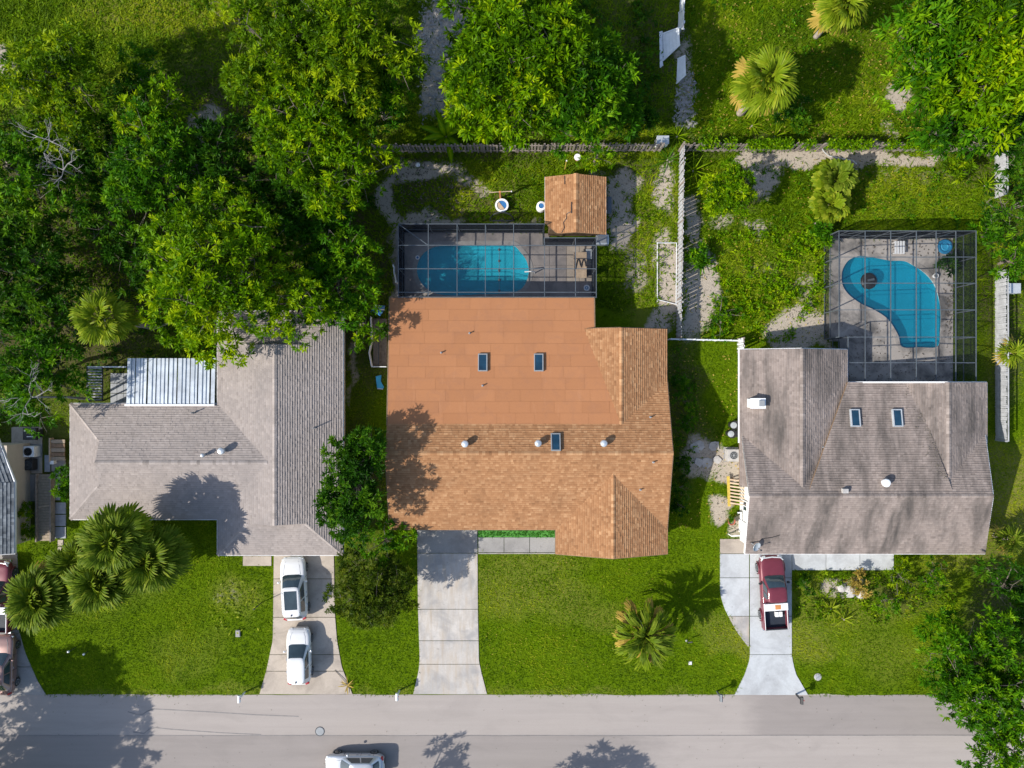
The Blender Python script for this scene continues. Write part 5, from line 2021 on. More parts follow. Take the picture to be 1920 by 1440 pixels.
simple('workbench', 'grey workbench beside the shed wall', 'workbench', W(1140, 390),
       [('top', 'frame_grey', lambda m, c: m.box(c + Vector((0, 0, .82)), (.30, 1.25, .06))), ('shelf', 'grey_plastic', lambda m, c: m.box(c + Vector((-.32, 0, .6)), (.55, .5, .06))),
        ('leg', 'dark_metal', lambda m, c: m.box(c + Vector((0, .5, .4)), (.07, .07, .8))), ('leg', 'dark_metal', lambda m, c: m.box(c + Vector((0, -.5, .4)), (.07, .07, .8)))])
simple('water_tank', 'low pale green grey tank at the shed corner', 'tank', W(1128, 452),
       [('body', 'paint_aluminium', lambda m, c: m.box(c + Vector((0, 0, .3)), (.95, .75, .6)), dict(bevel=.06)), ('lid', 'grey_plastic', lambda m, c: m.box(c + Vector((0, 0, .62)), (.7, .5, .06)), dict(bevel=.02))])


def goal(m, c):
    pass


gl = thing('pipe_frame', W(1250, 510), 'thin white pipe frame lying in the strip by the picket fence', 'pipe frame')
for a, b in (((1232, 456), (1232, 566)), ((1232, 456), (1268, 456)), ((1232, 562), (1272, 572)), ((1268, 456), (1267, 570))):
    mb = MB()
    mb.tube([W(*a) + Vector((0, 0, .12)), W(*b) + Vector((0, 0, .12))], .03, 7)
    mb.build('pipe', 'vinyl_white', gl)
for x, y in ((1232, 456), (1232, 562)):
    mb = MB()
    q = W(x, y)
    mb.tube([q, q + Vector((0, 0, .16))], .04, 7)
    mb.build('foot', 'vinyl_white', gl)
# pool B deck things
simple('skimmer_lid', 'small white ring shaped lid on the deck at the shaded pool end', 'skimmer lid', W(783, 483, .06),
       [('rim', 'paint_white', lambda m, c: m.lathe([(.16, 0), (.16, .05), (.10, .06), (.09, .03)], c, 20)), ('lid', 'tarp_blue', lambda m, c: m.lathe([(.085, 0), (.085, .04)], c, 16))])
simple('handrail', 'short white handrail at the curved pool steps', 'handrail', W(993, 512, .085),
       [('rail', 'paint_white', lambda m, c: m.tube([c + Vector((.38, 0, 0)), c + Vector((.34, 0, .6)), c + Vector((.1, 0, .8)), c + Vector((-.38, 0, .62))], .045, 8)), ('flange', 'chrome', lambda m, c: m.lathe([(.09, 0), (.05, .05)], c + Vector((.38, 0, 0)), 10))])
simple('bucket', 'white round bucket with blue lid on the shaded deck corner', 'bucket', W(1099, 541, .085),
       [('wall', 'paint_white', lambda m, c: m.lathe([(.18, 0), (.23, .4), (.20, .41), (.18, .36)], c, 20)), ('lid', 'float_blue', lambda m, c: m.lathe([(.17, .33), (.1, .38)], c, 16)), ('knob', 'paint_white', lambda m, c: m.lathe([(.06, .38), (.04, .43)], c, 10))])
simple('patio_table', 'tan patio table on the deck near the shed', 'patio table', W(1086, 500, .085),
       [('top', 'wood_pale', lambda m, c: m.box(c + Vector((0, 0, .72)), (.95, 1.9, .05))), ('leg', 'dark_metal', lambda m, c: m.box(c + Vector((.4, .8, .35)), (.06, .06, .7))), ('leg', 'dark_metal', lambda m, c: m.box(c + Vector((-.4, .8, .35)), (.06, .06, .7))),
        ('leg', 'dark_metal', lambda m, c: m.box(c + Vector((.4, -.8, .35)), (.06, .06, .7))), ('leg', 'dark_metal', lambda m, c: m.box(c + Vector((-.4, -.8, .35)), (.06, .06, .7)))])
_c = W(1086, 500, .085) + Vector((0, 0, .76))
hs = MB()
hs.tube([_c + Vector((-.35 + .07 * q, -.3 + .75 * abs(math.sin(q * .55)), .03 + .01 * (q % 3))) for q in range(12)], .03, 6)
tag(hs.build('hose', 'black_plastic'), 'dark hose looped over the tan patio table', 'hose')
simple('pool_chair', 'dark low pool chair beside the tan patio table', 'chair', W(1102, 512, .085),
       [('seat', 'black_plastic', lambda m, c: m.box(c + Vector((0, 0, .36)), (.9, .5, .05))), ('backrest', 'black_plastic', lambda m, c: m.box(c + Vector((.42, 0, .62)), (.05, .5, .5), ry=.2)),
        ('leg', 'dark_metal', lambda m, c: m.box(c + Vector((-.4, .2, .17)), (.05, .05, .34))), ('leg', 'dark_metal', lambda m, c: m.box(c + Vector((-.4, -.2, .17)), (.05, .05, .34))), ('leg', 'dark_metal', lambda m, c: m.box(c + Vector((.4, 0, .17)), (.05, .4, .34)))])
simple('cooler_box', 'blue cooler box at the shaded cage wall by the table', 'cooler', W(1103, 478, .085),
       [('body', 'float_blue', lambda m, c: m.box(c + Vector((0, 0, .2)), (.42, .7, .4)), dict(bevel=.03)), ('lid', 'paint_aluminium', lambda m, c: m.box(c + Vector((0, 0, .43)), (.44, .72, .06)), dict(bevel=.02))])
rp = thing('float_rope', W(936, 507), 'line of dark floats crossing the rounded rectangular pool', 'float rope')
for k, y in enumerate((468, 489, 507, 525, 545)):
    q = W(936, y)
    mb = MB()
    mb.lathe([(.03, -.10), (.10, -.05), (.10, .05), (.03, .10)], (q.x, q.y, -.05), 10, 'Y')
    mb.build('float', 'frame_bronze', rp)
for ya, yb in ((462, 551),):
    mb = MB()
    mb.tube([W(936, ya) + Vector((0, 0, -.05)), W(936, yb) + Vector((0, 0, -.05))], .012, 5)
    mb.build('rope', 'grey_plastic', rp)
simple('downpipe', 'white pipe standing against the outside of the shaded cage wall', 'pipe', W(743, 528),
       [('pipe', 'paint_white', lambda m, c: m.tube([c, c + Vector((0, .5, .9)), c + Vector((0, .9, 1.0)), c + Vector((-.08, 1.1, 1.0))], .06, 8)), ('foot', 'paint_white', lambda m, c: m.box(c + Vector((0, 0, .05)), (.16, .16, .1)))])
# pool C
q = W(1770, 463, .06)
simple('swim_ring', 'bright blue and white inflatable swim ring on the pale deck', 'swim ring', q,
       [('outer_ring', 'float_blue', lambda m, c: m.lathe([(.34, .06), (.38, .02), (.50, .02), (.56, .10), (.50, .20), (.40, .20), (.34, .12)], c, 28)), ('inner_ring', 'mat_blue', lambda m, c: m.lathe([(.16, .06), (.24, .03), (.32, .06), (.32, .13), (.24, .17), (.16, .13)], c, 24)),
        ('middle', 'paint_white', lambda m, c: m.lathe([(.15, .04), (.15, .1), (.05, .12)], c, 16))])
q = W(1628, 527, -.07)
simple('pool_float', 'dark round float drifting in the kidney shaped pool', 'pool float', q,
       [('shell', 'black_plastic', lambda m, c: m.lathe([(.55, -.04), (.62, .06), (.5, .18), (.2, .24)], c, 22)), ('hump', 'frame_grey', lambda m, c: m.box(c + Vector((.08, .06, .25)), (.5, .16, .08), rz=.2)), ('tail', 'black_plastic', lambda m, c: m.prism([(c.x - .5, c.y - .35), (c.x - .28, c.y - .6), (c.x - .2, c.y - .42)], -.1, .08))])
simple('deck_pot', 'small white pot on the deck east of the kidney pool', 'plant pot', W(1751, 518, .06),
       [('pot', 'paint_white', lambda m, c: m.lathe([(.13, 0), (.19, .3), (.15, .3), (.14, .25)], c, 18)), ('soil', 'bark', lambda m, c: m.lathe([(.13, .2), (.13, .26)], c, 14))])
simple('side_table', 'white slatted low table on the deck above the kidney pool', 'side table', W(1681, 466, .06),
       [('slat', 'paint_white', lambda m, c, k=k: m.box(c + Vector((-.3 + .2 * k, 0, .42)), (.14, .95, .03))) for k in range(4)] + [('leg', 'paint_white', lambda m, c, a=a: m.box(c + Vector((a[0], a[1], .2)), (.05, .05, .4))) for a in ((-.3, .4), (.3, .4), (-.3, -.4), (.3, -.4))])
# things by the east house
for x, y, lab in ((1371, 796, 'black wheeled bin with a pale blue lid, farther from the air conditioner'), (1366, 812, 'black wheeled bin with a pale blue lid, nearer the air conditioner')):
    simple('wheelie_bin', lab, 'bin', W(x, y),
           [('body', 'black_plastic', lambda m, c: m.lathe([(.24, 0), (.31, .9), (.33, .92)], c, 16)), ('lid', 'paint_aluminium', lambda m, c: m.lathe([(.24, .92), (.22, .98), (.05, 1.0)], c + Vector((-.1, 0, 0)), 16)),
            ('handle', 'black_plastic', lambda m, c: m.box(c + Vector((.36, 0, .86)), (.12, .5, .06)))], 'bins beside the stained grey roof')


def ac_unit(x, y, label, w=.85, d=.85, h=.75, body='paint_white', fan='dark_metal'):
    simple('air_conditioner', label, 'air conditioner', W(x, y),
           [('case', body, lambda m, c: m.box(c + Vector((0, 0, h / 2 + .05)), (w, d, h)), dict(bevel=.03)), ('pad', 'concrete_grey', lambda m, c: m.box(c + Vector((0, 0, .03)), (w + .2, d + .2, .06))),
            ('fan_grille', fan, lambda m, c: [m.lathe([(r0, h + .05), (r0, h + .075), (r0 - .04, h + .075), (r0 - .04, h + .05)], c, 22) for r0 in (.30, .20, .10)]), ('fan_hub', fan, lambda m, c: m.lathe([(.06, h + .05), (.05, h + .08)], c, 10))])


ac_unit(1370, 852, 'pale square air conditioner against the wall of the stained grey house', 0.9, 0.9, .7, 'stone_pale', 'grey_plastic')
pl = thing('pallet_rack', W(1378, 920), 'wooden slatted rack with a yellow board leaning on the grey house wall', 'rack')
for k in range(8):
    mb = MB()
    y = W(0, 898 + k * 6.2).y
    mb.bar((W(1366, 0).x, y, .35), (W(1388, 0).x, y - .05, 1.15), .11, .03)
    mb.build('slat', 'wood_pale', pl)
mb = MB()
mb.bar(W(1363, 892) + Vector((0, 0, .3)), W(1365, 948) + Vector((0, 0, .3)), .2, .06)
mb.build('board', 'wood_yellow', pl)
for y in (896, 944):
    mb = MB()
    mb.box(W(1372, y) + Vector((0, 0, .2)), (.08, .08, .45))
    mb.build('leg', 'wood_brown', pl)
simple('flower_pot', 'red clay pot with a plant by the white trellis of the grey house', 'plant pot', W(1369, 976),
       [('pot', 'terracotta', lambda m, c: m.lathe([(.17, 0), (.26, .34), (.28, .40), (.23, .40), (.20, .32)], c, 20)), ('soil', 'bark', lambda m, c: m.lathe([(.20, .25), (.20, .34)], c, 14))])
tl = thing('trellis', W(1380, 984), 'white trellis frame around the red clay pot', 'trellis')
for a, b in (((1384, 958), (1384, 1000)), ((1366, 1001), (1384, 1000)), ((1384, 958), (1377, 958))):
    mb = MB()
    mb.bar(W(*a) + Vector((0, 0, .75)), W(*b) + Vector((0, 0, .75)), .08)
    mb.build('rail', 'paint_white', tl)
    mb = MB()
    mb.box(W(*a) + Vector((0, 0, .37)), (.07, .07, .74))
    mb.build('post', 'paint_white', tl)
rk = random.Random(5)
for k, (x, y, r, lab) in enumerate(((1308, 838, .55, 'broad pale flagstone in the sandy patch west of the air conditioner'), (1325, 866, .5, 'pale flagstone at the lower end of the sandy patch'), (1338, 836, .48, 'pale flagstone nearest the air conditioner'),
                                    (1310, 866, .4, 'small pale flagstone between weeds in the sandy patch'), (1344, 862, .34, 'smallest flagstone beside the air conditioner pad'))):
    c = W(x, y)
    mb = MB()
    mb.prism([(c.x + r * rk.uniform(.7, 1.1) * math.cos(a), c.y + r * rk.uniform(.6, 1) * math.sin(a)) for a in [2 * math.pi * q / 9 for q in range(9)]], -.03, .06 + .01 * k)
    tag(mb.build('flagstone', 'stone_pale'), lab, 'flagstone', 'flagstones in the sandy patch')
# things between the west houses
pt = thing('side_yard_paving', W(50, 850), 'side yard paving', 'paving', kind='structure')
for i, (x0, y0, x1, y1, mt) in enumerate(((22, 800, 80, 835, 'paver_tan'), (22, 836, 58, 850, 'paver_tan'), (59, 836, 80, 888, 'paver_tan'), (22, 851, 50, 888, 'concrete_grey'), (84, 853, 95, 885, 'paver_grey'), (97, 860, 124, 884, 'concrete_grey'), (28, 889, 66, 940, 'concrete_grey'), (101, 884, 114, 938, 'paver_grey'))):
    mb = MB()
    mb.prism(px(rect(x0 + .4, y0 + .4, x1 - .4, y1 - .4)), -.03, .05 + .004 * (i % 3))
    mb.build('slab', mt, pt)
for k in range(3):
    mb = MB()
    mb.prism(px(rect(103, 942 + 23 * k, 124, 963 + 23 * k)), -.03, .06)
    mb.build('slab', 'paver_grey', pt)
for k in range(3):
    mb = MB()
    mb.prism(px(rect(109, 1012 + 13 * k, 119, 1023 + 13 * k)), -.03, .05)
    mb.build('slab', 'paver_tan', pt)
ac_unit(66, 845, 'white air conditioner with a dark fan between the two west houses', 0.9, .8, .75)
ac_unit(63, 870, 'dark round fan unit below the white air conditioner', .7, .8, .6, 'black_plastic', 'frame_grey')
simple('storage_box', 'pale blue grey storage box by the slate roofed house', 'storage box', W(44, 869),
       [('body', 'paint_aluminium', lambda m, c: m.box(c + Vector((0, 0, .35)), (.72, .75, .7)), dict(bevel=.02)), ('lid', 'vinyl_white', lambda m, c: m.box(c + Vector((0, 0, .72)), (.76, .8, .05)), dict(bevel=.01))])
simple('grill', 'black barbecue grill under the white branches of the bare tree', 'grill', W(70, 812),
       [('bowl', 'black_plastic', lambda m, c: m.box(c + Vector((0, 0, .75)), (1.0, .9, .3)), dict(bevel=.05)), ('handle', 'paint_white', lambda m, c: m.box(c + Vector((.1, -.2, .93)), (.5, .05, .04))), ('rack', 'chrome', lambda m, c: m.box(c + Vector((-.05, .22, .93)), (.6, .05, .03))),
        ('leg', 'dark_metal', lambda m, c: m.box(c + Vector((.4, 0, .3)), (.06, .6, .6))), ('leg', 'dark_metal', lambda m, c: m.box(c + Vector((-.4, 0, .3)), (.06, .6, .6)))])
wd = thing('boardwalk', W(84, 950), 'brown plank boardwalk between the slate roof and the paved strip', 'boardwalk')
n = 24
for k in range(n):
    mb = MB()
    y0 = 889 + (1014 - 889) * k / n
    y1 = 889 + (1014 - 889) * (k + 1) / n
    mb.prism(px([(71, y0 + .4), (98, y0 + .4), (98, y1 - .1), (71, y1 - .1)], .4), .36, .40 + random.uniform(-.006, .008))
    mb.build('plank', 'plank_deck', wd)
for x in (71, 98):
    mb = MB()
    mb.bar(W(x, 888, .4), W(x, 1015, .4), .09, .5)
    mb.build('side_beam', 'wood_weathered', wd)
mb = MB()
mb.bar(W(72, 951, .43), W(98, 947, .43), .1, .05)
mb.build('cross_batten', 'wood_pale', wd)
wr_ = thing('lumber_stack', W(112, 842), 'low rack of brown boards with pale ends against the grey house', 'lumber rack')
for k in range(5):
    mb = MB()
    mb.box(W(113, 827 + k * 8) + Vector((0, 0, .35 + .02 * (k % 2))), (1.15, .28, .06))
    mb.build('plank', 'wood_brown' if k % 2 else 'plank_deck', wr_)
mb = MB()
mb.box(W(100, 843) + Vector((0, 0, .2)), (.1, 1.8, .5))
mb.build('end_board', 'wood_pale', wr_)
simple('stool', 'small white stool by the lumber rack', 'stool', W(104, 866),
       [('seat', 'paint_white', lambda m, c: m.box(c + Vector((0, 0, .4)), (.3, .26, .05))), ('leg', 'paint_white', lambda m, c: m.box(c + Vector((.1, 0, .2)), (.05, .22, .4))), ('leg', 'paint_white', lambda m, c: m.box(c + Vector((-.1, 0, .2)), (.05, .22, .4)))])
# passage between grey and brown house
bt = thing('parasol', W(714, 583), 'folded blue and white parasol heaped by the low roof corner', 'parasol')
mb = MB()
c = W(714, 583)
n = 9
pts = []
for k in range(n):
    a = 2 * math.pi * k / n
    r = .62 if k % 2 else .42
    pts.append((c.x + r * math.cos(a), c.y + r * .75 * math.sin(a), .75 + .12 * (k % 3)))
mb.add(pts + [(c.x, c.y, 1.15)], [(k, (k + 1) % n, n) for k in range(n)])
mb.build('canopy', 'tarp_blue', bt)
mb = MB()
for k in (0, 2, 3, 6):
    mb.bar((c.x, c.y, 1.17), (pts[k][0], pts[k][1], pts[k][2] + .04), .07, .03)
mb.tube([(c.x, c.y, 0), (c.x, c.y, 1.1)], .03, 8)
mb.build('pole', 'paint_white', bt)
gb = thing('bed_frame', W(712, 645), 'long pale rimmed garden bed frame beside the flat roof', 'garden bed')
for a, b in (((698, 595), (700, 640)), ((700, 640), (695, 662)), ((695, 662), (700, 688)), ((700, 688), (727, 688)), ((713, 596), (712, 684))):
    mb = MB()
    mb.bar(W(*a) + Vector((0, 0, .45)), W(*b) + Vector((0, 0, .45)), .06, .5 if a != (713, 596) else .06)
    mb.build('rim', 'vinyl_white' if a != (713, 596) else 'dark_metal', gb)
mb = MB()
mb.prism(px([(701, 598), (726, 598), (726, 686), (701, 686)]), .02, .25)
mb.build('soil', 'bark', gb)
mt = MB()
c = W(712, 716)
q = [(-.28, .42), (.14, .50), (.10, .05), (.34, -.40), (.26, -.52), (-.16, -.50), (-.22, -.1)]
mt.prism([(c.x + a, c.y + b) for a, b in q], .1, .14)
tm = thing('play_mat', W(712, 716), 'bright blue curved slide mat on the grass beside the flat roof', 'mat')
mt.build('mat', 'mat_blue', tm)
mb = MB()
mb.bar((c.x - .16, c.y - .5, .16), (c.x + .28, c.y - .54, .16), .06)
mb.build('edge_bar', 'paint_aluminium', tm)
simple('ball', 'white ball lying on the sandy patch at the tree edge', 'ball', W(784, 310), [('shell', 'paint_white', lambda m, c: m.lathe([(.02, .01), (.13, .05), (.19, .17), (.14, .29), (.03, .34)], c, 18), dict(smooth=True))])
simple('planter_box', 'white box planter where the back fences meet', 'planter', W(1238, 270),
       [('wall', 'paint_white', lambda m, c: m.box(c + Vector((0, 0, .45)), (.85, .55, .9)), dict(bevel=.02)), ('lid', 'paint_aluminium', lambda m, c: m.box(c + Vector((0, 0, .92)), (.9, .6, .05)))])
simple('folding_chair', 'blue folding chair half hidden at the edge of the large bright tree', 'chair', W(1098, 96),
       [('seat', 'tarp_blue', lambda m, c: m.box(c + Vector((0, 0, .45)), (.5, .5, .03))), ('backrest', 'tarp_blue', lambda m, c: m.box(c + Vector((.1, .3, .8)), (.5, .04, .65), rx=-.3)), ('leg', 'chrome', lambda m, c: m.box(c + Vector((.22, 0, .22)), (.03, .45, .44))), ('leg', 'chrome', lambda m, c: m.box(c + Vector((-.22, 0, .22)), (.03, .45, .44)))])
simple('clay_bucket', 'brown and white bucket in front of the slatted fence behind the shed', 'bucket', W(1082, 298), [('wall', 'terracotta', lambda m, c: m.lathe([(.18, 0), (.24, .4), (.2, .4), (.18, .3)], c, 16)), ('rim', 'paint_white', lambda m, c: m.lathe([(.24, .38), (.26, .42), (.21, .43)], c, 16))])
simple('stake', 'thin yellow wooden stake in the grass behind the shed', 'stake', W(1059, 318), [('pole', 'wood_yellow', lambda m, c: m.tube([c, c + Vector((0, .12, 1.7))], .04, 7)), ('tip', 'paint_white', lambda m, c: m.box(c + Vector((0, .12, 1.72)), (.09, .09, .06)))])
simple('crate', 'white crate beyond the pale grey slatted fence', 'crate', W(1889, 543), [('wall', 'paint_white', lambda m, c: m.box(c + Vector((0, 0, .35)), (.9, .7, .7)), dict(bevel=.02)), ('lid', 'paint_aluminium', lambda m, c: m.box(c + Vector((0, 0, .72)), (.94, .74, .05)))])
# tall light pole west of the white SUV, seen almost end on
simple('yard_pole', 'thin dark pole standing on the lawn beside the white SUV', 'pole', W(490, 1130), [('shaft', 'dark_metal', lambda m, c: m.tube([c, c + Vector((0, 0, 1.5))], .035, 8)), ('finial', 'dark_metal', lambda m, c: m.lathe([(.02, 0), (.07, .05), (.02, .12)], c + Vector((0, 0, 1.5)), 10))])

# ------------------------------------------------------------------ vegetation
UP = np.array([0, 0, 1.0])


def unit(a):
    return a / np.maximum(np.linalg.norm(a, axis=-1, keepdims=True), 1e-9)


def leaf_quads(rg, base, dirs, length, width, up_bias=0.9, droop=0.15):
    """rhombic leaves: base (n,3), dirs (n,3) -> verts, faces"""
    n = len(base)
    d = unit(dirs)
    nrm = unit(UP * up_bias + rg.normal(0, .45, (n, 3)))
    s = unit(np.cross(d, nrm))
    L = (length * rg.uniform(.7, 1.25, n))[:, None]
    w = (width * rg.uniform(.75, 1.2, n))[:, None]
    mid = base + d * L * .5
    tip = base + d * L - UP * droop * L
    V = np.stack([base, mid + s * w / 2, tip, mid - s * w / 2], 1).reshape(-1, 3)
    F = np.arange(4 * n).reshape(-1, 4)
    return V, F


def crown(rg, c, R, hz, nl, dens, leaf, nleaf, sx=1.0, sy=1.0, lobe=(.24, .40), spread=.76, flat=.8, extra=()):
    """clumped foliage: lobes spread over a dome, leaf tufts spread through each lobe's skin"""
    P, O, LV = [], [], []
    cs = []
    for k in range(nl):
        # sunflower spread keeps the lobes apart
        a = k * 2.39996 + rg.uniform(-.5, .5)
        r = spread * math.sqrt((k + .5) / nl) * rg.uniform(.85, 1.12)
        z = hz * ((1 - r * r * 1.1) * .75 + rg.uniform(-.35, .55))
        cs.append((c[0] + R * r * math.cos(a) * sx, c[1] + R * r * math.sin(a) * sy, c[2] + z, R * rg.uniform(*lobe)))
    cs += [tuple(e) for e in extra]
    for (x, y, z, lr) in cs:
        n = max(8, int(dens * 4 * math.pi * lr * lr * .62))
        d = unit(rg.normal(0, 1, (n * 2, 3)))
        d = d[d[:, 2] > -.35][:n]
        # bite holes into each lobe so that light and dark show through
        hole = unit(rg.normal(0, 1, (3, 3)))
        keep = np.ones(len(d), bool)
        for h in hole:
            keep &= (d @ h) < .82
        d = d[keep]
        rad = lr * rg.uniform(.55, 1.08, len(d))[:, None] ** .8
        P.append(np.array([x, y, z]) + d * rad * np.array([1, 1, flat]))
        O.append(d)
        LV.append(np.full(len(d), rg.normal(0, .17)))
    P, O, LV = np.vstack(P), np.vstack(O), np.concatenate(LV)
    n = len(P)
    B = np.repeat(P, nleaf, 0)
    ax = unit(np.repeat(unit(O * .75 + UP * .55 + rg.normal(0, .25, O.shape)), nleaf, 0))
    pp = rg.normal(0, 1, ax.shape)
    pp = unit(pp - ax * (pp * ax).sum(1, keepdims=True))
    th = np.radians(rg.uniform(22, 88, len(ax)))[:, None]
    D = ax * np.cos(th) + pp * np.sin(th)
    B = B + D * leaf * .08 + rg.normal(0, leaf * .10, B.shape)
    V, F = leaf_quads(rg, B, D, leaf, leaf * .25, up_bias=1.3)
    var = np.repeat(LV + rg.normal(.46, .20, n), nleaf) + rg.normal(0, .10, n * nleaf)
    var = np.clip(np.repeat(var, 4), 0, 1)
    return V, F, var, cs


def tree(name, label, x, y, zc, R, mat, hz=None, nl=None, dens=2.5, leaf=.40, nleaf=18, sx=1.0, sy=1.0, group=None, cat='tree', trunk=None, seed=None, flat=.8, lobe=(.24, .40), barkmat='bark', twigs=0, lean=(0, 0), extra=()):
    rg = np.random.default_rng(int(x * 7 + y * 13) if seed is None else seed)
    c = W(x, y, zc)
    hz = R * .52 if hz is None else hz
    nl = int(6 + R * R * .78) if nl is None else nl
    b = Vector((c.x * (1 + zc * .010) + lean[0], c.y * (1 + zc * .010) + lean[1], 0))
    t = thing(name, b, label, cat, group)
    ex = []
    for ex_x, ex_y, ex_z, ex_r in extra:
        q = W(ex_x, ex_y, ex_z)
        ex.append((q.x, q.y, q.z, ex_r))
    V, F, var, cs = crown(rg, (c.x, c.y, c.z - hz * .35), R, hz, nl, dens, leaf, nleaf, sx, sy, lobe, flat=flat, extra=ex)
    me = np_mesh('crown', V - np.array(b), F, mat, var)
    link_mesh('crown', me, t)
    mb = MB()
    r0 = trunk or max(.05, R * .05)
    zt = max(.25, c.z - hz * .5)
    mid = Vector((b.x + rg.uniform(-.2, .2), b.y + rg.uniform(-.2, .2), zt * .55))
    top = Vector((c.x, c.y, zt))
    mb.tube([b - Vector((0, 0, .1)), b.lerp(mid, .3) + Vector((0, 0, .0)), mid, top], [r0 * 1.35, r0 * 1.05, r0 * .9, r0 * .7], 9)
    for (lx, ly, lz, lr) in cs:
        e = Vector((lx, ly, lz))
        k = top.lerp(e, .5) + Vector((rg.uniform(-.2, .2), rg.uniform(-.2, .2), .12))
        mb.tube([mid.lerp(top, rg.uniform(.5, 1)), k, e], [r0 * .5, r0 * .3, r0 * .1], 5)
        for _ in range(3):
            dd = unit(rg.normal(0, 1, 3) + np.array([0, 0, .3])) * lr * .95
            mb.tube([e, e + Vector(dd * .55) + Vector((0, 0, .05)), e + Vector(dd)], [r0 * .12, r0 * .08, r0 * .03], 4, caps=False)
    mb.build('trunk', barkmat, t)
    return t


def bare_tree(label, x, y, z, R, seed, group='leafless trees among the foliage'):
    rg = np.random.default_rng(seed)
    c = W(x, y, z)
    b = Vector((c.x + .4, c.y - .3, 0))
    t = thing('bare_tree', b, label, 'tree', group)
    mb = MB()
    top = Vector((c.x, c.y, z - R * .35))
    mb.tube([b, b.lerp(top, .5) + Vector((.1, .1, 0)), top], [.11, .08, .06], 8)
    mb.build('trunk', 'bark_pale', t)

    def grow(mb, p, d, L, r, depth):
        q1 = p + d * L * .5 + Vector(rg.normal(0, .08 * L, 3))
        q2 = p + d * L + Vector(rg.normal(0, .10 * L, 3))
        mb.tube([p, q1, q2], [r, r * .8, r * .6], 5, caps=False)
        if depth:
            for _ in range(3 if depth > 1 else 2):
                nd = (d + Vector(rg.normal(0, .55, 3))).normalized()
                nd.z = abs(nd.z) * .6
                grow(mb, q2 if rg.random() < .6 else q1, nd.normalized(), L * rg.uniform(.5, .75), r * .55, depth - 1)
    for k in range(4):
        a = 2 * math.pi * k / 4 + rg.uniform(-.5, .5)
        mb = MB()
        grow(mb, top, Vector((math.cos(a), math.sin(a), .35)).normalized(), R * .48, .036, 3)
        mb.build('branch', 'bark_pale', t)
    return t


# ---- the wooded west side
T = 'trees of the wooded west lot'
tree('tree', 'yellowish olive tree below the sunlit clearing at the picture corner', 108, 180, 5.2, 4.5, 'leaf_olive', group=T)
tree('tree', 'spreading tree at the west edge holding pale dead branches', 50, 335, 5.0, 4.2, 'leaf_mid', group=T)
tree('tree', 'dark tree at the west edge below the one with pale dead branches', 30, 480, 4.6, 4.4, 'leaf_dark', group=T)
tree('tree', 'dark low tree just west of the lone fan palm', 85, 585, 4.0, 3.6, 'leaf_dark', group=T)
tree('tree', 'green tree overhanging the barbecue grill at the west edge', 58, 705, 5.0, 3.7, 'leaf_mid', group=T)
tree('tree', 'small blue green tree at the lower rim of the sunlit clearing', 262, 148, 3.0, 2.2, 'leaf_mid', group=T, dens=2.2)
tree('tree', 'bright bushy tree between the clearing and the dense dark crowns', 300, 232, 5.4, 3.0, 'leaf_bright', group=T)
tree('tree', 'wide mid green tree in the middle of the wooded lot', 300, 325, 6.0, 4.0, 'leaf_mid', group=T)
tree('tree', 'shaded tree between the olive corner tree and the wide middle tree', 200, 290, 4.2, 3.0, 'leaf_dark', group=T)
tree('tree', 'shaded tree east of the wide middle tree', 430, 330, 5.0, 3.4, 'leaf_dark', group=T)
tree('tree', 'largest bright tree, leaning over the grey roof and its metal cover', 405, 490, 7.0, 5.3, 'leaf_bright', group=T, nl=24,
     extra=[(335, 600, 6.0, 1.9), (400, 640, 5.6, 1.7), (445, 655, 5.2, 1.0), (505, 590, 6.0, 1.6), (300, 570, 6.0, 1.4), (520, 530, 6.4, 1.8)])
tree('tree', 'olive tree crown above the bright trees at the top edge', 535, 110, 7.0, 4.4, 'leaf_olive', group=T)
tree('tree', 'tall olive tree next to the sandy track at the top edge', 660, 95, 7.4, 4.9, 'leaf_olive', group=T)
tree('tree', 'bright full tree north west of the slatted back fence', 590, 235, 7.0, 4.4, 'leaf_bright', group=T)
tree('tree', 'mid green tree beside the sandy track above the back fence', 705, 190, 6.0, 3.0, 'leaf_mid', group=T)
tree('tree', 'bright tree whose tips reach the start of the slatted back fence', 655, 325, 6.4, 3.5, 'leaf_bright', group=T)
tree('tree', 'dark tree between the largest bright tree and the back fence', 540, 370, 5.2, 3.8, 'leaf_dark', group=T)
tree('tree', 'mid green tree beside the sandy spot at the pool yard corner', 618, 440, 4.4, 3.6, 'leaf_mid', group=T)
tree('tree', 'mid green tree beside the shaded end of the pool cage', 632, 525, 3.8, 3.3, 'leaf_mid', group=T)
tree('tree', 'bright tree hanging over the grey roof ridge corner', 555, 570, 5.6, 2.7, 'leaf_bright', group=T, extra=[(570, 600, 4.8, 1.2)])
tree('tree', 'narrow bright tree between grey roof and folded blue parasol', 678, 605, 4.0, 1.9, 'leaf_bright', group=T, sy=1.3)
tree('tree', 'sparse olive tree at the top edge right of the clearing', 455, 30, 5.0, 2.8, 'leaf_olive', group=T, dens=1.4)
tree('tree', 'shaded tree over the dark hollow west of the largest bright tree', 205, 415, 3.4, 2.7, 'leaf_dark', group=T)
tree('tree', 'low dark tree between the lone fan palm and the largest bright tree', 265, 500, 3.2, 2.6, 'leaf_dark', group=T)
bare_tree('leafless pale tree forking above the west edge tree', 78, 255, 7.6, 2.2, 3)
bare_tree('leafless pale twigs reaching toward the dark hollow', 105, 312, 7.0, 2.2, 4)
bare_tree('leafless pale tree spreading over the barbecue grill', 42, 745, 7.2, 2.4, 9)
bare_tree('leafless branches poking from the sparse olive tree at the top', 625, 20, 9.0, 1.9, 12)
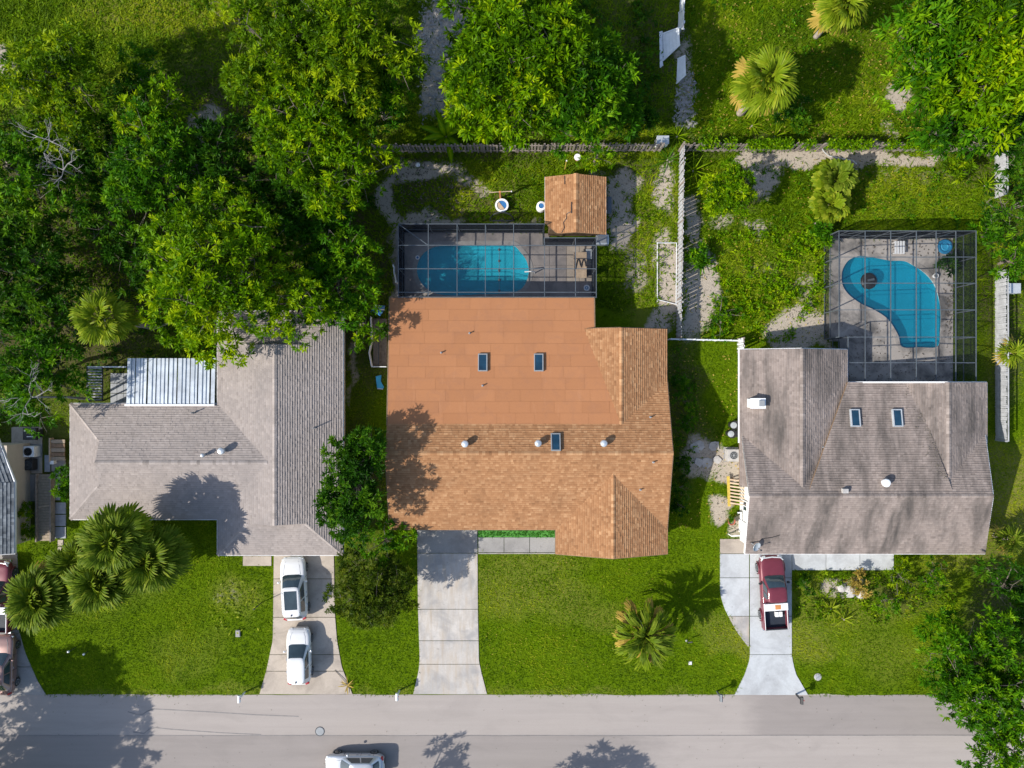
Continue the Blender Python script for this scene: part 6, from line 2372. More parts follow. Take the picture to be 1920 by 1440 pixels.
# ---- centre back
T2 = 'trees beyond the slatted back fence'
tree('tree', 'broad bright tree crown north of the white tub and the back fence', 965, 110, 7.0, 5.4, 'leaf_bright', group=T2, nl=26, leaf=.48, extra=[(900, 205, 6, 2.0), (985, 235, 6, 1.9), (1030, 20, 6.5, 2.2)])
tree('tree', 'darker broad tree between the bright crown and the broken white panels', 1080, 158, 6.2, 4.2, 'leaf_mid', group=T2, nl=20, leaf=.48, extra=[(1150, 235, 5, 1.8), (1070, 255, 5, 1.6), (1165, 195, 5.2, 1.4)])
tree('tree', 'small bright tree leaning across the back fence behind the shed', 1118, 292, 2.8, 1.5, 'leaf_bright', group=T2, leaf=.3)
tree('shrub', 'small dark shrub beside the white planter box', 1205, 222, 1.0, 1.0, 'leaf_dark', cat='shrub')
# ---- east back
T3 = 'trees at the far corner of the back lots'
tree('tree', 'feathery green tree at the edge of the far yellow lawn', 1765, 95, 6.0, 4.4, 'leaf_mid', group=T3, leaf=.58, nleaf=11)
tree('tree', 'tall feathery tree filling the far top corner', 1865, 125, 6.8, 4.9, 'leaf_bright', group=T3, leaf=.58, nleaf=11)
tree('tree', 'feathery tree ending at the creeper covered fence', 1790, 230, 5.4, 3.4, 'leaf_mid', group=T3, leaf=.56, nleaf=11)
tree('tree', 'dark round leaved tree behind the pale grey slatted fence', 1893, 270, 4.4, 2.8, 'leaf_dark', group=T3, leaf=.36)
tree('tree', 'round leaved tree overhanging the middle of the pale grey slatted fence', 1892, 395, 4.0, 2.5, 'leaf_dark', group=T3, leaf=.4, nleaf=12)
tree('tree', 'small round leaved tree above the white crate', 1898, 488, 3.0, 1.7, 'leaf_mid', group=T3, leaf=.36)
tree('tree', 'round bright shrubby tree in the kidney pool yard by the picket fence', 1366, 362, 2.4, 2.0, 'leaf_bright', leaf=.30, nl=12, dens=11, nleaf=16, hz=1.6, lobe=(.30, .42))
tree('shrub', 'dark shrub at the foot of the golden back yard palm', 1485, 212, 1.1, 1.5, 'leaf_dark', cat='shrub')
tree('shrub', 'pale leafy shrub at the end of the creeper fence', 1795, 318, 1.0, 1.1, 'leaf_olive', cat='shrub')
tree('shrub', 'leafy shrub along the inner side of the picket fence', 1308, 480, .8, .9, 'leaf_mid', cat='shrub')
tree('shrub', 'dense low green mound beside the picket fence end', 1350, 590, .5, 1.9, 'leaf_mid', cat='shrub', hz=.5, leaf=.24, flat=.5)
tree('shrub', 'leafy shrub against the corner of the large pool cage', 1540, 440, .7, 1.0, 'leaf_mid', cat='shrub')
tree('shrub', 'dark shrub behind the far wall of the large pool cage', 1848, 440, 1.5, 1.3, 'leaf_mid', cat='shrub')
# ---- south east
T4 = 'trees at the east end of the road'
tree('tree', 'mid green tree nearest the road lawn at the picture corner', 1812, 1232, 4.6, 3.9, 'leaf_mid', group=T4, leaf=.38, dens=2.8, extra=[(1752, 1262, 4, 1.3), (1745, 1225, 4, 1.1), (1775, 1180, 4.2, 1.2), (1785, 1310, 4, 1.3), (1775, 1290, 4, 1.0)])
tree('tree', 'highest tree over the road corner, half cut by the picture edge', 1890, 1290, 5.6, 4.2, 'leaf_mid', group=T4, leaf=.38, dens=2.8)
tree('tree', 'tree crown hanging over the road at the lower picture corner', 1872, 1395, 5.0, 3.1, 'leaf_mid', group=T4, leaf=.40, dens=2.8)
tree('tree', 'dark tree between the stained roof corner and the road trees', 1893, 1105, 3.6, 2.7, 'leaf_dark', group=T4)
tree('shrub', 'olive shrub at the front lawn by the white walk', 1690, 1085, .9, 1.7, 'leaf_olive', cat='shrub', leaf=.26)
tree('shrub', 'darker shrub below the olive front shrub', 1660, 1128, .7, 1.3, 'leaf_mid', cat='shrub', leaf=.24)
tree('shrub', 'dry straggling shrub beside the pale stones of the front bed', 1605, 1090, .6, 1.1, 'leaf_palm_dry', cat='shrub', leaf=.28, dens=1.2)
tree('shrub', 'green shrub at the eastern end of the front bed', 1748, 1078, .9, 1.4, 'leaf_mid', cat='shrub', leaf=.26)
tree('shrub', 'shaded shrub beside the red pickup', 1507, 1095, .5, .9, 'leaf_dark', cat='shrub', leaf=.22)
# ---- between and before the houses
tree('tree', 'tall leafy tree between the grey and brown roofs shading both', 668, 905, 5.2, 2.7, 'leaf_dark', sy=1.5, leaf=.36, nl=26, hz=1.6, dens=4.4, extra=[(625, 930, 5, .9), (640, 985, 4.6, 1.0), (620, 965, 4.6, .8), (690, 830, 5.6, 1.1)])
tree('tree', 'young green tree just below the tall leafy tree', 722, 1012, 2.8, 2.1, 'leaf_mid', leaf=.32, dens=4.0)
tree('tree', 'dense round dark olive tree on the lawn beside the pale driveway', 698, 1100, 2.9, 3.0, 'leaf_round', hz=2.0, leaf=.27, nleaf=16, dens=6.5, nl=19, lobe=(.32, .44))
for x, y, r, lab in ((1280, 715, .9, 'highest shrub of the row beside the brown house wall'), (1284, 752, 1.0, 'middle shrub of the row beside the brown house wall'), (1286, 790, .9, 'lowest shrub of the row beside the brown house wall'),
                     (1276, 870, .9, 'dark shrub under the eave opposite the flagstones'), (1280, 915, 1.0, 'dark shrub under the eave opposite the pallet rack'), (1274, 948, .8, 'dark shrub at the front corner of the brown house wall')):
    tree('shrub', lab, x, y, .9, r, 'leaf_mid' if y < 800 else 'leaf_dark', cat='shrub', leaf=.22, group='shrubs beside the brown house wall')
tree('shrub', 'bright shrub in the narrow yard between slate roof and boardwalk, farther from the road', 49, 958, .9, .85, 'leaf_bright', cat='shrub', leaf=.24, group='shrubs by the boardwalk')
tree('shrub', 'bright shrub in the narrow yard between slate roof and boardwalk, nearer the road', 47, 995, .8, .8, 'leaf_bright', cat='shrub', leaf=.24, group='shrubs by the boardwalk')
tree('shrub', 'green shrub against the grey house wall by the paved strip', 121, 890, 1.2, .85, 'leaf_mid', cat='shrub', leaf=.26)
tree('shrub', 'green shrub against the grey house wall below its paved neighbour', 120, 922, 1.0, .7, 'leaf_mid', cat='shrub', leaf=.26)
tree('shrub', 'small green plant sprouting in the red clay pot', 1370, 973, .6, .22, 'leaf_mid', cat='plant', leaf=.14, nl=3)
tree('shrub', 'potted plant with dark leaves on the east side of the kidney pool deck', 1776, 498, .9, .75, 'leaf_dark', cat='plant', leaf=.34, nl=5)
# ---- across the road, outside the picture: only their shade falls into it
T5 = 'trees shading the road from outside the picture'
tree('tree', 'big tree west of the road edge shading the lane and lawn', -205, 1530, 6.2, 5.2, 'leaf_mid', group=T5, dens=4.5)
tree('tree', 'second big tree west of the road edge shading the lane', -240, 1700, 6.5, 5.2, 'leaf_mid', group=T5, dens=4.5)
tree('tree', 'tree across the road shading the lane before the brown house', 990, 1615, 5.0, 3.0, 'leaf_mid', group=T5, dens=4)
tree('tree', 'small tree across the road shading the lane by the silver car', 672, 1570, 5.0, 1.9, 'leaf_mid', group=T5, dens=4)
tree('tree', 'small tree across the road shading the lane near the picture corner', 12, 1590, 5.0, 1.7, 'leaf_mid', group=T5, dens=4)

# ---- palms


def fan_mesh(name, mat, petiole, blade, nseg, droop, seed, spread=125, width=.085, fold=.25):
    rg = np.random.default_rng(seed)
    mb = MB()
    P = [(0, 0, 0), (petiole * .5, 0, .03), (petiole, 0, 0)]
    for a, b in zip(P, P[1:]):
        mb.bar(a, b, .05, .03)
    mb.var = [.62] * len(mb.v)
    for k in range(nseg):
        a = R_(-spread + 2 * spread * k / (nseg - 1) + rg.normal(0, 2))
        L = blade * (1 - .28 * abs(a) / R_(spread)) * rg.uniform(.88, 1.08)
        d = Vector((math.cos(a), math.sin(a), 0))
        s = Vector((-d.y, d.x, 0))
        var = float(np.clip(rg.normal(.5, .16), 0, 1))
        dr = droop * rg.uniform(.7, 1.4)
        rows = []
        for t in (0, .3, .62, .85, 1.0):
            w = width * (.25 + 2.2 * t * (1 - t) * 1.6) * (1 if t < .99 else .05)
            z = -dr * t ** 2.2 * L + .05 * math.sin(math.pi * t) * L
            c = Vector((petiole, 0, 0)) + d * (L * t * (1 - .25 * dr * t)) + Vector((0, 0, z))
            rows.append((c - s * w, c + Vector((0, 0, -fold * w)), c + s * w))
        vs = [p for r in rows for p in r]
        fs = []
        for i in range(len(rows) - 1):
            b = i * 3
            fs += [(b, b + 1, b + 4, b + 3), (b + 1, b + 2, b + 5, b + 4)]
        mb.add(vs, fs, var)
        for q in range(len(mb.var) - 3, len(mb.var)):
            mb.var[q] = min(1, var + .35)
    me = bpy.data.meshes.new(name)
    me.from_pydata([tuple(p) for p in mb.v], [], mb.f)
    a = me.attributes.new('var', 'FLOAT', 'POINT')
    a.data.foreach_set('value', np.asarray(mb.var, np.float32))
    me.materials.append(MATS[mat])
    return me


FANS = {}


def fans(key, mat, *a, **k):
    if key not in FANS:
        FANS[key] = [fan_mesh('frond', mat, *a, seed=s, **k) for s in (1, 2, 3)]
    return FANS[key]


def palm(label, x, y, z, R, n, mats, lo=-35, hi=78, group=None, trunk_r=.16, droop=.35, lean=(0, 0), petiole=.5, nseg=22, width=.032, fan_spread=112, seed=0, cat='palm', hide=False, thr=(.55, .80)):
    rg = random.Random(int(x * 3 + y) + seed)
    c = W(x, y, z)
    f_ = 1 + (.019 * z if hide else 0)
    b = Vector((c.x * f_ + lean[0], c.y * f_ + lean[1], 0))
    t = thing('palm_tree', b, label, cat, group)
    mb = MB()
    top = Vector((c.x, c.y, z - .1))
    k = 9
    pts, rad = [], []
    for i in range(k):
        u = i / (k - 1)
        pts.append(b.lerp(top, u) + Vector((lean[0] * .15 * math.sin(u * 3.1), 0, 0)))
        rad.append(trunk_r * (1.25 - .4 * u + .06 * (i % 2)))
    mb.tube(pts, rad, 10)
    mb.build('trunk', 'palm_bark', t)
    for i in range(n):
        u = (i + .5) / n
        el = hi + (lo - hi) * u ** .85 + rg.uniform(-7, 7)
        az = i * 137.5 + rg.uniform(-14, 14)
        m = mats[0] if u < thr[0] else (mats[1] if u < thr[1] else mats[2])
        ms = fans((m, petiole, nseg, width, round(droop, 2), fan_spread), m, petiole, 1 - petiole, nseg, droop, spread=fan_spread, width=width)
        o = bpy.data.objects.new('frond', ms[i % 3])
        COL.objects.link(o)
        o.parent = t
        o.location = top - b + Vector((0, 0, .12 - .45 * u))
        o.rotation_euler = (R_(rg.uniform(-25, 25)), -R_(el), R_(az))
        s = R * rg.uniform(.86, 1.1) * (1.0 if el < 60 else .85) * (1 + .14 * u)
        o.scale = (s, s, s)
    return t


G = 'palms clustered before the grey roofed house'
PG = ('leaf_palm', 'leaf_palm_gold', 'leaf_palm_gold')
palm('highest fan palm of the cluster, overlapping the grey roof edge', 216, 1012, 6.8, 2.3, 40, PG, group=G, hide=True)
palm('darkest fan palm of the cluster, nearest the middle of the lawn', 280, 1050, 5.6, 2.35, 38, ('leaf_palm', 'leaf_palm', 'leaf_palm_gold'), group=G, hide=True)
palm('middle fan palm of the cluster with golden lower fronds', 190, 1088, 5.6, 2.4, 42, ('leaf_palm', 'leaf_palm_gold', 'leaf_palm_dry'), group=G, hide=True)
palm('low fan palm of the cluster next to the dark red pickup', 74, 1120, 4.6, 2.4, 42, ('leaf_palm', 'leaf_palm_gold', 'leaf_palm_dry'), group=G, hide=True)
palm('small fan palm inside the cluster behind the low one', 150, 1052, 4.6, 2.0, 24, PG, group=G, hide=True)
palm('lone yellow green fan palm rising from the dark western trees', 190, 598, 6.8, 1.95, 22, ('leaf_palm_gold', 'leaf_palm_gold', 'leaf_palm_gold'), petiole=.5, lo=-30, hi=70)
palm('golden fan palm with visible pale trunk in the back lawn', 1438, 152, 5.6, 2.3, 28, ('leaf_palm_gold', 'leaf_palm_gold', 'leaf_palm_dry'), petiole=.46, trunk_r=.24, lo=-35)
palm('golden fan palm cut by the top edge of the picture', 1583, 8, 4.6, 2.0, 26, ('leaf_palm_gold', 'leaf_palm_gold', 'leaf_palm_dry'), petiole=.42)
palm('single palm with yellow tipped fronds on the brown house lawn', 1208, 1190, 2.9, 2.4, 62, ('leaf_palm', 'leaf_palm_gold', 'leaf_palm_dry'), petiole=.48, nseg=8, droop=.55, lo=-12, hi=76, fan_spread=20, width=.024, trunk_r=.2, thr=(.42, .68))
palm('green bushy palm above its golden neighbour in the kidney pool yard', 1566, 336, 1.5, 1.6, 20, ('leaf_palm', 'leaf_palm_gold', 'leaf_palm_gold'), lo=5, hi=75, petiole=.45, nseg=14, width=.12)
palm('golden bushy palm below the green one in the kidney pool yard', 1556, 384, 1.3, 1.5, 20, ('leaf_palm_gold', 'leaf_palm_gold', 'leaf_palm_gold'), lo=0, hi=75, petiole=.45, nseg=14, width=.12)
palm('yellow palmetto outside the pale grey slatted fence', 1896, 660, 1.4, 1.2, 14, ('leaf_palm_gold', 'leaf_palm_gold', 'leaf_palm_dry'), lo=0, hi=70, petiole=.4, nseg=12)
palm('small dark palm at the stained roof front corner', 1893, 1012, 1.6, 1.3, 16, ('leaf_palm', 'leaf_palm', 'leaf_palm_dry'), lo=0, hi=70, petiole=.4, nseg=12)

# ---- spiky and broad leaved plants


def blade_mesh(name, mat, L, w, arch, seed, mid=.5):
    rg = np.random.default_rng(seed)
    mb = MB()
    rows = []
    n = 7
    for i in range(n + 1):
        t = i / n
        ww = w * max(.03, (math.sin(math.pi * min(1, t / mid * .5) if t < mid else math.pi * (.5 + .5 * (t - mid) / (1 - mid)))) ** .8)
        x = L * t * (1 - .22 * arch * t)
        z = -arch * L * t ** 2 * .8
        rows.append([(x, -ww / 2, z + .12 * ww), (x, 0, z), (x, ww / 2, z + .12 * ww)])
    vs = [p for r in rows for p in r]
    fs = []
    for i in range(n):
        b = i * 3
        fs += [(b, b + 3, b + 4, b + 1), (b + 1, b + 4, b + 5, b + 2)]
    mb.add(vs, fs, .5)
    me = bpy.data.meshes.new(name)
    me.from_pydata(mb.v, [], mb.f)
    a = me.attributes.new('var', 'FLOAT', 'POINT')
    vv = np.clip(np.tile([.45, .85, .4], n + 1) + rg.normal(0, .08, 3 * n + 3), 0, 1)
    a.data.foreach_set('value', vv.astype(np.float32))
    me.materials.append(MATS[mat])
    return me


def rosette(name, label, x, y, R, n, mat, w=.10, arch=.5, lo=10, hi=75, z=.15, cat='plant', group=None, mid=.45, stem=True):
    rg = random.Random(int(x * 5 + y))
    b = W(x, y)
    t = thing(name, b, label, cat, group)
    if stem:
        mb = MB()
        mb.tube([b, b + Vector((0, 0, z + .1))], [.09, .06], 8)
        mb.build('stem', 'palm_bark', t)
    ms = [blade_mesh('leaf', mat, 1, w, arch * f, s, mid) for s, f in ((1, .7), (2, 1.0), (3, 1.3))]
    for i in range(n):
        u = (i + .5) / n
        o = bpy.data.objects.new('leaf', ms[i % 3])
        COL.objects.link(o)
        o.parent = t
        o.location = (0, 0, z)
        o.rotation_euler = (R_(rg.uniform(-20, 20)), -R_(hi + (lo - hi) * u + rg.uniform(-8, 8)), R_(i * 137.5 + rg.uniform(-15, 15)))
        s = R * rg.uniform(.8, 1.15)
        o.scale = (s, s, s)
    return t


rosette('banana_plant', 'broad leaved banana plant behind the slatted fence north of the pool', 838, 262, 2.0, 13, 'leaf_bright', .24, .55, 20, 78, .6)
rosette('banana_plant', 'smaller broad leaved plant beside the banana plant at the fence', 893, 264, 1.3, 9, 'leaf_bright', .22, .5, 15, 75, .5)
rosette('spiky_plant', 'thin leaved spiky plant by the white planter box', 1268, 258, 1.3, 16, 'leaf_olive', .06, .5, 10, 70)
rosette('spiky_plant', 'thin leaved spiky plant straddling the picket fence top', 1298, 322, 1.5, 18, 'leaf_olive', .055, .5, 10, 70)
rosette('spiky_plant', 'dark thin leaved plant under the back fence', 1250, 302, 1.4, 16, 'leaf_dark', .06, .5, 10, 70)
rosette('spiky_plant', 'green spiky plant halfway down the picket fence', 1312, 492, 1.3, 16, 'leaf_mid', .09, .5, 10, 70)
rosette('spiky_plant', 'yellow green agave in the front bed by the pickup', 1555, 1140, 1.0, 16, 'leaf_palm_gold', .13, .4, 8, 70)
rosette('spiky_plant', 'yellow green agave lower in the front bed', 1580, 1160, .9, 14, 'leaf_palm_gold', .12, .4, 8, 70)
rosette('spiky_plant', 'grassy tuft plant below the golden back yard palm', 1408, 238, 1.0, 16, 'leaf_olive', .06, .5, 10, 70)
rosette('spiky_plant', 'grassy tuft plant by the creeper fence', 1450, 258, 1.2, 18, 'leaf_olive', .06, .5, 10, 70)
rosette('spiky_plant', 'dry palm shoot fallen on the tan driveway edge', 652, 1284, .75, 11, 'leaf_palm_dry', .10, .4, 0, 40, .08, stem=False)
mb = MB()
mb.tube([W(628, 1256) + Vector((0, 0, .09)), W(652, 1281) + Vector((0, 0, .14))], .02, 6)
tag(mb.build('stick', 'bark'), 'thin dark stick lying on the tan driveway', 'stick')
rosette('spiky_plant', 'spiky plant in the shade beside the pool cage corner', 1526, 420, 1.1, 16, 'leaf_mid', .09, .5, 10, 70)
rosette('spiky_plant', 'yellowish weed clump north of the far yellow lawn', 1700, 60, 1.0, 12, 'leaf_olive', .09, .5, 10, 70)
rosette('spiky_plant', 'yellowish plant between large pool cage and slatted fence', 1842, 350, 1.2, 16, 'leaf_olive', .09, .5, 10, 70)
for k, (x, y, r, lab) in enumerate(((1594, 1108, .5, 'largest pale boulder of the front bed'), (1612, 1112, .4, 'second pale boulder of the front bed, beside the largest'), (1578, 1102, .34, 'small pale boulder of the front bed'))):
    b = W(x, y)
    rk = np.random.default_rng(k + 40)
    bm = bmesh.new()
    bmesh.ops.create_icosphere(bm, subdivisions=2, radius=r)
    for v in bm.verts:
        v.co *= 1 + rk.normal(0, .09)
        v.co.z *= .55
    me = bpy.data.meshes.new('boulder')
    bm.to_mesh(me)
    bm.free()
    me.materials.append(MATS['stone_pale'])
    tag(link_mesh('boulder', me, None, (b.x, b.y, r * .2)), lab, 'boulder', 'boulders in the front bed')

# ---- low growth as masses


def scatter_poly(rg, poly, n):
    xs = [p[0] for p in poly]
    ys = [p[1] for p in poly]
    x = rg.uniform(min(xs), max(xs), n)
    y = rg.uniform(min(ys), max(ys), n)
    k = inpoly(x, y, poly)
    return x[k], y[k]


def ground_mass(name, label, poly, n, z, leaf, nleaf, mat, seed, up=.3, clump=1.2):
    rg = np.random.default_rng(seed)
    x, y = scatter_poly(rg, px(poly), n)
    # clumping
    f = np.sin(x * clump + 1.3 * np.sin(y * clump * .7)) * np.sin(y * clump * 1.1 + 1.7 * np.sin(x * clump * .6))
    k = f + rg.normal(0, .35, len(x)) > -.1
    bush = W(1362, 366)                                  # keep clear the ground round the rounded bush
    k &= (x - bush.x) ** 2 + (y - bush.y) ** 2 > 2.9 ** 2
    x, y, f = x[k], y[k], f[k]
    zz = rg.uniform(z[0], z[1], len(x)) * (0.6 + .5 * np.clip(f, 0, 1))
    P = np.stack([x, y, zz], 1)
    B = np.repeat(P, nleaf, 0)
    D = rg.normal(0, .7, B.shape) + UP * up
    B = B + rg.normal(0, leaf * .3, B.shape)
    B[:, 2] = np.maximum(B[:, 2], .03)
    V, F = leaf_quads(rg, B, D, leaf, leaf * .4)
    var = np.clip(np.repeat(np.repeat(rg.normal(.48, .16, len(P)), nleaf) + rg.normal(0, .1, len(B)), 4), 0, 1)
    tag(link_mesh(name, np_mesh(name, V, F, mat, var)), kind='stuff')


ground_mass('undergrowth', '', [(0, 90), (140, 120), (420, 240), (520, 40), (770, 0), (770, 230), (700, 260), (705, 560), (640, 640), (600, 580), (400, 680), (230, 690), (120, 780), (-20, 800), (-20, 90)], 3600, (.1, 1.3), .34, 10, 'leaf_dark', 1)
ground_mass('undergrowth', '', [(1690, 30), (1960, 0), (1960, 560), (1880, 560), (1850, 290), (1740, 270), (1700, 160)], 700, (.1, 1.0), .34, 10, 'leaf_dark', 2)
ground_mass('undergrowth', '', [(860, 0), (1240, 0), (1220, 250), (870, 250)], 800, (.1, .9), .34, 10, 'leaf_dark', 3)
ground_mass('ground_cover', '', [(1320, 430), (1540, 430), (1540, 560), (1480, 640), (1330, 640), (1340, 520)], 1000, (.05, .45), .26, 9, 'leaf_bright', 4)
ground_mass('ground_cover', '', [(1320, 300), (1400, 300), (1560, 330), (1850, 310), (1850, 430), (1560, 425), (1420, 430), (1320, 430)], 420, (.03, .3), .22, 8, 'leaf_mid', 5)
ground_mass('ground_cover', '', [(1290, 0), (1700, 0), (1740, 250), (1300, 262)], 700, (.03, .28), .22, 8, 'leaf_mid', 6)
ground_mass('ground_cover', '', [(-10, -10), (420, -10), (420, 60), (240, 140), (120, 110), (-10, 90)], 380, (.03, .35), .26, 8, 'leaf_olive', 7)
ground_mass('ground_cover', '', [(1130, 320), (1265, 300), (1262, 610), (1130, 600)], 500, (.03, .2), .2, 7, 'leaf_olive', 8)
ground_mass('ground_cover', '', [(1262, 650), (1300, 650), (1310, 820), (1262, 1000)], 380, (.03, .4), .2, 8, 'leaf_mid', 9)
ground_mass('ground_cover', '', [(1490, 1072), (1790, 1072), (1790, 1150), (1640, 1170), (1490, 1160)], 600, (.03, .4), .22, 8, 'leaf_olive', 10)
ground_mass('ground_cover', '', [(735, 300), (1030, 300), (1030, 415), (735, 415)], 200, (.03, .15), .18, 7, 'leaf_mid', 11)
rg = np.random.default_rng(61)
x, y = scatter_poly(rg, px(rect(898, 994, 1040, 1006)), 240)
P = np.stack([x, y, np.full(len(x), .135)], 1)
B = np.repeat(P, 6, 0) + rg.normal(0, .03, (len(P) * 6, 3)) * np.array([1, 1, 0])
V, F = leaf_quads(rg, B, rg.normal(0, .5, B.shape) + UP * .8, .13, .04)
tag(link_mesh('turf_blades', np_mesh('turf_blades', V, F, 'turf_leaf', np.clip(np.repeat(rg.normal(.5, .2, len(B)), 4), 0, 1))), kind='stuff')
# creeper on the back fence
rg = np.random.default_rng(77)
n = 1500
x = rg.uniform(1300, 1745, n)
f = np.sin(x * .045) + .6 * np.sin(x * .13 + 1)
k = f + rg.normal(0, .4, n) > -.35
x = x[k]
zz = rg.uniform(1.0, 1.95, len(x))
P = np.array([tuple(W(a, 284)) for a in x])
P[:, 2] = zz
P[:, 1] += rg.normal(0.02, .12, len(x))
B = np.repeat(P, 8, 0) + rg.normal(0, .08, (len(P) * 8, 3))
V, F = leaf_quads(rg, B, rg.normal(0, .7, B.shape) + UP * .2, .2, .1)
tag(link_mesh('creeper', np_mesh('creeper', V, F, 'leaf_bright', np.clip(np.repeat(rg.normal(.45, .2, len(B)), 4), 0, 1))), kind='stuff')

# ---- grass blades over every lawn
BLOCK = [px(rect(-40, 1303, 1960, 1460)), px([(510, 1030), (628, 1030), (632, 1200), (663, 1303), (485, 1303), (510, 1200)]), px([(781, 990), (896, 990), (899, 1240), (914, 1303), (773, 1303), (786, 1240)]),
         px([(1349, 1009), (1484, 1009), (1484, 1230), (1516, 1304), (1375, 1304), (1404, 1235), (1404, 1214), (1357, 1138), (1349, 1110)]), px(rect(1484, 1030, 1676, 1069)), px(rect(896, 990, 1042, 1038)),
         px([(-150, 1036), (33, 1036), (36, 1180), (88, 1304), (-150, 1304)]), px(rect(740, 433, 1114, 562)), px(rect(1553, 445, 1787, 718)),
         [(-20.6, -11.7), (-12.5, -11.7), (-12.5, 4.7), (-20.6, 4.7)], rect(-31, -9.2, -20.6, -1.9), rect(-8.3, -9.9, 10.6, 5.7), rect(3.6, -11.6, 10.6, 3.5), rect(17.1, -11.7, 33.2, -.2), rect(17.1, -3, 23.2, 2), rect(2.7, 11.1, 6.45, 14.55),
         px(rect(22, 800, 125, 1015)), px(rect(456, 1040, 510, 1062)), px(rect(207, 699, 246, 758))]


def grass(n, seed):
    rg = np.random.default_rng(seed)
    x = rg.uniform(-39.5, 39.5, n)
    y = rg.uniform(-23.4, 29.5, n)
    sand, dry, soil = masks(x, y)
    p = 1 - np.clip(sand * 1.25, 0, .97)
    p *= 1 - .55 * np.clip(soil, 0, 1)
    k = rg.random(n) < p
    jx, jy = rg.normal(0, .07, n), rg.normal(0, .07, n)           # blades creep over the edges
    for B in BLOCK:
        k &= ~inpoly(x + jx, y + jy, B)
    gx_, gy_ = 960 + x * PPM, 720 - y * PPM
    tone = vnoise(gx_ + 900, gy_ + 900, 62, 5) * .6 + vnoise(gx_ + 900, gy_ + 900, 21, 6) * .4 - .5
    x, y, dry, tone = x[k], y[k], dry[k], tone[k]
    n = len(x)
    wild = np.clip((y - 3.0) / 4, 0, 1)                         # back yards grow taller
    patch = .5 + .5 * np.sin(x * .9 + 1.7 * np.sin(y * .6)) * np.sin(y * .8 + 1.3 * np.sin(x * .5))
    h = rg.uniform(.05, .12, n) * (1 + 1.0 * wild + .5 * patch)
    L = h * rg.uniform(.8, 2.4, n)
    a = rg.uniform(0, 2 * np.pi, n)
    w = rg.uniform(.016, .036, n) * (1 + .6 * wild)
    d = np.stack([np.cos(a), np.sin(a)], 1)
    s = np.stack([-d[:, 1], d[:, 0]], 1)
    P = np.stack([x, y], 1)
    z0 = np.zeros(n)
    V = np.stack([np.column_stack([P - s * w[:, None], z0]), np.column_stack([P + s * w[:, None], z0]), np.column_stack([P + d * L[:, None], h])], 1).reshape(-1, 3)
    F = np.arange(3 * n).reshape(-1, 3)
    var = np.clip(rg.normal(.38, .15, n) + .16 * (patch - .5) + .8 * tone + .42 * dry, 0, 1)
    tag(link_mesh('grass', np_mesh('grass', V, F, 'grass_blade', np.repeat(var, 3))), kind='stuff')


grass(420000, 5)

# ---- litter: fallen leaves and pale flecks on the ground
rg = np.random.default_rng(31)


def litter(name, poly, n, size, mat, seed, z=.03):
    rg = np.random.default_rng(seed)
    x, y = scatter_poly(rg, px(poly), n)
    dry_ = ~inpoly(x, y, offset_poly(POOL_C, .3)) & ~inpoly(x, y, offset_poly(POOL_B, .3))
    x, y = x[dry_], y[dry_]
    P = np.stack([x, y, np.full(len(x), z) + rg.uniform(0, .03, len(x))], 1)
    D = rg.normal(0, 1, P.shape)
    D[:, 2] *= .1
    V, F = leaf_quads(rg, P, D, size, size * .5, up_bias=4, droop=0)
    tag(link_mesh(name, np_mesh(name, V, F, mat, np.clip(np.repeat(rg.normal(.6, .25, len(P)), 4), 0, 1))), kind='stuff')


litter('leaf_litter', [(1560, 600), (1786, 600), (1786, 714), (1578, 714), (1578, 640), (1560, 640)], 240, .15, 'bark', 1, .09)
litter('leaf_litter', [(1600, 450), (1780, 450), (1780, 478), (1600, 478)], 80, .2, 'bark', 2, .09)
litter('leaf_litter', [(1768, 500), (1786, 500), (1786, 640), (1768, 640)], 90, .2, 'bark', 3, .09)
litter('leaf_litter', [(780, -10), (880, -10), (860, 220), (790, 230)], 700, .3, 'bark_pale', 4, .04)
litter('leaf_litter', [(1290, 300), (1850, 300), (1550, 430), (1550, 640), (1290, 640)], 600, .16, 'leaf_palm_dry', 5, .15)
litter('leaf_litter', [(1250, 650), (1385, 650), (1385, 1000), (1250, 1000)], 160, .16, 'leaf_palm_dry', 6, .12)
litter('leaf_litter', [(1290, 0), (1740, 0), (1740, 260), (1290, 260)], 500, .18, 'leaf_palm_dry', 7, .2)
litter('leaf_litter', [(390, 1090), (485, 1090), (485, 1195), (400, 1190)], 70, .26, 'leaf_palm_gold', 8, .12)
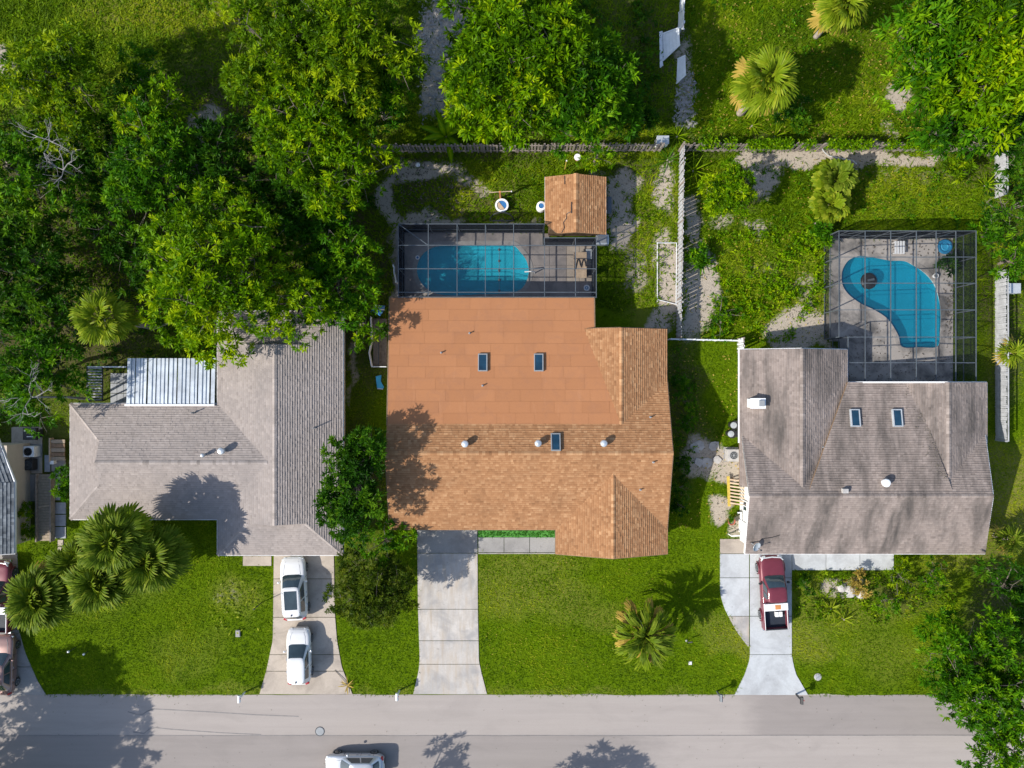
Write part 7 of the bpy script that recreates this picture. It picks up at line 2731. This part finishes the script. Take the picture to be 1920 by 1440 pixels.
litter('leaf_litter', [(1270, 140), (1300, 140), (1300, 240), (1265, 240)], 260, .35, 'bark_pale', 9, .06)
litter('leaf_litter', [(740, 300), (870, 300), (870, 440), (735, 440)], 250, .2, 'bark', 10, .04)
litter('leaf_litter', [(1000, 1040), (1240, 1040), (1400, 1200), (900, 1290), (900, 1040)], 220, .1, 'leaf_palm_dry', 11, .1)
litter('leaf_litter', [(0, 1306), (1740, 1306), (1740, 1440), (0, 1440)], 120, .09, 'bark', 12, .03)

# twigs, bark and dead leaves on the bare sand
rg = np.random.default_rng(91)
x, y = rg.uniform(-39, 39, 60000), rg.uniform(-23, 29.5, 60000)
sd = masks(x, y)[0]
k = (sd > .35) & (rg.random(len(x)) < .55)
for B in BLOCK[1:]:
    k &= ~inpoly(x, y, B)
x, y = x[k], y[k]
P = np.stack([x, y, rg.uniform(.015, .05, len(x))], 1)
D = rg.normal(0, 1, P.shape)
D[:, 2] *= .12
V, F = leaf_quads(rg, P, D, .17, .05, up_bias=4, droop=0)
tag(link_mesh('leaf_litter', np_mesh('leaf_litter', V, F, 'bark', np.full(len(V), .5))), kind='stuff')
# debris caught in the valley of the east roof
rg = np.random.default_rng(92)
t_ = rg.uniform(0, 1, 130)
x = 28.3 + (30.2 - 28.3) * t_ - np.abs(rg.normal(0, .35, 130))
y = .0 - 6.6 * t_ + rg.normal(0, .15, 130)
P = np.stack([x, y, 4.24 - (y + 7.4) * .165 + .05], 1)
D = rg.normal(0, 1, P.shape)
D[:, 2] *= .1
V, F = leaf_quads(rg, P, D, .16, .08, up_bias=4, droop=0)
tag(link_mesh('leaf_litter', np_mesh('leaf_litter', V, F, 'bark', np.full(len(V), .4))), kind='stuff')
hs = MB()
hs.tube([W(*q) + Vector((0, 0, zz)) for q, zz in (((1529, 281), 1.0), ((1538, 287), .5), ((1552, 293), .12), ((1575, 297), .06), ((1598, 301), .06), ((1606, 308), .06))], .03, 6)
tag(hs.build('hose', 'vinyl_white'), 'thin white hose running from the creeper fence onto the sandy strip', 'hose')

for o in bpy.data.objects:
    if '_base' in o:
        del o['_base']
